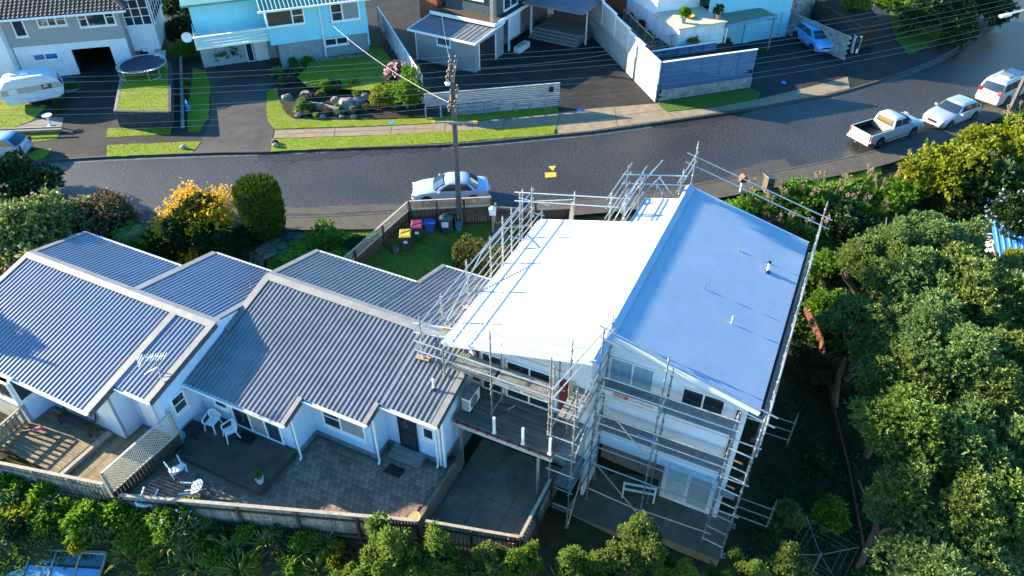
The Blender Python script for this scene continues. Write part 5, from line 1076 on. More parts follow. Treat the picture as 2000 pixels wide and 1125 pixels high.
# ---- timber board fence fronting the dark house
def hfence(name, label, p, q, z0, z1, mat, pm, n=9, posts=8, low=None):
    t = thing(name, label, 'fence', (p.x, p.y, G0)); d = (q-p); L_ = d.length; d.normalize(); nn = Vector((d.y, -d.x, 0))
    h = (z1-z0)/n
    for i in range(n): MB().bar(p+Vector((0, 0, z0+h*(i+.5))), q+Vector((0, 0, z0+h*(i+.5))), .03, h-.02).build('board', mat, t)
    for i in range(posts+1):
        c = p+d*L_*i/posts+nn*(.06 if low else -.08); MB().bar(c+Vector((0, 0, G0-.1)), c+Vector((0, 0, (low or z1)-.02)), .1, .1).build('post', pm, t)
    MB().bar(p+Vector((0, 0, z1+.02)), q+Vector((0, 0, z1+.02)), .12, .04).build('capping', pm, t); return t
m_bw = M('blue_grey_weathered_board', (.36, .38, .39), .8, (.2, .215, .225), ns=4, isl=.15, stretch=(.6, .6, 4), c3=(.14, .15, .15), ns2=1.2)
pa, pb = W(832, 231, G0), W(1092, 208, G0)
tf = hfence('timber_fence', 'weathered blue-grey horizontal board fence along the far footpath', Vector((pa.x, pa.y, 0)), Vector((pb.x, pb.y, 0)), .95, 1.85, m_bw, m_bw, 7, 9, .98)
pc = pa.lerp(pb, .22)
for i in range(5): MB().bar(Vector((pc.x, pc.y+.04, .2+i*.15)), Vector((pb.x, pb.y+.04, .2+i*.15)), .03, .135).build('board', m_bw, tf)
MB().cbox((pb.x-.6, pb.y-.2, 1.5), (.3, .1, .35), .2).build('meter_box', m_blackp, tf)
# ---- white paling fence beside the lawn
m_fencew_ = M('white_paling', (.56, .56, .55), .75, (.46, .46, .45), ns=3, isl=.08)
wf = thing('paling_fence', 'white paling fence between the green lawn and the grey annex', 'fence', (-6.5, 49, G0))
A_, B_ = W(829, 200, G0), W(742, 55, G0)
run(wf, A_, B_, (G0, G0), (2.05, 1.95), 'boards', m_fencew_, m_trim, bw=.13, gap=.02, post=2.6, postmat=m_fencew_, side=1)
# ---- retaining wall with stepped white fence
rw = thing('retaining_wall', 'pale timber retaining wall sloping up beside the dark driveway', 'retaining wall', (10, 49.2, G0)); r0, r1 = W(1280, 199.5, G0), W(1150, 63, G0)
m_rwp = M('pale_sleeper', (.42, .40, .36), .85, (.28, .265, .235), ns=3, isl=.15, stretch=(.7, .7, 3))
for i in range(8): MB().bar(r0+Vector((0, 0, .1+i*.205)), r1+Vector((0, 0, .1+i*.205)), .1, .19).build('sleeper', m_rwp, rw)
m_fencew = M('aged_white_panel', (.5, .5, .49), .75, (.4, .4, .39), ns=3, isl=.08)
sf = thing('panel_fence', 'white vertical panel fence stepping up along the retaining wall', 'fence', (10, 49.2, 1.7)); d = r1-r0
for k in range(5):
    a, b = r0+d*k/5, r0+d*(k+1)/5; z0, z1_ = 1.5+.09*k, 3.0+.16*k; n = int((b-a).length/.2)
    for i in range(n):
        c = a.lerp(b, (i+.5)/n); MB().bar(Vector((c.x, c.y, z0)), Vector((c.x, c.y, z1_)), (b-a).length/n-.015, .025, up=(d.y, -d.x, 0)).build('board', m_fencew, sf)
    MB().bar(Vector((a.x, a.y, z1_+.03)), Vector((b.x, b.y, z1_+.03)), .22, .06).build('capping', m_trim, sf)
    MB().bar(Vector((a.x, a.y, z0)), Vector((a.x, a.y, z1_+.1)), .11, .11).build('post', m_white, sf)
# ---- blue board fence on block base
bf0, bf1 = W(1284.5, 196.5, G0), W(1464, 169, G0)
m_navy = M('blue_stained_board', (.045, .13, .24), .6, (.036, .105, .2), ns=3, isl=.08)
bf = hfence('board_fence', 'dark blue horizontal board fence with pale capping on a block wall', Vector((bf0.x, bf0.y, 0)), Vector((bf1.x, bf1.y, 0)), .95, 2.9, m_navy, m_navy, 14, 5)
MB().bar(Vector((bf0.x, bf0.y, 2.96)), Vector((bf1.x, bf1.y, 2.96)), .18, .05).build('capping', m_trim, bf)
dd = (bf1-bf0); Lw = dd.length; dd.normalize()
for r in range(4):
    n = 17
    for i in range(n):
        s0 = Lw*i/n+(.2 if r % 2 else 0); s1 = min(Lw, s0+Lw/n-.012)
        if s0 < s1: MB().bar(bf0+dd*s0+Vector((0, -.05, .1+r*.2)), bf0+dd*s1+Vector((0, -.05, .1+r*.2)), .18, .188).build('block', m_block, bf)
MB().box((bf1.x-.35, bf1.y-.3, 1.25), (bf1.x-.15, bf1.y-.2, 1.5)).build('meter_box', m_blackp, bf)
# raised garden with railing and planter wall
gp = [Vector((bf0.x+.15, bf0.y+.25, 0)), Vector((bf1.x-.2, bf1.y+.4, 0)), W(1405, 110, G0), W(1380, 70, G0), W(1290, 20, G0), Vector((r1.x+.4, r1.y, 0))]
patch('raised_garden', [p.to_2d() for p in gp], m_soil, 1.45, .0, 1.4)
rl = thing('garden_railing', 'dark metal railing with thin balusters above the blue fence', 'railing', (12, 55, 1.45))
q0, q1, q2 = W(1219, 18, 2.5), W(1275, 74, 2.5), W(1400, 58, 2.5)
for a, b in ((q0, q1), (q1, q2)):
    for z in (2.5, 1.65): MB().bar(Vector((a.x, a.y, z)), Vector((b.x, b.y, z)), .06, .05).build('rail', m_galvd, rl)
    n = int((b-a).length/.16)
    for i in range(n+1): c = a.lerp(b, i/n); MB().bar(Vector((c.x, c.y, 1.45 if i % 10 == 0 else 1.65)), Vector((c.x, c.y, 2.62 if i % 10 == 0 else 2.5)), .07 if i % 10 == 0 else .02, .07 if i % 10 == 0 else .02).build('post' if i % 10 == 0 else 'baluster', m_galvd, rl)
pw = thing('planter_wall', 'dark blue panelled planter wall behind the blue fence', 'planter wall', (13, 53, 1.45)); q1, q2 = W(1272, 103, 2.0), W(1400, 84, 2.0)
for i in range(5):
    a, b = q1.lerp(q2, i/5), q1.lerp(q2, (i+1)/5); MB().bar(Vector((a.x, a.y, 1.75)), Vector((b.x, b.y, 1.75)), .05, .62).build('panel', m_navy, pw); MB().bar(Vector((a.x, a.y-.05, 1.4)), Vector((a.x, a.y-.05, 2.08)), .1, .1).build('post', m_navy, pw)
MB().bar(Vector((q1.x, q1.y, 2.1)), Vector((q2.x, q2.y, 2.1)), .16, .05).build('capping', m_trim, pw)
# ---- turquoise garages
aD = R(21.83); qD = 48.69
HG = thing('garage_block', 'turquoise double garage with white upper wall and flat canopy', 'house', (40.5, 50, G0), aD)
m_tq2 = M('turquoise_render', (.22, .56, .66), .7, (.19, .51, .6), ns=1.5); m_gd = M('turquoise_garage_door', (.2, .52, .58), .6, (.18, .48, .54), ns=2)
MB().box((36.2, qD, 2.2), (44.2, qD+.2, 6.4)).build('wall', m_tq2, HG)
for a, b in ((36.6, 37.3), (39.95, 40.45), (43.5, 44.25)): MB().box((a, qD, G0), (b, qD+.2, 2.2)).build('pier', m_tq2, HG)
for a, b in ((37.3, 39.95), (40.45, 43.5)):
    gd_ = MB()
    for k in range(8): gd_.box((a, qD+.1, G0+k*.26), (b, qD+.14, G0+.25+k*.26))
    gdo = gd_.build('garage_door', m_gd, HG)
    w_ = (b-a)
    for f in (.12, .52): MB().box((a+w_*f, qD+.085, 1.72), (a+w_*(f+.34), qD+.099, 2.0)).build('pane', m_glass, gdo)
MB().box((44.05, qD+.2, G0), (44.25, qD+9, 6.4)).build('wall', m_tq2, HG); MB().box((36.2, qD+8.8, G0), (44.2, qD+9, 6.4)).build('wall', m_tq2, HG); MB().box((36.2, qD-.3, 6.4), (44.6, qD+9.3, 6.55)).build('roof', m_gro, HG)
MB().slab([(36.3, qD-2.3, 2.75), (41.2, qD-1.9, 2.75), (41.0, qD, 2.75), (36.3, qD, 2.75)], (0, 0, .16)).build('canopy', M('mossy_canopy', (.2, .22, .17), .8, (.13, .15, .1), ns=2, c3=(.24, .22, .08), ns2=.6), HG)
MB().bar((36.25, qD-2.34, 2.83), (41.25, qD-1.94, 2.83), .06, .26).build('fascia', M('blue_fascia', (.12, .25, .42), .6), HG)
MB().box((41.0, qD-1.95, G0), (41.1, qD-1.85, 2.75)).build('post', m_timg, HG); MB().box((36.4, qD-2.2, G0), (36.5, qD-2.1, 2.75)).build('post', m_trim, HG)
for k in range(12):
    MB().box((32.2, qD-2.1, 1.2+k*.155), (36.3, qD-1.9, 1.345+k*.155)).build('board', m_white2, HG)
MB().box((32.2, qD-1.9, 1.0), (36.3, qD+6, 3.05)).build('wall', m_white2, HG); MB().box((32.0, qD-2.2, 3.06), (36.4, qD+1.5, 3.16)).build('terrace_floor', M('cream_terrace', (.5, .47, .36), .8, (.4, .38, .24), ns=2), HG)
MB().box((32.3, qD+1.5, 3.0), (36.2, qD+8, 6.0)).build('wall', m_white, HG)
for p_, s_, c_ in (((33.0, qD-1.2), .22, 'blue_pot'), ((35.9, qD-1.5), .2, 'clay_pot')):
    t = thing('potted_plant', ('leafy plant in a blue-grey pot' if c_ == 'blue_pot' else 'dark shrubby plant in a pot')+' on the white terrace', 'plant', (p_[0], p_[1], 3.16), aD)
    MB().lathe((p_[0], p_[1], 3.16), [(s_*.7, 0), (s_, .35), (s_*1.1, .38), (s_*.9, .36)], 12).build('pot', M(c_, (.2, .27, .33) if c_ == 'blue_pot' else (.35, .2, .12), .7), t)
    POTS = globals().setdefault('POTS', []); POTS.append((t, p_, s_))
t = thing('terrace_bowl', 'round orange bowl on the white terrace', 'bowl', (34.0, qD-.4, 3.16), aD); MB().lathe((34.0, qD-.4, 3.16), [(.2, 0), (.45, .18), (.48, .2), (.4, .2), (.15, .05)], 16).build('bowl', M('orange_bowl', (.7, .33, .02), .5), t)
# ---- concrete block walls by the blue hatchback
bk = thing('block_wall', 'patterned concrete block wall beside the parked blue hatchback', 'wall', (25, 59, G0)); k0, k1 = W(1649, 117, G0), W(1536, 66, G0); kd = (k1-k0); kl = kd.length; kd.normalize()
for r in range(9):
    n = int(kl/.42)
    for i in range(n):
        s0 = kl*i/n+(.2 if r % 2 else 0); s1 = min(kl, s0+kl/n-.012)
        if s1 > s0: MB().bar(k0+kd*s0+Vector((0, 0, .1+r*.205)), k0+kd*s1+Vector((0, 0, .1+r*.205)), .2, .193).build('block', m_block, bk)
bk2 = thing('block_wall', 'tall grey block wall behind the hatchback next to the garages', 'wall', (24, 64, G0)); j0 = k1+Vector((.3, .3, 0)); j1 = j0+Vector((3.4, 3.0, 0)); jd = (j1-j0).normalized()
for r in range(16):
    for i in range(10):
        s0 = .44*i+(.2 if r % 2 else 0); MB().bar(j0+jd*s0+Vector((0, 0, .1+r*.205)), j0+jd*(s0+.428)+Vector((0, 0, .1+r*.205)), .2, .193).build('block', m_block, bk2)
kb = thing('board_fence', 'dark board retaining fence above the block wall', 'fence', (28, 61, 1.5))
hk0, hk1 = k0+Vector((1.2, 1.2, 0)), k1+Vector((2.4, 1.6, 0))
for i in range(7): MB().bar(hk0+Vector((0, 0, 1.0+i*.2)), hk1+Vector((0, 0, 1.0+i*.2)), .04, .19).build('board', m_timd, kb)
patch('planted_bank', [hk0.to_2d(), hk1.to_2d(), (hk1.x+5, hk1.y+4), (hk0.x+2.4, hk0.y+2.6)], m_soil, 2.0, 0, 2.0)
t = thing('letterbox', 'black and white letterbox at the top of the shaded drive', 'letterbox', (27.5, 58.2, G0)); MB().box((27.25, 58.0, G0), (27.75, 58.35, 1.5)).build('box', m_trim, t); MB().box((27.3, 57.97, .5), (27.46, 57.995, 1.4)).build('panel', m_blackp, t); MB().box((27.54, 57.97, .5), (27.7, 57.995, 1.4)).build('panel', m_blackp, t)
# ---- trampoline and caravan
tc = W(276, 125, 2.0)
TR = thing('trampoline', 'round black trampoline with steel rim on the raised lawn', 'trampoline', loc=(tc.x, tc.y, lawnz+.02)); hz = 2.0-lawnz
MB().lathe((0, 0, hz-.02), [(.05, 0), (1.45, .0), (1.45, .012), (.05, .012)], 36).build('mat', M('trampoline_mat', (.02, .025, .05), .6), TR)
rim = MB(); 
for i in range(36): a, b = 2*math.pi*i/36, 2*math.pi*(i+1)/36; rim.tube((1.68*math.cos(a), 1.68*math.sin(a), hz), (1.68*math.cos(b), 1.68*math.sin(b), hz), .035, 6)
rim.build('rim', m_galv, TR)
sp = MB()
for i in range(48): a = 2*math.pi*i/48; sp.tube((1.45*math.cos(a), 1.45*math.sin(a), hz), (1.66*math.cos(a), 1.66*math.sin(a), hz), .012, 4)
sp.build('springs', m_galv, TR)['kind'] = 'stuff'
for i in range(4):
    a = .6+i*math.pi/2; c_, s_ = math.cos(a), math.sin(a); b_ = a+.5
    MB().path([(1.66*c_, 1.66*s_, hz), (1.62*c_, 1.62*s_, .03), (1.62*math.cos(b_), 1.62*math.sin(b_), .03), (1.66*math.cos(b_), 1.66*math.sin(b_), hz)], .028, 6).build('leg', m_galv, TR)
c0, c1_ = W(34, 218, G0), W(92, 207, G0); ca_ = math.atan2(c1_.y-c0.y, c1_.x-c0.x)
CV = thing('caravan', 'white vintage caravan with beige stripe parked on the left lawn', 'caravan', ang=ca_, loc=(c0.x-.25, c0.y, G0)); CV.scale = (.86, .86, .9)
prof = [(-.1, .45), (3.5, .45), (3.95, .7), (4.1, 1.15), (3.9, 1.75), (3.45, 2.2), (2.9, 2.38), (.7, 2.38), (.15, 2.25), (-.3, 1.8), (-.45, 1.2), (-.35, .75)]
m_cvw = M('caravan_white', (.62, .64, .66), .45, (.52, .54, .55), ns=2); m_cvb = M('caravan_beige', (.42, .38, .3), .5)
MB().slab([(x, 0, z) for x, z in prof], (0, 1.95, 0)).build('body', m_cvw, CV, bevel=.06)
MB().slab([(x, -.012, z) for x, z in ((-.42, 1.25), (4.05, 1.25), (3.9, 1.7), (-.3, 1.7))], (0, .01, 0)).build('stripe', m_cvb, CV)
for x0, x1, mm in ((.2, .85, m_plate), (2.6, 3.3, m_glass)): MB().box((x0, -.03, 1.3), (x1, -.014, 1.66)).build('window', mm, CV)
MB().slab([(4.02, .25, 1.28), (4.02, 1.7, 1.28), (3.86, 1.7, 1.78), (3.86, .25, 1.78)], (.05, 0, .02)).build('window', m_glassb, CV)
MB().box((1.4, .7, 2.39), (1.95, 1.25, 2.47)).build('roof_hatch', m_trim, CV); MB().box((2.95, .15, 2.2), (3.3, 1.8, 2.24)).build('roof_panel', m_glassb, CV)
MB().lathe((1.75, .12, .33), [(.05, -.09), (.3, -.09), (.33, -.05), (.33, .05), (.3, .09), (.05, .09)], 16, 'Y').build('wheel', m_rubber, CV); MB().lathe((1.75, 1.83, .33), [(.05, -.09), (.3, -.09), (.33, 0), (.3, .09), (.05, .09)], 16, 'Y').build('wheel', m_rubber, CV)
MB().bar((3.9, .97, .5), (5.0, .97, .45), .08, .08).build('drawbar', m_galvd, CV)
# small items on verges
t = thing('garden_ornament', 'pale bird-bath ornament on the gravel bed by the caravan', 'ornament', loc=W(100, 246, G0)); MB().lathe((0, 0, 0), [(.22, 0), (.2, .06), (.07, .12), (.06, .6), (.1, .66), (.3, .74), (.32, .8), (.1, .76)], 14).build('bowl_stand', m_white2, t)
for i, (x, y, lb) in enumerate(((359, 290, 'grey rock on the small verge left of the worn drive'), (538, 280, 'dark rock at the corner of the long verge'), (539, 286, 'pale rock at the corner of the long verge'))):
    m = MB(); m.lathe((0, 0, 0), [(.16, 0), (.24, .1), (.2, .22), (.07, .32)], 8); o = m.build('rock', m_block if i != 1 else m_rubber); o.location = W(x, y, G0+.02); o.scale = (1, .7, .8); tag(o, lb, 'rock')
p = W(368, 216, G0); t = thing('garden_gnome', 'small blue and white ornament on the narrow grass strip', 'ornament', loc=p); MB().lathe((0, 0, 0), [(.14, 0), (.17, .2), (.1, .42), (.12, .5), (.09, .6)], 10).build('body', m_bl, t); MB().lathe((0, 0, .58), [(.1, 0), (.04, .16), (.01, .26)], 10).build('hat', m_trim, t)
lw = thing('low_wall', 'low pale wall in front of the caravan lawn', 'wall', (-36, 45, G0)); MB().bar(W(-60, 259, .3), W(120, 252, .3), .12, .38).build('wall', m_rw2, lw); MB().bar(W(-60, 259, .51), W(120, 252, .51), .18, .05).build('capping', m_rw2, lw)
dw = thing('low_wall', 'low timber edging wall between the two drives', 'wall', (-25, 48, G0)); MB().bar(W(357, 250, .3), W(352, 80, .3), .12, .4).build('edging', m_timd, dw); MB().bar(W(357, 250, .52), W(352, 80, .52), .2, .04).build('capping', m_rw2, dw)
# ================================================================== vehicles
def wheel(t, x, y, r, s, rimm=None, w=.2):
    o = MB().lathe((x, y, r), [(r*.55, -w/2), (r*.94, -w/2), (r, -w*.35), (r, w*.35), (r*.94, w/2), (r*.55, w/2)], 20, 'Y').build('wheel', m_rubber, t, smooth=R(40))
    MB().lathe((x, y+s*(w/2-.03), r), [(r*.1, -.015), (r*.62, -.015), (r*.66, .02), (r*.3, .012), (r*.1, .025)], 16, 'Y').build('rim', rimm or m_rim, o)
    for k in range(5):
        a = k*2*math.pi/5; MB().bar((x, y+s*(w/2+.004), r), (x+math.cos(a)*r*.58, y+s*(w/2+.004), r+math.sin(a)*r*.58), .02, .05, up=(0, 1, 0)).build('spoke', rimm or m_rim, o)
def car(name, label, cat, loc, rz, paint, L=4.5, Wd=1.74, wb=2.65, front=.88, hood=.92, belt=.95, deck=.98, roof=1.42, cab=(1.0, .35, -1.05, -1.7), rw=.31, kind='sedan', rails=False):
    """front towards +x; cab = base of windscreen, top of windscreen, top of rear screen, base of rear screen (x from the middle)"""
    t = thing(name, label, cat, ang=rz, loc=loc); h = Wd/2; xf, xr = L/2, -L/2; wb0, wt, rt, rb = cab
    def top(x):
        pts = [(xr, deck-.22), (xr+.08, deck-.05), (xr+.3, deck), (rb, deck+.01), (rb+.2, belt), (wb0-.2, belt), (wb0, hood+.05), (xf-.55, hood-.06), (xf-.2, hood-.16), (xf-.05, hood-.3), (xf, hood-.42)]
        return float(np.interp(x, [p[0] for p in pts], [p[1] for p in pts]))
    def wid(x): return h*float(np.interp(x, [xr, xr+.12, xr+.5, xf-.7, xf-.25, xf-.06, xf], [.84, .93, .99, 1, .93, .82, .7]))
    xs = [xr, xr+.06, xr+.14, xr+.32, xr+.6]+[xr+.6+(L-1.2)*i/10 for i in range(1, 10)]+[xf-.6, xf-.4, xf-.22, xf-.1, xf-.03, xf]
    rings = []
    for x in xs:
        w, z1_ = wid(x), top(x); b = .2+(.1 if x < xr+.1 or x > xf-.12 else 0)
        half = [(w*.88, b), (w*.97, b+.1), (w, .5), (w*.985, min(.68, z1_-.08)), (w*.94, z1_-.045), (w*.84, z1_), (w*.4, z1_+.025)]
        rings.append([(x, y, z) for y, z in half]+[(x, -y, z) for y, z in reversed(half)])
    MB().loft(rings).build('body', paint, t, smooth=R(38))
    # cabin
    def cr(z, x0, x1, w, e=.0):
        r = .18
        return [(x0, w*.72, z), (x0+r*.4, w*.95, z), (x0+r*1.6, w, z), (x1-r*1.6, w, z), (x1-r*.4, w*.95, z), (x1, w*.72, z), (x1+e, 0, z+e*.0), (x1, -w*.72, z), (x1-r*.4, -w*.95, z), (x1-r*1.6, -w, z), (x0+r*1.6, -w, z), (x0+r*.4, -w*.95, z), (x0, -w*.72, z), (x0-e, 0, z)]
    zb_, zt_ = belt-.06, roof
    MB().loft([cr(zb_, rb, wb0, h*.92, .12), cr(zb_+(zt_-zb_)*.5, (rb+rt)/2-.03, (wb0+wt)/2+.03, h*.86, .08), cr(zt_-.07, rt-.02, wt+.03, h*.78, .05), cr(zt_-.02, rt+.1, wt-.08, h*.7, .04), cr(zt_+.015, rt+.35, wt-.3, h*.45, .02)]).build('cabin', paint, t, smooth=R(35))
    def lerp(a, b, f): return a+(b-a)*f
    def quad(name, pts, off): MB().slab(pts, off).build(name, m_glass, t)
    zA, zC = zb_+(zt_-zb_)*.14, zb_+(zt_-zb_)*.84
    fx = lambda f: lerp(wb0, wt, f)
    for nm, a, b, sg in (('windscreen', wb0, wt, 1), ('rear_screen', rb, rt, -1)):
        xa, xb_ = lerp(a, b, .12)+sg*.11, lerp(a, b, .86)+sg*.05; wa, wbb = h*.80, h*.68
        dn = Vector((zC-zA, 0, abs(xa-xb_)))if sg > 0 else Vector((-(zC-zA), 0, abs(xa-xb_))); dn.normalize()
        m = MB(); n = 6; A_ = [];B_ = []
        for i in range(n+1):
            f = -1+2*i/n; bow = sg*.07*(1-f*f); A_.append((xa-sg*.06+bow, f*wa, zA)); B_.append((xb_-sg*.03+bow*.7, f*wbb, zC))
        vs_ = A_+B_; vs2 = [tuple(Vector(v)+dn*.03) for v in vs_]; N = n+1
        m.add(vs2, [(i, i+1, N+i+1, N+i) for i in range(n)]); m.build(nm, m_glass, t)
    n_side = 2 if kind != 'suv' else 3
    for s in (-1, 1):
        xa0, xa1 = rb+.22, wb0-.3; xb0, xb1 = rt+.02, wt-.06
        if kind in ('hatch', 'suv', 'wagon'): xa0, xb0 = rb+.12, rt+.06
        for k in range(n_side):
            f0, f1 = k/n_side+.012, (k+1)/n_side-.012
            A0, A1 = lerp(xa0, xa1, f0), lerp(xa0, xa1, f1); B0, B1 = lerp(xb0, xb1, f0), lerp(xb0, xb1, f1)
            quad('side_window', [(A0, s*h*.905, zA), (A1, s*h*.905, zA), (B1, s*h*.80, zC), (B0, s*h*.80, zC)], (0, s*.015, .004))
        MB().cbox((wb0-.32, s*(h+.09), belt+.02), (.12, .2, .13)).build('mirror', paint, t, bevel=.02)
        MB().box((wb0-.6, s*h*.985, belt-.16), (wb0-.75, s*(h*.985+.012), belt-.13)).build('door_handle', paint, t)
        MB().box((lerp(rb, wb0, .5)-.006, s*(h*.985), .32), (lerp(rb, wb0, .5)+.006, s*(h+.001), belt-.1)).build('door_seam', m_blackp, t)
    fa = xf-front; ra = fa-wb
    for s in (-1, 1):
        for x in (fa, ra):
            MB().lathe((x, s*(h-.06), rw+.03), [(.05, -.07), (rw+.075, -.07), (rw+.075, .068), (.05, .068)], 20, 'Y').build('wheel_arch', m_blackp, t)
            wheel(t, x, s*(h-.08), rw, s)
        MB().cbox((xf-.13, s*h*.66, hood-.27), (.16, .34, .13), s*-.35).build('headlight', m_hlamp, t, bevel=.02)
        MB().cbox((xr+.03, s*h*.74, deck-.2 if kind != 'suv' else deck-.05), (.09, .26, .17 if kind == 'sedan' else .3), s*.2).build('taillight', m_redl, t, bevel=.02)
    MB().cbox((xf-.03, 0, .4), (.12, Wd*.74, .16)).build('bumper', paint, t, bevel=.03); MB().cbox((xr+.02, 0, .42), (.14, Wd*.84, .2)).build('bumper', paint, t, bevel=.03)
    MB().cbox((xf-.01, 0, .57), (.06, .62, .12)).build('grille', m_blackp, t); MB().box((xf+.03, -.2, .36), (xf+.045, .2, .46)).build('number_plate', m_plate, t); MB().box((xr-.06, -.2, .62), (xr-.045, .2, .72)).build('number_plate', m_plate, t)
    if rails:
        for s in (-1, 1): MB().bar((rt+.2, s*h*.68, roof+.06), (wt-.2, s*h*.68, roof+.06), .04, .04).build('roof_rail', m_galv, t)
    return t
def paint(n, c, c2=None): return M(n, c, .32, c2 or tuple(x*.95 for x in c), ns=2, metal=.2, spec=.5, coat=.6)
# pale sedan by the lattice fence
c = Vector((-3.55, 36.75, 0)); car('sedan', 'pale silver sedan parked on the road behind the lattice fence', 'car', (c.x, c.y, 0), math.pi+.06, paint('silver_paint', (.40, .46, .55)), L=4.45, Wd=1.75, cab=(.95, .2, -1.0, -1.55))
# silver hatch
def by_wheels(fpx, rpx, side, Wd, L, wb, front, z=0):
    f, r = W(*fpx, z), W(*rpx, z); d = (f-r).normalized(); n = Vector((-d.y, d.x, 0))*side; mid = (f+r)/2+n*(Wd/2-.1); off = L/2-front-wb/2
    c = mid-d*(-off); return (c.x, c.y, z), math.atan2(d.y, d.x)
lc, rz = by_wheels((1848, 254), (1897, 235), -1, 1.75, 4.3, 2.66, .85); car('hatchback', 'silver hatchback parked between the white ute and the white four-wheel drive', 'car', lc, rz, paint('silver_hatch_paint', (.33, .37, .43)), L=4.3, Wd=1.75, wb=2.66, front=.85, cab=(.85, .1, -1.35, -1.95), kind='hatch', deck=1.0)
lc, rz = by_wheels((1589, 106), (1551, 75), 1, 1.72, 4.25, 2.8, .78, .13); car('hatchback', 'blue hatchback parked nose-out beside the block wall', 'car', lc, rz, paint('blue_hatch_paint', (.10, .36, .68)), L=4.25, Wd=1.72, wb=2.8, front=.78, hood=1.02, belt=1.02, deck=1.05, roof=1.55, cab=(1.35, .45, -1.5, -2.0), kind='hatch')
p = W(47, 304, .3); car('hatchback', 'silver-blue hatchback cut off by the left edge on the far kerb', 'car', (p.x-2.15, p.y+.55, 0), math.pi+.06, paint('grey_blue_paint', (.36, .42, .5)), L=4.2, Wd=1.74, cab=(.9, .1, -1.4, -1.95), kind='hatch', deck=1.0, hood=.95)
# white four-wheel drive
n0, n1 = W(1893, 222), W(2010, 165); dr = (n1-n0).normalized(); rb_ = W(1930, 206, .1); ctr = rb_+dr*2.3+Vector((-dr.y, dr.x, 0))*.25
sv = car('four_wheel_drive', 'white four-wheel drive with roof vent seen from behind at right edge', 'car', (ctr.x, ctr.y, 0), math.atan2(dr.y, dr.x), paint('white_suv_paint', (.5, .49, .46)), L=4.7, Wd=1.86, wb=2.75, front=.85, hood=1.1, belt=1.12, deck=1.15, roof=1.78, cab=(1.0, .35, -2.0, -2.28), rw=.37, kind='suv', rails=True)
MB().box((-.2, -.5, 1.79), (.9, .5, 1.83)).build('sunroof', m_glassb, sv); MB().box((-1.0, -.35, 1.79), (-.4, .35, 1.9)).build('roof_vent', m_galvd, sv)
# white ute
lc, rz = by_wheels((1773, 269), (1711, 289), 1, 1.75, 5.0, 3.05, .85)
UT = thing('ute', 'white extra-cab ute with dark tray parked by the near kerb', 'ute', ang=rz, loc=lc); pw_ = paint('white_ute_paint', (.44, .47, .51))
h = .875; rings = []
for x in (-.55, -.3, .2, .8, 1.2, 1.45, 1.9, 2.2, 2.38, 2.47, 2.5):
    w = h*float(np.interp(x, [-.6, 1.6, 2.2, 2.45, 2.5], [1, 1, .95, .86, .8])); z1_ = float(np.interp(x, [-.6, 1.2, 1.3, 2.1, 2.4, 2.5], [1.12, 1.12, 1.1, 1.04, .92, .75])); b = .42
    half = [(w*.9, b), (w, .55), (w, .8), (w*.96, z1_-.05), (w*.86, z1_), (w*.4, z1_+.03)]
    rings.append([(x, y, z) for y, z in half]+[(x, -y, z) for y, z in reversed(half)])
MB().loft(rings).build('body', pw_, UT, smooth=R(38))
def rr_(z, x0, x1, w): return [(x0, w*.8, z), (x0+.08, w, z), (x1-.15, w, z), (x1, w*.75, z), (x1, -w*.75, z), (x1-.15, -w, z), (x0+.08, -w, z), (x0, -w*.8, z)]
MB().loft([rr_(1.08, -.55, 1.3, .8), rr_(1.4, -.5, .95, .74), rr_(1.64, -.42, .55, .67), rr_(1.7, -.3, .4, .58)]).build('cabin', pw_, UT, smooth=R(35))
MB().slab([(-.56, -.6, 1.2), (-.56, .6, 1.2), (-.47, .54, 1.56), (-.47, -.54, 1.56)], (-.03, 0, .0)).build('rear_screen', m_glass, UT); MB().slab([(1.24, -.66, 1.16), (1.24, .66, 1.16), (.72, .58, 1.58), (.72, -.58, 1.58)], (.05, 0, .05)).build('windscreen', m_glass, UT)
for s in (-1, 1):
    for a0, a1, b0_, b1_ in ((-.42, .18, -.38, .16), (.25, 1.0, .23, .62)): MB().slab([(a0, s*.79, 1.16), (a1, s*.79, 1.16), (b1_, s*.69, 1.56), (b0_, s*.69, 1.56)], (0, s*.02, .005)).build('side_window', m_glass, UT)
    MB().box((-2.48, s*h, .5), (-.57, s*(h-.07), 1.1)).build('tray_side', pw_, UT); MB().cbox((1.0, s*(h+.1), 1.15), (.12, .2, .18)).build('mirror', pw_, UT)
    for x in (-1.57, 1.5):
        MB().lathe((x, s*(h-.05), .42), [(.05, -.06), (.46, -.06), (.46, .058), (.05, .058)], 20, 'Y').build('wheel_arch', m_blackp, UT)
        fl = MB()
        for k in range(8): a, b = math.pi*k/8, math.pi*(k+1)/8; fl.bar((x+.47*math.cos(a), s*(h+.015), .42+.47*math.sin(a)), (x+.47*math.cos(b), s*(h+.015), .42+.47*math.sin(b)), .08, .05, up=(0, 1, 0))
        fl.build('flare', pw_, UT); wheel(UT, x, s*(h-.08), .37, s, w=.24)
    MB().bar((-1.0, s*(h+.06), .42), (.95, s*(h+.06), .42), .1, .06).build('side_step', m_galv, UT); MB().box((-2.5, s*h, .72), (-2.42, s*(h-.14), 1.06)).build('taillight', m_redl, UT); MB().cbox((2.42, s*.6, .88), (.14, .34, .14), s*-.3).build('headlight', m_hlamp, UT)
MB().box((-2.47, -h+.07, .66), (-.57, h-.07, .7)).build('tray_floor', m_blackp, UT); MB().box((-.64, -h+.07, .7), (-.57, h-.07, 1.1)).build('headboard', m_galvd, UT)
for s in (-1, 1): MB().box((-2.4, s*(h-.075), .7), (-.65, s*(h-.11), 1.11)).build('tray_liner', m_blackp, UT)
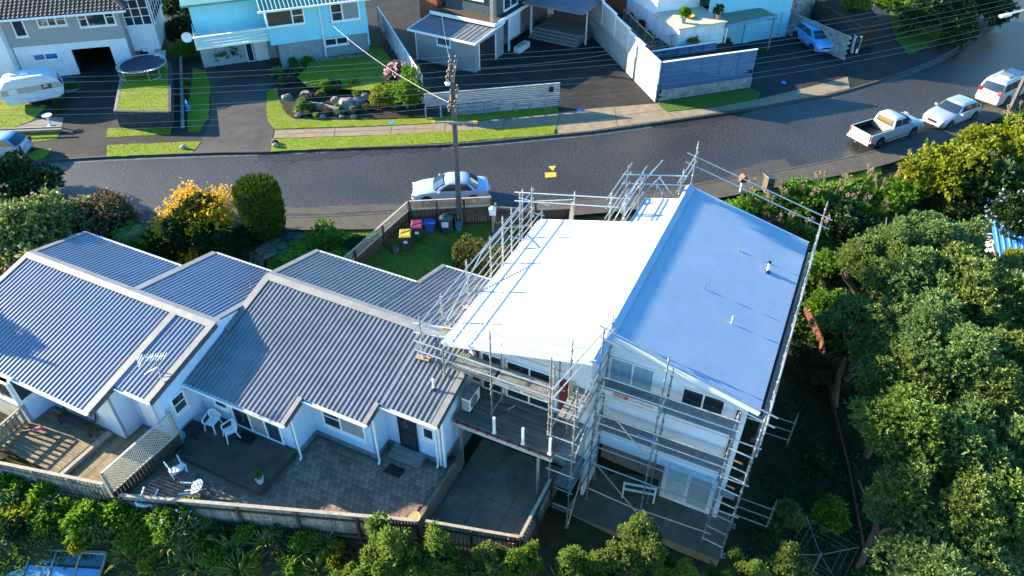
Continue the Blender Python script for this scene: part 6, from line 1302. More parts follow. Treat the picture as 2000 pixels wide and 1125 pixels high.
MB().box((-2.52, -h+.14, .56), (-2.45, h-.14, 1.1)).build('tailgate', pw_, UT); MB().cbox((-2.58, 0, .5), (.16, 1.7, .16)).build('bumper', pw_, UT); MB().cbox((2.48, 0, .55), (.14, 1.6, .2)).build('bumper', pw_, UT); MB().bar((-2.55, 0, .42), (-2.85, 0, .4), .06, .06).build('towbar', m_galvd, UT); MB().box((-2.67, -.2, .46), (-2.663, .2, .56)).build('number_plate', m_plate, UT)
# ================================================================== power poles and wires
m_pole = M('concrete_pole', (.13, .12, .11), .85, (.085, .08, .075), ns=3, stretch=(1, 1, .3)); m_ins = M('brown_insulator', (.05, .02, .015), .3, spec=.7); m_arm = M('crossarm_timber', (.3, .25, .2), .85, (.2, .165, .13), ns=6); m_wire = M('aluminium_wire', (.3, .3, .3), .5, metal=.5)
def pole(x, y, z0, ht, label, rz=0, arms=()):
    t = thing('power_pole', label, 'power pole', ang=rz, loc=(x, y, z0), group='power poles')
    m = MB(); 
    for sx in (-1, 1): m.loft([[(sx*.15, -.1, -.4), (sx*.09, -.1, -.4), (sx*.09, .1, -.4), (sx*.15, .1, -.4)][::sx], [(sx*.1, -.08, ht), (sx*.05, -.08, ht), (sx*.05, .08, ht), (sx*.1, .08, ht)][::sx]])
    m.loft([[(-.1, -.03, -.4), (.1, -.03, -.4), (.1, .03, -.4), (-.1, .03, -.4)], [(-.06, -.025, ht-.05), (.06, -.025, ht-.05), (.06, .025, ht-.05), (-.06, .025, ht-.05)]])
    m.build('shaft', m_pole, t)
    for k in range(int(ht)): MB().box((-.13, -.1, .9+k), (.13, -.06, .94+k)).build('rung', m_pole, t)
    for z, hl, ax, ins in arms:
        d = Vector((0, 1, 0)) if ax == 'y' else Vector((1, 0, 0)); e = Vector((1, 0, 0)) if ax == 'y' else Vector((0, -1, 0))
        for s in (-1, 1):
            a = MB().bar(d*-hl+e*.14*s+Vector((0, 0, z)), d*hl+e*.14*s+Vector((0, 0, z)), .09, .11).build('crossarm', m_arm, t)
            for f in ins:
                q = d*f*hl+e*.14*s+Vector((0, 0, z+.06)); MB().lathe(q, [(.03, 0), (.03, .05), (.075, .06), (.06, .1), (.075, .12), (.05, .17), (.02, .2)], 9).build('insulator', m_ins, a)
    return t
gpz = ground(-2.88, 34.0)
P1 = pole(-2.88, 34.0, gpz, 9.3, 'tall concrete power pole with brown insulators beside the lattice fence', 0, ((9.0, 1.25, 'y', (-.95, -.45, .45, .95)), (7.5, 1.25, 'y', (-.95, -.5, .5, .95))))
tl_ = MB().bar((-1.15, -.16, 6.35), (1.15, -.16, 6.35), .08, .1).build('telecom_arm', m_arm, P1)
for s in (-1, 1): MB().box((s*1.15, -.21, 6.29), (s*.95, -.11, 6.41)).build('yellow_tip', m_yel, tl_)
MB().lathe((-.22, -.1, 8.3), [(.12, 0), (.16, .1), (.05, .18)], 10).build('lamp', m_trim, P1)
q = W(1967, 226, 0); P2 = pole(q.x, q.y, -.1, 9.3, 'concrete power pole leaning into view at the right edge', .5, ((9.0, 1.25, 'y', (-.95, -.45, .45, .95)), (7.5, 1.25, 'y', (-.95, -.5, .5, .95))))
P3 = pole(-46, 33.0, 0, 9.3, 'power pole beyond the left edge of the street', 0, ((9.0, 1.25, 'y', (-.95, .95)), (7.5, 1.25, 'y', (-.95, .95))))
LP_ = thing('street_lamp', 'white curved street lamp arm over the road at upper right', 'street lamp', loc=(q.x, q.y, 7.0)); lh = W(1966, 29, 7.6)-Vector((q.x, q.y, 7.0))
MB().path([(0, 0, 0), (lh.x*.3, lh.y*.3, .45), (lh.x*.7, lh.y*.7, .68), (lh.x, lh.y, .62)], .06, 8).build('arm', m_trim, LP_); MB().cbox((lh.x*1.02, lh.y*1.02, .58), (.9, .26, .16), math.atan2(lh.y, lh.x)).build('lamp_head', m_trim, LP_, bevel=.05)
def wire(a, b, sag, label, r=.0075, grp='overhead wires', n=16):
    a, b = Vector(a), Vector(b); pts = []
    for i in range(n+1): f = i/n; p_ = a.lerp(b, f); p_.z -= sag*4*f*(1-f); pts.append(p_)
    m = MB(); rings = []; d = (b-a).normalized(); sd = d.cross(Vector((0, 0, 1))).normalized(); up = Vector((0, 0, 1))
    for p_ in pts: rings.append([p_+sd*r, p_+up*r, p_-sd*r, p_-up*r])
    m.loft(rings); tag(m.build('overhead_wire', m_wire, base=a), label, 'wire', grp)
px, py = -2.88, 34.0
i_ = 0
for z, sag in ((9.2, .9), (7.7, 1.1)):
    for f in (-1.19, -.56, .56, 1.19):
        i_ += 1; lv = 'upper' if z > 9 else 'lower'; nm = {-1.19: 'nearest', -.56: 'second nearest', .56: 'second farthest', 1.19: 'farthest'}[f]
        wire((-46, 33+f, z), (px, py+f, gpz+z), sag, 'overhead wire left of the pole, %s of the %s four' % (nm, lv))
        c5, s5 = math.cos(.5), math.sin(.5); wire((px, py+f, gpz+z), (q.x-s5*f, q.y+c5*f, z-.1), sag, 'overhead wire right of the pole, %s of the %s four' % (nm, lv))
hb = unfr((pB+3.9, qB-.3, 3.6), aB); wire((px, py, gpz+7.2), hb, .5, 'thick service wire from the pole to the turquoise house', .011)
hc = unfr((-33.8, qC+2.6, 3.2), aC); wire((px, py+.3, gpz+8.9), hc, .5, 'service wire from the pole top to the dark house')
wire((px, py+.3, gpz+8.9), unfr((37, qD-2.2, 3.0), aD), .7, 'long service wire from the pole to the turquoise garages')
wire((q.x, q.y, 8.9), unfr((44, qD+1, 5.5), aD), .4, 'service wire from the right pole to the garage roof'); wire((q.x, q.y, 8.7), W(1640, -60, 5), .5, 'upper of two service wires over the tree bank'); wire((q.x, q.y, 8.5), W(1700, -60, 5), .5, 'lower of two service wires over the tree bank')
# ================================================================== vegetation
rng = np.random.default_rng(11)
def mesh_np(name, verts, quads, mat):
    me = bpy.data.meshes.new(name); nv, nf = len(verts), len(quads)
    me.vertices.add(nv); me.vertices.foreach_set('co', verts.astype(np.float32).ravel())
    me.loops.add(nf*4); me.polygons.add(nf); me.loops.foreach_set('vertex_index', quads.astype(np.int32).ravel())
    me.polygons.foreach_set('loop_start', np.arange(0, nf*4, 4, dtype=np.int32)); me.polygons.foreach_set('loop_total', np.full(nf, 4, np.int32))
    me.update(calc_edges=True); me.validate(); me.materials.append(mat); return me
def unit(a): return a/np.maximum(np.linalg.norm(a, axis=1, keepdims=True), 1e-6)
def leaves(pos, d, ln, wd, droop=.0):
    """diamond leaves: pos base, d direction (unit), lengths, widths"""
    n = len(pos); r = rng.normal(size=(n, 3)); side = unit(np.cross(d, r)); up = np.cross(side, d)
    ln = ln.reshape(-1, 1); wd = wd.reshape(-1, 1); mid = pos+d*ln*.5+up*ln*.06; tip = pos+d*ln-np.array([[0, 0, 1]])*ln*droop
    v = np.stack([pos, mid+side*wd*.5, tip, mid-side*wd*.5], 1).reshape(-1, 3); return v, np.arange(n*4).reshape(-1, 4)
def lump_points(R3, nl, lr, n, flat=.75, up=.25, core=.58, seed=0, stretch=1.0):
    """points on a cluster of clusters: uneven limbs, each carrying small leafy tufts"""
    g = np.random.default_rng(seed); R3 = np.array(R3); m = 6
    c0 = unit(g.normal(size=(nl, 3))); c0[:, 2] = np.abs(c0[:, 2])*.95-.15; c0 *= g.uniform(core*.8, .86, (nl, 1)); c0 *= R3*g.uniform(.85, 1.12, (nl, 1))
    r0 = lr*g.uniform(.55, 1.3, nl)*R3.mean(); q = unit(g.normal(size=(nl, m, 3))+np.array([0, 0, .35])); tall = np.array([1, 1, stretch])
    c = (c0[:, None, :]+q*tall*r0[:, None, None]*g.uniform(.55, 1.0, (nl, m, 1))).reshape(-1, 3); rr = (r0[:, None]*g.uniform(.3, .62, (nl, m))).ravel(); N = nl*m
    w = rr**2; k = g.choice(N, n*2, p=w/w.sum()); d = unit(g.normal(size=(n*2, 3))); d[:, 2] = d[:, 2]*.9+up*.4; d = unit(d)
    p = c[k]+d*tall*rr[k, None]*(g.uniform(.7, 1.08, (n*2, 1))+(g.uniform(0, 1, (n*2, 1)) > .92)*g.uniform(0, .45, (n*2, 1))); keep = np.ones(n*2, bool)
    for j in range(N): keep &= ~((((p-c[j])**2).sum(1) < (rr[j]*.6)**2) & (k != j))
    keep &= p[:, 2] > -R3[2]*.8
    p, d = p[keep][:n], d[keep][:n]; o = unit(p/R3); return p, unit(d+.5*o+np.array([0, 0, up]))
def sprigs(p, d, nl, ln, wd, spread=.75, droop=.1):
    n = len(p); P = np.repeat(p, nl, 0); D = np.repeat(d, nl, 0); D = unit(D+rng.normal(size=D.shape)*spread*.6); t = np.tile(np.linspace(0, .6, nl), n).reshape(-1, 1)
    P = P+np.repeat(d, nl, 0)*t*ln*1.1; L = ln*rng.uniform(.6, 1.25, len(P)); return leaves(P, D, L, wd*rng.uniform(.7, 1.3, len(P)), droop)
def crown_mesh(name, R3, nl, lr, n, per, ln, wd, mat, spread=.75, up=.35, seed=0, core=.58, droop=.1, stretch=1.0):
    p, d = lump_points(R3, nl, lr, n, up=up, seed=seed, core=core, stretch=stretch); v, f = sprigs(p, d, per, ln, wd, spread, droop); return mesh_np(name, v, f, mat)
def add_obj(name, me, parent=None, loc=(0, 0, 0), rz=0, sc=(1, 1, 1)):
    o = bpy.data.objects.new(name, me); COL.objects.link(o); o.location = loc; o.rotation_euler = (0, 0, rz); o.scale = sc
    if parent is not None: o.parent = parent
    return o
m_bark = M('bark', (.12, .09, .065), .9, (.07, .052, .038), ns=8, bump=.5)
def trunk_mesh(ht, r, seed, nb=7, spread=.6):
    g = random.Random(seed); m = MB()
    def limb(p, d, L_, r_, k):
        q = p
        for i in range(k):
            d2 = (d+Vector((g.uniform(-.25, .25), g.uniform(-.25, .25), g.uniform(-.05, .2)))).normalized(); e = q+d2*L_/k; m.tube(q, e, r_*(1-.6*i/k), 6, r_*(1-.6*(i+1)/k), cap=False); q = e
        return q
    top = limb(Vector((0, 0, -.4)), Vector((g.uniform(-.1, .1), g.uniform(-.1, .1), 1)), ht*.6+.4, r, 4)
    for i in range(nb):
        a = g.uniform(0, 6.28); limb(Vector((0, 0, ht*g.uniform(.3, .6))), Vector((math.cos(a)*spread, math.sin(a)*spread, .7)), ht*.55, r*.5, 3)
    return m
TM = [trunk_mesh(1.0, .05, s).mesh('trunk') for s in range(3)]
for me in TM: me.materials.append(m_bark)
def tree(name, label, cat, loc, crown, rz, s, zc, group=None, trunk=True, sz=1.0):
    """crown mesh centred zc above the foot"""
    t = thing(name, label, cat, loc=loc, ang=rz, group=group); add_obj('crown', crown, t, (0, 0, zc), 0, (s, s, s*sz))
    if trunk: o = add_obj('trunk', TM[int(abs(rz*7)) % 3], t, (0, 0, 0), 0, (zc*1.0, zc*1.0, zc*1.15))
    return t
C = lambda *h: [tuple(x) for x in h]
lm_pit = LM('pittosporum_leaf', C((.06, .11, .02), (.13, .2, .035), (.21, .28, .065), (.28, .34, .13)), .42)
lm_pit2 = LM('grey_green_leaf', C((.06, .115, .035), (.14, .21, .075), (.25, .32, .16)), .42)
lm_pit3 = LM('olive_green_leaf', C((.06, .09, .02), (.13, .18, .04), (.2, .25, .08), (.27, .29, .13)), .4)
lm_up2 = LM('lime_green_leaf', C((.08, .14, .02), (.16, .24, .04), (.26, .34, .08)), .42)
lm_yel = LM('yellow_green_leaf', C((.13, .15, .015), (.23, .25, .025), (.31, .28, .03), (.16, .2, .02)), .42)
lm_fresh = LM('fresh_green_leaf', C((.05, .12, .015), (.11, .22, .02), (.19, .3, .035)), .35)
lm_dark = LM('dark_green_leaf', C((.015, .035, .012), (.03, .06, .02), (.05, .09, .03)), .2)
lm_cam = LM('camellia_leaf', C((.06, .1, .02), (.13, .17, .05), (.34, .35, .2), (.18, .2, .06)), .25, .35)
lm_camr = LM('reddish_leaf', C((.06, .08, .03), (.13, .08, .06), (.22, .12, .10), (.12, .13, .06)), .25)
lm_pink = LM('pink_petal', C((.5, .08, .12), (.6, .2, .25), (.4, .05, .08)), .3)
lm_pinkp = LM('pale_pink_petal', C((.6, .32, .36), (.7, .5, .5), (.5, .2, .25)), .3)
lm_wat = LM('wattle_yellow', C((.65, .38, .02), (.78, .52, .03), (.55, .3, .01)), .35)
lm_con = LM('conifer_spray', C((.035, .06, .008), (.065, .095, .012), (.1, .12, .018)), .15)
lm_flax = LM('flax_leaf', C((.07, .12, .02), (.18, .21, .05), (.42, .36, .13), (.12, .17, .035)), .35)
lm_aga = LM('agapanthus_leaf', C((.04, .11, .015), (.09, .19, .02), (.15, .25, .03)), .3)
lm_seed = LM('dry_seed_head', C((.3, .22, .13), (.42, .32, .2), (.22, .16, .09)), .3)
lm_fern = LM('fern_frond', C((.12, .17, .04), (.2, .25, .07)), .35)
lm_wflow = LM('pale_flower', C((.5, .5, .7), (.7, .7, .8)), .3)
PIT = [crown_mesh('crown', (1.06, 1.06, .9), 17, .36, 3700, 9, .08, .028, (lm_pit, lm_pit2, lm_pit3, lm_pit2, lm_pit3)[i], seed=20+i, up=.7, spread=.7, core=.5) for i in range(5)]
UPR = [crown_mesh('crown', (1, 1, 1.0), 15, .30, 3000, 9, .085, .03, (lm_pit, lm_up2, lm_pit3)[i], seed=90+i, up=1.2, spread=.6, core=.35, stretch=1.7) for i in range(3)]
YEL = [crown_mesh('crown', (1, 1, .9), 14, .34, 1600, 8, .10, .05, lm_yel, seed=40+i) for i in range(2)]
FRE = [crown_mesh('crown', (1, 1, .9), 11, .38, 900, 8, .14, .06, lm_fresh, seed=50+i) for i in range(2)]
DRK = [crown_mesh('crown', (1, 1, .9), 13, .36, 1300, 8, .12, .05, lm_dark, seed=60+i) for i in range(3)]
CAM = [crown_mesh('crown', (1, 1, .95), 14, .34, 1500, 8, .11, .06, lm_cam, seed=70+i, up=.2) for i in range(2)]
CMR = crown_mesh('crown', (1, 1, .95), 12, .36, 1300, 8, .11, .06, lm_camr, seed=75)
SML = [crown_mesh('foliage', (1, 1, .8), 7, .45, 260, 8, .28, .11, m_, seed=80+i) for i, m_ in enumerate((lm_fresh, lm_dark, lm_pit2, lm_yel, lm_camr))]
def petals(R3, n, sz, mat, seed, frac=1.0):
    g = np.random.default_rng(seed); d = unit(g.normal(size=(n, 3))); d[:, 2] = np.abs(d[:, 2])*.9; p = d*np.array(R3)*g.uniform(.86, 1.03, (n, 1)); v, f = sprigs(p, d, 6, sz, sz*.75, 1.6); return mesh_np('blossom', v, f, mat)
def zg(p): return ground(p.x, p.y)
def hit(x, y):
    """terrain point seen at a spot, kept outside the fenced patio"""
    z = 1.0
    for k in range(140):
        p = W(x, y, z)
        if ground(p.x, p.y) >= z: break
        z -= .05
    q = fr(p, PH)
    if -21.2 < q.x < -6.2:
        vf = 8.75+.365*(q.x+20.75) if q.x < -9.9 else 13.1
        if q.y > vf-.45: q.y = vf-.45
    p = unfr(q, PH); return Vector((p.x, p.y, ground(p.x, p.y)))
def place(px_, py_, zc):
    """foot on the terrain below a crown centre seen at px_,py_ on the level zc"""
    p = W(px_, py_, zc); g = ground(p.x, p.y); return Vector((p.x, p.y, g)), zc-g
# ---- right-hand grove
RT = [(1795,845,92,-1.6,0,'rounded grey-green tree nearest the dark gap beside the gable'),(1925,905,112,-1.8,1,'broad grey-green tree at the right edge below the middle'),(1830,965,96,-2.4,2,'grey-green tree with bare twigs beside the lower dark bank'),(1965,1050,105,-2.8,0,'dense tree in the lower right corner'),(1835,1085,100,-3.0,1,'tree at the bottom edge just left of the corner tree'),(1740,1000,50,-3.2,3,'small grey tree on the edge of the lower bank'),
      (1850,705,95,-.9,3,'open pale-tipped tree in the middle of the right-hand grove'),(1965,745,88,-.9,2,'tree at the right edge above the middle of the grove'),(1760,745,80,-1.6,4,'bluish low tree leaning to the dark gap'),(1775,600,92,-.5,1,'bright green tree behind the roof corner'),(1880,590,100,-.3,4,'grey-green tree at the centre top of the grove'),(1985,620,70,-.2,0,'small tree at the right edge of the grove top'),(1705,530,62,-.4,2,'narrow olive tree beside the far roof corner'),(1765,470,58,.2,1,'light green tree below the seed heads'),(1850,500,72,-.1,3,'grey-green tree in front of the dark hollow'),(1690,650,66,-1.4,4,'dark shaded tree behind the red fence'),(1895,525,40,-.6,4,'small grey tree in front of the blue roof')]
for i, (x, y, r, zc, k, lb) in enumerate(RT):
    zc += 2.3 if zc < -.5 else 1.4
    f, h_ = place(x, y, zc); t_ = (f.y*CT-(zc-HC)*ST); s = r*t_/FPX*1.22
    tree('pittosporum_tree', lb, 'tree', f, PIT[k], i*1.37, s, h_, 'trees of the right-hand grove', sz=.95)
# ---- foreground row
FT = [(755,1065,78,-3.2,0,'tallest bright tree of the bottom row, left of centre'),(850,1090,72,-3.5,3,'bluish tree right of the tallest bottom tree'),(690,1115,52,-3.6,1,'small tree at the bottom edge left of the row'),(945,1110,52,-3.6,2,'low olive tree below the concrete yard'),(1030,1105,50,-3.5,1,'rounded tree below the yard corner'),(1125,1105,50,-3.6,0,'small pointed tree in the middle of the bottom row'),(1235,1082,64,-3.6,2,'tall pointed bright tree below the gable scaffold'),(1175,1130,50,-3.9,3,'low tree at the bottom edge below the stair tower'),(1310,1122,46,-4.1,1,'low bright tree right of the pointed tree'),(1450,1120,50,-4.3,0,'bright tree at the bottom edge below the corner scaffold'),(1540,1112,50,-4.4,2,'bright tree left of the rotary clothesline'),(1395,1135,42,-4.4,1,'small tree at the bottom between scaffold feet')]
for i, (x, y, r, zc, k, lb) in enumerate(FT):
    zc += 1.7; y += 26 if x < 900 else 8; r *= .9 if x < 900 else 1.0
    f, h_ = place(x, y, zc); t_ = (f.y*CT-(zc-HC)*ST); s = r*t_/FPX*1.1
    tree('young_tree', lb, 'tree', f, UPR[k % 3], i*2.1, s, h_, 'young trees along the bottom edge', sz=1.25 if 'pointed' in lb or 'tallest' in lb else 1.0)
# ---- shrubs on the street bank and left side
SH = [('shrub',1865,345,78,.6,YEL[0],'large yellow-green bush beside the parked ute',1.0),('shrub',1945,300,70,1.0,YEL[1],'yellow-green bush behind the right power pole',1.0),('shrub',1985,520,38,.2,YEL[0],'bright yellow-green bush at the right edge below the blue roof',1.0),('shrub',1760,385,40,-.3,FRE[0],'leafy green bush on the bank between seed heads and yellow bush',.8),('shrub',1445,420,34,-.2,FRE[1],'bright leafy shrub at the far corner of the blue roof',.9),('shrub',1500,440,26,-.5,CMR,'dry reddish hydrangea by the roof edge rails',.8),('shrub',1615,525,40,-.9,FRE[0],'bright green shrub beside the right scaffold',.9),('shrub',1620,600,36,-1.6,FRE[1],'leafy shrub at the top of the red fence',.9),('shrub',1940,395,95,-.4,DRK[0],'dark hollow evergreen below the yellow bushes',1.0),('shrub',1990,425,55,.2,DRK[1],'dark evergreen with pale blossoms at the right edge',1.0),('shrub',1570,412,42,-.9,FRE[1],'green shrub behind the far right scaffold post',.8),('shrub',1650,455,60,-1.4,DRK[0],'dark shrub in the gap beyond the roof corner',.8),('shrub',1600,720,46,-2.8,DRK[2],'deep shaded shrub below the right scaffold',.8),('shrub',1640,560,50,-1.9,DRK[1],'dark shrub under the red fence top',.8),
      ('dark_tree',30,365,78,.9,DRK[2],'dark feathery tree at the left edge beside the road',.85),('camellia',55,470,92,.6,CAM[0],'large camellia with glossy pale leaves at left edge',1.05),('camellia',135,450,70,.5,CAM[1],'camellia with pink blooms behind the left ridge',1.0),('camellia',215,440,62,.4,CMR,'reddish camellia at the roof peak left of the fern',1.0),('camellia',30,545,60,.0,CAM[1],'low camellia beside the left gable edge',.9),('wattle',395,448,68,-.2,DRK[0],'dark shrub carrying bright yellow blossom',1.05),('shrub',335,480,44,-.6,DRK[1],'dark shrub in the shade left of the yellow blossom',.9),('shrub',450,492,42,-.7,DRK[2],'dark shrub below the clipped conifer',.9),('shrub',255,470,38,.1,FRE[0],'yellowish shrub under the tree fern',1.0),('shrub',640,478,34,-.4,FRE[1],'rounded green shrub on the shaded verge lawn',.8),('shrub',700,500,26,-.7,DRK[0],'small shrub at the foot of the lattice fence',.8),
      ('flowering_shrub',452,86,48,.9,FRE[0],'green shrub with small red flowers in front of the turquoise house',.85),('shrub',795,185,40,1.0,FRE[1],'tall leafy bush at the end of the white paling fence',1.05),('shrub',750,188,26,.7,YEL[0],'golden bush beside the tall leafy bush',1.1),('rhododendron',778,148,24,1.5,CMR,'pink-flowered rhododendron by the white paling fence',1.0),('shrub',360,60,30,.8,DRK[1],'dark hedge shrub between the drives, middle',1.0),('shrub',345,10,40,1.0,DRK[2],'dark hedge shrub between the drives, farthest',1.0),('shrub',362,100,22,.6,FRE[0],'green hedge shrub between the drives, nearest',1.0),('shrub',1830,30,72,1.6,DRK[0],'big dark shrub on the shaded bank at upper right',1.0),('shrub',1890,10,60,1.5,DRK[1],'dark shrub at the top of the shaded bank',1.0),('shrub',1780,5,50,1.4,FRE[0],'leafy shrub on the left of the shaded bank',1.0),('shrub',1350,80,14,2.0,YEL[1],'small light bush behind the garden railing',1.0),('shrub',1413,88,15,.9,CMR,'round reddish bush beside the garage pier',1.0),('shrub',1675,2,26,2.6,FRE[1],'spiky green plant on top of the dark board fence',1.0)]
SHO = {}
for i, (nm, x, y, r, zc, cm, lb, sz) in enumerate(SH):
    far = W(x, y, zc).y > 44
    if far: p = W(x, y, zc); f = Vector((p.x, p.y, G0 if x < 1200 or x > 1700 or x == 1413 else (1.45 if x < 1450 else 2.0))); h_ = zc-f.z
    else: f, h_ = place(x, y, zc)
    t_ = (f.y*CT-(zc-HC)*ST); s = r*t_/FPX*1.1
    SHO[lb] = (tree(nm, lb, 'tree' if nm in ('dark_tree',) else 'shrub', f, cm, i*1.9, s, max(h_, .15), 'shrubs of the gardens', sz=sz), s, max(h_, .15), sz)
def bloom(lb, n, sz, mat, seed): t, s, h_, z_ = SHO[lb]; add_obj('blossom', petals((s, s, s*z_), n, sz, mat, seed), t, (0, 0, h_))
bloom('camellia with pink blooms behind the left ridge', 42, .11, lm_pink, 1); bloom('reddish camellia at the roof peak left of the fern', 60, .11, lm_pink, 2); bloom('large camellia with glossy pale leaves at left edge', 34, .1, lm_pinkp, 3); bloom('low camellia beside the left gable edge', 20, .1, lm_pink, 4)
bloom('green shrub with small red flowers in front of the turquoise house', 24, .16, lm_pink, 5); bloom('pink-flowered rhododendron by the white paling fence', 60, .2, lm_pinkp, 6); bloom('dark evergreen with pale blossoms at the right edge', 70, .13, lm_wflow, 7)
t, s, h_, z_ = SHO['dark shrub carrying bright yellow blossom']
g = np.random.default_rng(5); cl = np.array([(-.75, -.1, .25), (-.55, -.3, .1), (-.15, .1, .75), (.05, .0, .8), (.1, -.35, .5), (.65, .1, .75), (.75, -.1, .5), (.7, -.3, .35), (-.1, -.8, -.4), (.0, -.85, -.5), (-.65, -.55, .15), (-.8, -.4, .0), (-.3, -.3, .7), (.45, -.4, .65), (.8, -.45, .3), (.15, -.6, .35)])*s
pp = np.concatenate([c_*1.08+g.normal(size=(130, 3))*s*.15 for c_ in cl]); vv, ff = sprigs(pp, unit(g.normal(size=pp.shape)+np.array([0, 0, .5])), 6, .12, .07, 1.2); add_obj('blossom', mesh_np('blossom', vv, ff, lm_wat), t, (0, 0, h_), -t.rotation_euler.z)
# clipped conifer
p, h_ = place(512, 415, 1.5); CFR = 1.08
g = np.random.default_rng(9); n = 5200; th = g.uniform(0, 2*np.pi, n); zz = g.uniform(0, 1, n); prf = np.interp(zz, [0, .06, .2, .75, .9, .97, 1], [.5, .66, .84, 1.0, .97, .86, .6])*(1+.06*np.sin(th*3+zz*4)+.05*np.sin(th*7-zz*9)+.04*np.sin(th*2+zz*15)); rad = prf*CFR*g.uniform(.9, 1.03, n)
top = g.uniform(0, 1, n) < .14; rad = np.where(top, CFR*.85*np.sqrt(g.uniform(0, 1, n)), rad); zz = np.where(top, 1.0+.05*(1-(rad/CFR)**2), zz)
pos = np.stack([rad*np.cos(th), rad*np.sin(th), zz*3.05], 1); dd_ = unit(np.stack([np.cos(th)*.35, np.sin(th)*.35, np.ones(n)], 1)+g.normal(size=(n, 3))*.15); vv, ff = sprigs(pos, dd_, 4, .2, .07, .35, 0)
t = thing('clipped_conifer', 'tall clipped dark green conifer at the near kerb', 'tree', loc=p); add_obj('crown', mesh_np('crown', vv, ff, lm_con), t, (0, 0, .1)); add_obj('trunk', TM[0], t, (0, 0, 0), 0, (2, 2, 2.2)); MB().lathe((0, 0, .25), [(.4, 0), (.7, .6), (.9, 2.1), (.75, 2.65), (.2, 2.85)], 12).build('inner_branches', m_bark, t)
# photinia hedge
hd = thing('hedge', 'clipped reddish-green hedge between the scaffold and the ribbed roof', 'hedge', loc=(W(938, 520, -.6).x, W(938, 520, -.6).y, ground(W(938, 520, -.6).x, W(938, 520, -.6).y)), ang=PH); g = np.random.default_rng(12); n = 1900
face = g.integers(0, 3, n); P_ = np.stack([g.uniform(-1.2, 1.2, n), g.uniform(-.6, .6, n), g.uniform(.1, 1.35, n)], 1); P_[face == 0, 2] = 1.35+g.normal(size=(face == 0).sum())*.05; P_[face == 1, 1] = -.6+g.normal(size=(face == 1).sum())*.05; P_[face == 2, 0] = np.sign(P_[face == 2, 0])*1.2
vv, ff = sprigs(P_, unit(g.normal(size=(n, 3))*.5+np.array([0, -.3, .8])), 7, .12, .06, 1.0); add_obj('foliage', mesh_np('foliage', vv, ff, LM('photinia_leaf', C((.05, .09, .02), (.1, .14, .03), (.2, .12, .05), (.16, .18, .05)), .25)), hd); MB().box((-1.1, -.5, 0), (1.1, .5, 1.25)).build('twig_core', m_bark, hd)
# ---- strap-leaved clumps
def strap(name, n, ln, wd, mat, seed, up=1.0, nseg=4):
    g = np.random.default_rng(seed); V = []; Fq = []
    for i in range(n):
        a = g.uniform(0, 6.283); L_ = ln*g.uniform(.6, 1.15); tilt = g.uniform(.15, 1.0); d = np.array([math.cos(a), math.sin(a), 0]); s_ = np.array([-math.sin(a), math.cos(a), 0]); b0 = len(V); bx = d*g.uniform(0, .12)*ln
        for k in range(nseg+1):
            f = k/nseg; out = tilt*L_*(f*.55+.35*f*f); zz = L_*up*(f*.95-.62*tilt*f*f); c_ = bx+d*out+np.array([0, 0, max(zz, .01)]); w_ = wd*(1-f**2.2)*.5+.003
            V += [c_-s_*w_, c_+s_*w_]
            if k: Fq.append((b0+2*k-2, b0+2*k-1, b0+2*k+1, b0+2*k))
    return mesh_np(name, np.array(V), np.array(Fq), mat)
FLX = [strap('leaves', 70, 1.15, .075, lm_flax, 31+i) for i in range(2)]; AGA = [strap('leaves', 60, .75, .055, lm_aga, 35+i) for i in range(2)]
fl_px = [(330,1075,-4.0),(395,1060,-3.8),(455,1085,-4.0),(520,1070,-3.9),(585,1090,-4.1),(640,1060,-3.9),(560,1120,-4.4),(470,1125,-4.5),(380,1118,-4.4),(300,1120,-4.4),(620,1125,-4.4),(250,1095,-4.1)]
fl_px = [(x, y-4, z+.5) for x, y, z in fl_px]
ORD = 'first second third fourth fifth sixth seventh eighth ninth tenth eleventh twelfth thirteenth fourteenth fifteenth sixteenth seventeenth eighteenth nineteenth twentieth twenty-first twenty-second twenty-third twenty-fourth'.split()
names_ = ['first','second','third','fourth','fifth','sixth','seventh','eighth','ninth','tenth','eleventh','twelfth']
for i, (x, y, z) in enumerate(sorted(fl_px)):
    p = hit(x, y); t = thing('flax_clump', 'arching flax clump below the long fence, %s from the left' % names_[i], 'plant', loc=(p.x, p.y, ground(p.x, p.y)), group='flax clumps below the patio fence', ang=i*1.1); s = rnd(.75, 1.15); add_obj('leaves', FLX[i % 2], t, (0, 0, 0), 0, (s, s, s))
ag = [(1465,395),(1500,410),(1530,395),(1560,385),(1590,400),(1600,372),(1625,385),(1650,372),(1660,395),(1690,360),(1690,400),(1715,375),(1740,355),(1730,400),(1760,350),(1540,430),(1580,435),(1620,430),(1775,335),(1645,420),(1800,320),(1955,245),(1985,235),(1985,265)]
ag.sort()
for i, (x, y) in enumerate(ag):
    p = W(x, y, -.2); g_ = ground(p.x, p.y); t = thing('agapanthus_clump', 'green strap-leaved clump on the street bank, %s counted from the brown letterbox' % ORD[i], 'plant', loc=(p.x, p.y, g_), group='agapanthus clumps on the bank', ang=i*.7); s = rnd(.95, 1.4); add_obj('leaves', AGA[i % 2], t, (0, 0, 0), 0, (s, s, s*1.1))
    for k in range(4 if i % 2 else 3):
        a = rnd(0, 6.28); r_ = rnd(.1, .5); hh = rnd(.9, 1.3); top = Vector((r_*math.cos(a), r_*math.sin(a), hh))
        st = MB().tube((0, 0, .1), top, .012, 4).build('stalk', MATS['deck_timber'], t)
        if 'SEED' not in globals():
            g = np.random.default_rng(77); d_ = unit(g.normal(size=(60, 3))); vv, ff = leaves(d_*.03, d_, np.full(60, .12), np.full(60, .05)); SEED = mesh_np('seed_head', vv, ff, lm_seed)
        add_obj('seed_head', SEED, t, top, a)
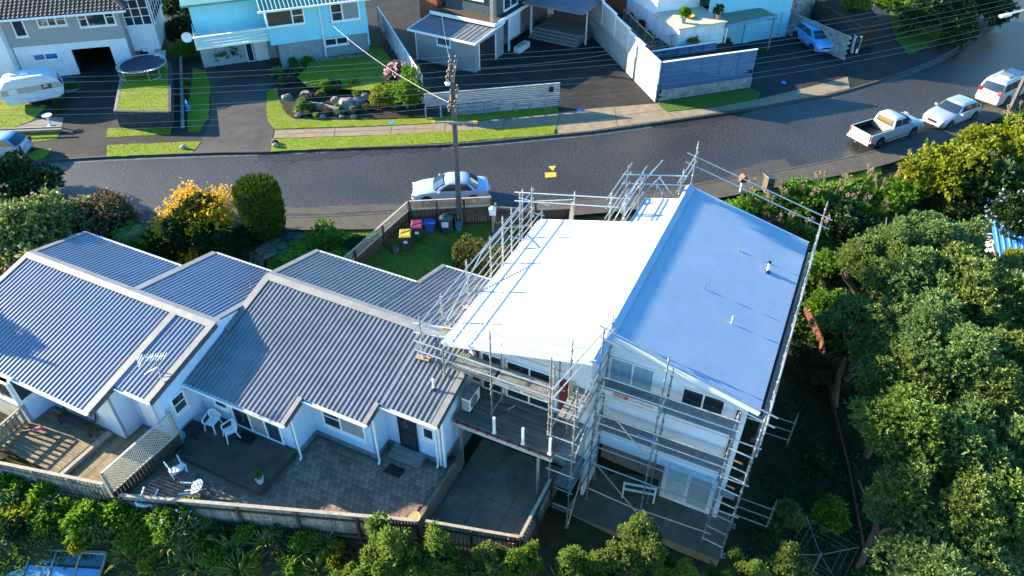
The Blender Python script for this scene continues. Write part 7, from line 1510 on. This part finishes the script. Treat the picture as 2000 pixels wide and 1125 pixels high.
# tree fern by the ridge
p, h_ = place(252, 452, 1.0); t = thing('tree_fern', 'pale tree fern frond hanging behind the roof ridge', 'fern', loc=p); V = []; Fq = []
g = np.random.default_rng(3)
for i in range(9):
    a = i*.7; d = np.array([math.cos(a), math.sin(a), 0]); s_ = np.array([-math.sin(a), math.cos(a), 0])
    for k in range(18):
        f = k/18; c_ = d*1.25*f+np.array([0, 0, .5*f-1.1*f*f]); w_ = .26*math.sin(math.pi*min(f+.12, 1)); 
        for sg in (-1, 1):
            b0 = len(V); tip = c_+s_*sg*w_+d*.06+np.array([0, 0, -.05]); V += [c_, c_+d*.05, tip, tip-d*.02]; Fq.append((b0, b0+1, b0+2, b0+3))
add_obj('fronds', mesh_np('fronds', np.array(V), np.array(Fq), lm_fern), t, (0, 0, h_)); MB().tube((0, 0, -.2), (0, 0, h_), .1, 8, .07).build('trunk', m_bark, t)
# ---- small garden plants
def smalls(lst, grp, labf, z=None, kinds=None, cat='plant'):
    for i, (x, y, r) in enumerate(lst):
        p = W(x, y, z) if z is not None else hit(x, y)
        zf = z if z is not None else ground(p.x, p.y)
        t_ = (p.y*CT-(p.z-HC)*ST); s = r*t_/FPX; t = thing('garden_plant', labf(i), cat, loc=(p.x, p.y, zf), group=grp, ang=i*1.3); add_obj('foliage', SML[(kinds[i % len(kinds)]) if kinds else i % 5], t, (0, 0, s*.45), 0, (s, s, s))
vg = [(15,965,22),(50,975,20),(90,985,22),(25,1000,22),(70,1010,24),(110,1005,20),(140,1000,18),(45,1030,22),(95,1035,20),(10,1030,18),(130,1030,16),(165,1015,18),(180,1035,26),(205,1045,22),(160,1060,16),(215,1005,14),(235,1020,24),(270,1040,22),(300,1050,18),(345,1030,26),(370,1045,26)]
vg += [(440,1050,16),(490,1040,14)]; vg = [(x, y, r*1.5) for x, y, r in vg]; vg.sort(); smalls(vg, 'garden plants below the deck', lambda i: 'leafy low plant in the lower left garden, %s from the left edge' % ORD[i], None, (0, 0, 2, 1, 0, 3))
mx_ = [(260,1065,20),(320,1045,18),(365,1085,20),(425,1100,20),(500,1100,18),(545,1050,18),(600,1055,20),(655,1085,20),(540,1085,18),(300,1095,18),(410,1070,14),(580,1115,20),(670,1110,18)]
mx_ = sorted((x, y, r*1.3) for x, y, r in mx_); smalls(mx_, 'mixed plants among the flax', lambda i: 'bushy plant among the flax below the fence, %s from the left' % ORD[i], None, (0, 3, 4, 2, 0))
rk = [(575,130,13),(590,142,10),(562,165,12),(600,200,12),(590,215,16),(612,215,10),(640,178,14),(655,178,16),(625,190,9),(700,190,10),(690,172,12),(565,118,12),(600,128,12),(660,220,12),(640,222,9),(690,222,10),(715,215,9),(545,150,14),(550,165,10),(617,228,7),(600,228,7)]
rk.sort(); smalls(rk, 'rock garden plants', lambda i: 'small rock garden plant below the bright lawn, %s from the left' % ORD[i], G0+.05, (2, 0, 4, 1, 2, 3))
bk_ = [(1250,55,12),(1262,75,10),(1235,40,12),(1390,78,8),(1370,80,7)]
smalls(bk_, 'plants in the raised garden', lambda i: 'dark small plant in the raised garden, %s' % ['behind the railing corner', 'at the railing corner', 'farthest along the railing', 'at the right end', 'near the right end'][i], 1.5, (1, 0))
st_ = [(365,180,9),(362,165,9),(120,215,12),(140,180,14),(115,195,12),(1660,545,24),(1590,570,20),(1690,700,26),(1610,880,22),(1640,980,26),(1560,980,22),(1500,1010,18),(1720,1090,20),(1745,1125,22)]
smalls(st_[:5], 'small shrubs by the drives', lambda i: ['round grey shrub on the narrow strip, nearer', 'round grey shrub on the narrow strip, farther', 'low dark shrub beside the caravan nose', 'low dark shrub against the garage wall', 'low dark shrub between caravan and garage'][i], G0, (2, 0, 1))
for i, (x, y, r) in enumerate(st_[5:]):
    p = W(x, y, -3.2); g_ = ground(p.x, p.y); s = r*.02; t = thing('bank_plant', 'shaded leafy plant on the dark bank, %s from the top' % ORD[i], 'plant', loc=(p.x, p.y, g_), group='plants on the dark bank', ang=i); add_obj('foliage', SML[(1, 0, 2)[i % 3]], t, (0, 0, s*.5), 0, (s*1.6, s*1.6, s*1.3)); add_obj('leaves', AGA[i % 2], t, (.4, .2, 0))
# daisy bush at lower left
p = hit(352, 1035); t = thing('daisy_bush', 'green bush with pale blue flowers below the patio fence', 'shrub', loc=p); add_obj('foliage', FRE[0], t, (0, 0, .6), 0, (.85, .85, .7)); add_obj('blossom', petals((.85, .85, .6), 50, .07, lm_wflow, 22), t, (0, 0, .6))
# bare shrub
p = W(745, 100, G0); t = thing('bare_shrub', 'bare twiggy shrub leaning on the white paling fence', 'shrub', loc=p); m = MB(); g = random.Random(4)
for i in range(40):
    a = g.uniform(0, 6.28); q0_ = Vector((g.uniform(-.15, .15), g.uniform(-.15, .15), 0)); q1_ = q0_+Vector((math.cos(a)*.4, math.sin(a)*.6, g.uniform(.9, 1.6))); m.tube(q0_, q1_, .018, 4, .01, cap=False); m.tube(q1_, q1_+Vector((math.cos(a+.5)*.3, math.sin(a+.5)*.3, .5)), .01, 4, .004, cap=False)
m.build('twigs', M('pale_twig', (.22, .17, .13), .9), t)['kind'] = 'stuff'; add_obj('dry_leaves', petals((.5, .6, 1.2), 60, .08, lm_camr, 9), t, (0, 0, .7))
# rocks of the rock garden
m_rock = M('garden_rock', (.24, .22, .2), .9, (.12, .11, .1), ns=3, bump=.6, bs=12)
rocks = [(598,188,.55),(676,205,.75),(615,205,.35),(640,212,.35),(655,195,.35),(700,200,.6),(713,190,.5),(583,225,.3),(630,228,.25),(690,228,.25),(560,190,.4),(667,228,.22)]
rocks.sort()
for i, (x, y, r) in enumerate(rocks):
    me = bpy.data.meshes.new('rock'); bm = bmesh.new(); bmesh.ops.create_icosphere(bm, subdivisions=2, radius=1)
    g = random.Random(i)
    for v in bm.verts: v.co *= g.uniform(.82, 1.15); v.co.z *= .75
    bm.to_mesh(me); bm.free(); me.materials.append(m_rock); o = add_obj('rock', me, None, W(x, y, G0+r*.3), i, (r, r*.8, r*.9)); tag(o, 'grey boulder in the rock garden, %s from the left' % ORD[i], 'rock', 'boulders of the rock garden')
LB = thing('timber_edging', 'low timber board edging in the middle of the rock garden', 'edging', W(640, 205, G0))
e0, e1, e2 = W(608, 204, .5), W(630, 207, .5), W(662, 216, .5)
for a, b in ((e0, e1), (e1, e2)): MB().bar(a, b, .06, .4).build('board', m_timg, LB)
for a in (e0, e1, e2): MB().bar(a+Vector((0, -.06, -.4)), a+Vector((0, -.06, .25)), .1, .1).build('post', m_timg, LB)
# potted plants' leaves
for t, p_, s_ in POTS: o = add_obj('foliage', SML[0 if s_ > .21 else 1], t, (p_[0], p_[1], 0), 0, (.45, .45, .6)); o.location = Vector((p_[0], p_[1], 3.16+.6))-BASE[t.name]
t = thing('potted_plant', 'white pot with green and white leaves on the dark platform edge', 'plant', (-16.75, 11.85, -1.28), PH); MB().lathe((-16.75, 11.85, -1.28), [(.12, 0), (.17, .26), (.18, .26), (.14, .25)], 12).build('pot', m_plate, t); o = add_obj('foliage', SML[2], t, (0, 0, .38), 0, (.2, .2, .25))
# offscreen trees up-sun of the left house: their shade falls on its eave
for i, (u, v, s, h_) in enumerate(((-40.5, 10.3, 1.2, 4.2), (-52, 20, 2.2, 3.0))):
    p = u2w(u, v); tree('garden_tree', ['dark garden tree beyond the left edge beside the deck', 'garden tree farther beyond the left edge'][i], 'tree', (p.x, p.y, ground(p.x, p.y)), DRK[i], i, s, h_+1.5)
# ---- neighbour's roof seen through the grove
NR = thing('neighbour_house', 'blue metal roofed house half hidden behind the right-hand trees', 'house', loc=(W(1990, 500, -.5).x+2.5, W(1990, 500, -.5).y+1.0, -4.0), ang=-.25)
m_blr = M('blue_painted_roof', (.10, .32, .62), .5, (.08, .28, .56), ns=2)
MB().box((-3, -2.5, 0), (5, 3, 2.9)).build('wall', m_white2, NR); corr(-3.4, 5.4, -2.9, .3, lambda a, b, h: (a, b, 3.3+.28*(b+2.9)+h), [(0, 0), (.15, 0), (.17, .03), (.23, .03), (.25, 0)], .3).build('roof', m_blr, NR); corr(-3.4, 5.4, 3.5, .3, lambda a, b, h: (a, b, 4.2-.28*(b-.3)+h), [(0, 0), (.15, 0), (.17, .03), (.23, .03), (.25, 0)], .3).build('roof', m_blr, NR)
window(NR, (-2, -2.5), (1, 0), (0, -1), 1.6, 1.0, 2.2, (.5,), ())
# ---- grass blades on the lawns
def inside(poly, x, y):
    n = len(poly); c_ = np.zeros(len(x), bool); j = n-1
    for i in range(n):
        xi, yi, xj, yj = poly[i][0], poly[i][1], poly[j][0], poly[j][1]; k = ((yi > y) != (yj > y)) & (x < (xj-xi)*(y-yi)/(yj-yi+1e-12)+xi); c_ ^= k; j = i
    return c_
lm_grs = LM('grass_blade', C((.10, .16, .012), (.16, .22, .016), (.21, .26, .022)), .35); lm_grs2 = LM('shade_grass_blade', C((.04, .1, .012), (.08, .16, .02)), .35)
for li, (pts, z, dz) in enumerate(LAWNS):
    xs = [p[0] for p in pts]; ys = [p[1] for p in pts]; near = min(ys) < 40; A_ = (max(xs)-min(xs))*(max(ys)-min(ys)); n = int(A_*(220 if near else 90)); x = rng.uniform(min(xs), max(xs), n); y = rng.uniform(min(ys), max(ys), n); k = inside(pts, x, y); x, y = x[k], y[k]
    if len(x) == 0: continue
    zz = np.array([ground(a, b) for a, b in zip(x, y)]) if z is None else np.full(len(x), z); pos = np.stack([x, y, zz+dz-.01], 1); d_ = unit(rng.normal(size=(len(x), 3))*.5+np.array([0, 0, 1.0])); vv, ff = leaves(pos, d_, rng.uniform(.04, .09, len(x)), np.full(len(x), .022 if near else .03))
    o = add_obj('grass', mesh_np('grass', vv, ff, lm_grs)); o['kind'] = 'stuff'
# weeds and low cover on the bank and the garden
def cover(n, uvbox, zoff, ln, wd, mat, name, label):
    u = rng.uniform(uvbox[0], uvbox[1], n); v = rng.uniform(uvbox[2], uvbox[3], n); P_ = np.array([u2w(a, b) for a, b in zip(u, v)]); keep = np.array([not ((-33 < a < -9.5 and 8.2 < b < 22.6) or (-11 < a < 1.3 and 13 < b < 31.5) or (-9.6 < a < -6.2 and b > 13)) for a, b in zip(u, v)]); P_ = P_[keep]; P_ = P_[[ye(p[0])-p[1] > .5 for p in P_]]
    P_[:, 2] = [ground(p[0], p[1]) for p in P_]; d_ = unit(rng.normal(size=P_.shape)*.5+np.array([0, 0, .8])); P_ = P_[[not (-21.2 < q_[0] < -9.6 and q_[1] > 8.6+.365*(q_[0]+20.75)) for q_ in [fr(p, PH) for p in P_]]]; d_ = d_[:len(P_)]; vv, ff = sprigs(P_, d_, 7, ln, wd, 1.1); o = add_obj(name, mesh_np(name, vv, ff, mat)); o['kind'] = 'stuff'; o['label'] = label
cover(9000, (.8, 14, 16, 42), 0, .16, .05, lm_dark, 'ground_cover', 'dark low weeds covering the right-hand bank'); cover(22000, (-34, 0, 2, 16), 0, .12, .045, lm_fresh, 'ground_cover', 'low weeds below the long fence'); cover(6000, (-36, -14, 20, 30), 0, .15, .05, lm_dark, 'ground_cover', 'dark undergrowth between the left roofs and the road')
cover(9000, (-5, 14, 32, 44), 0, .26, .05, lm_aga, 'ground_cover', 'green undergrowth on the street bank')
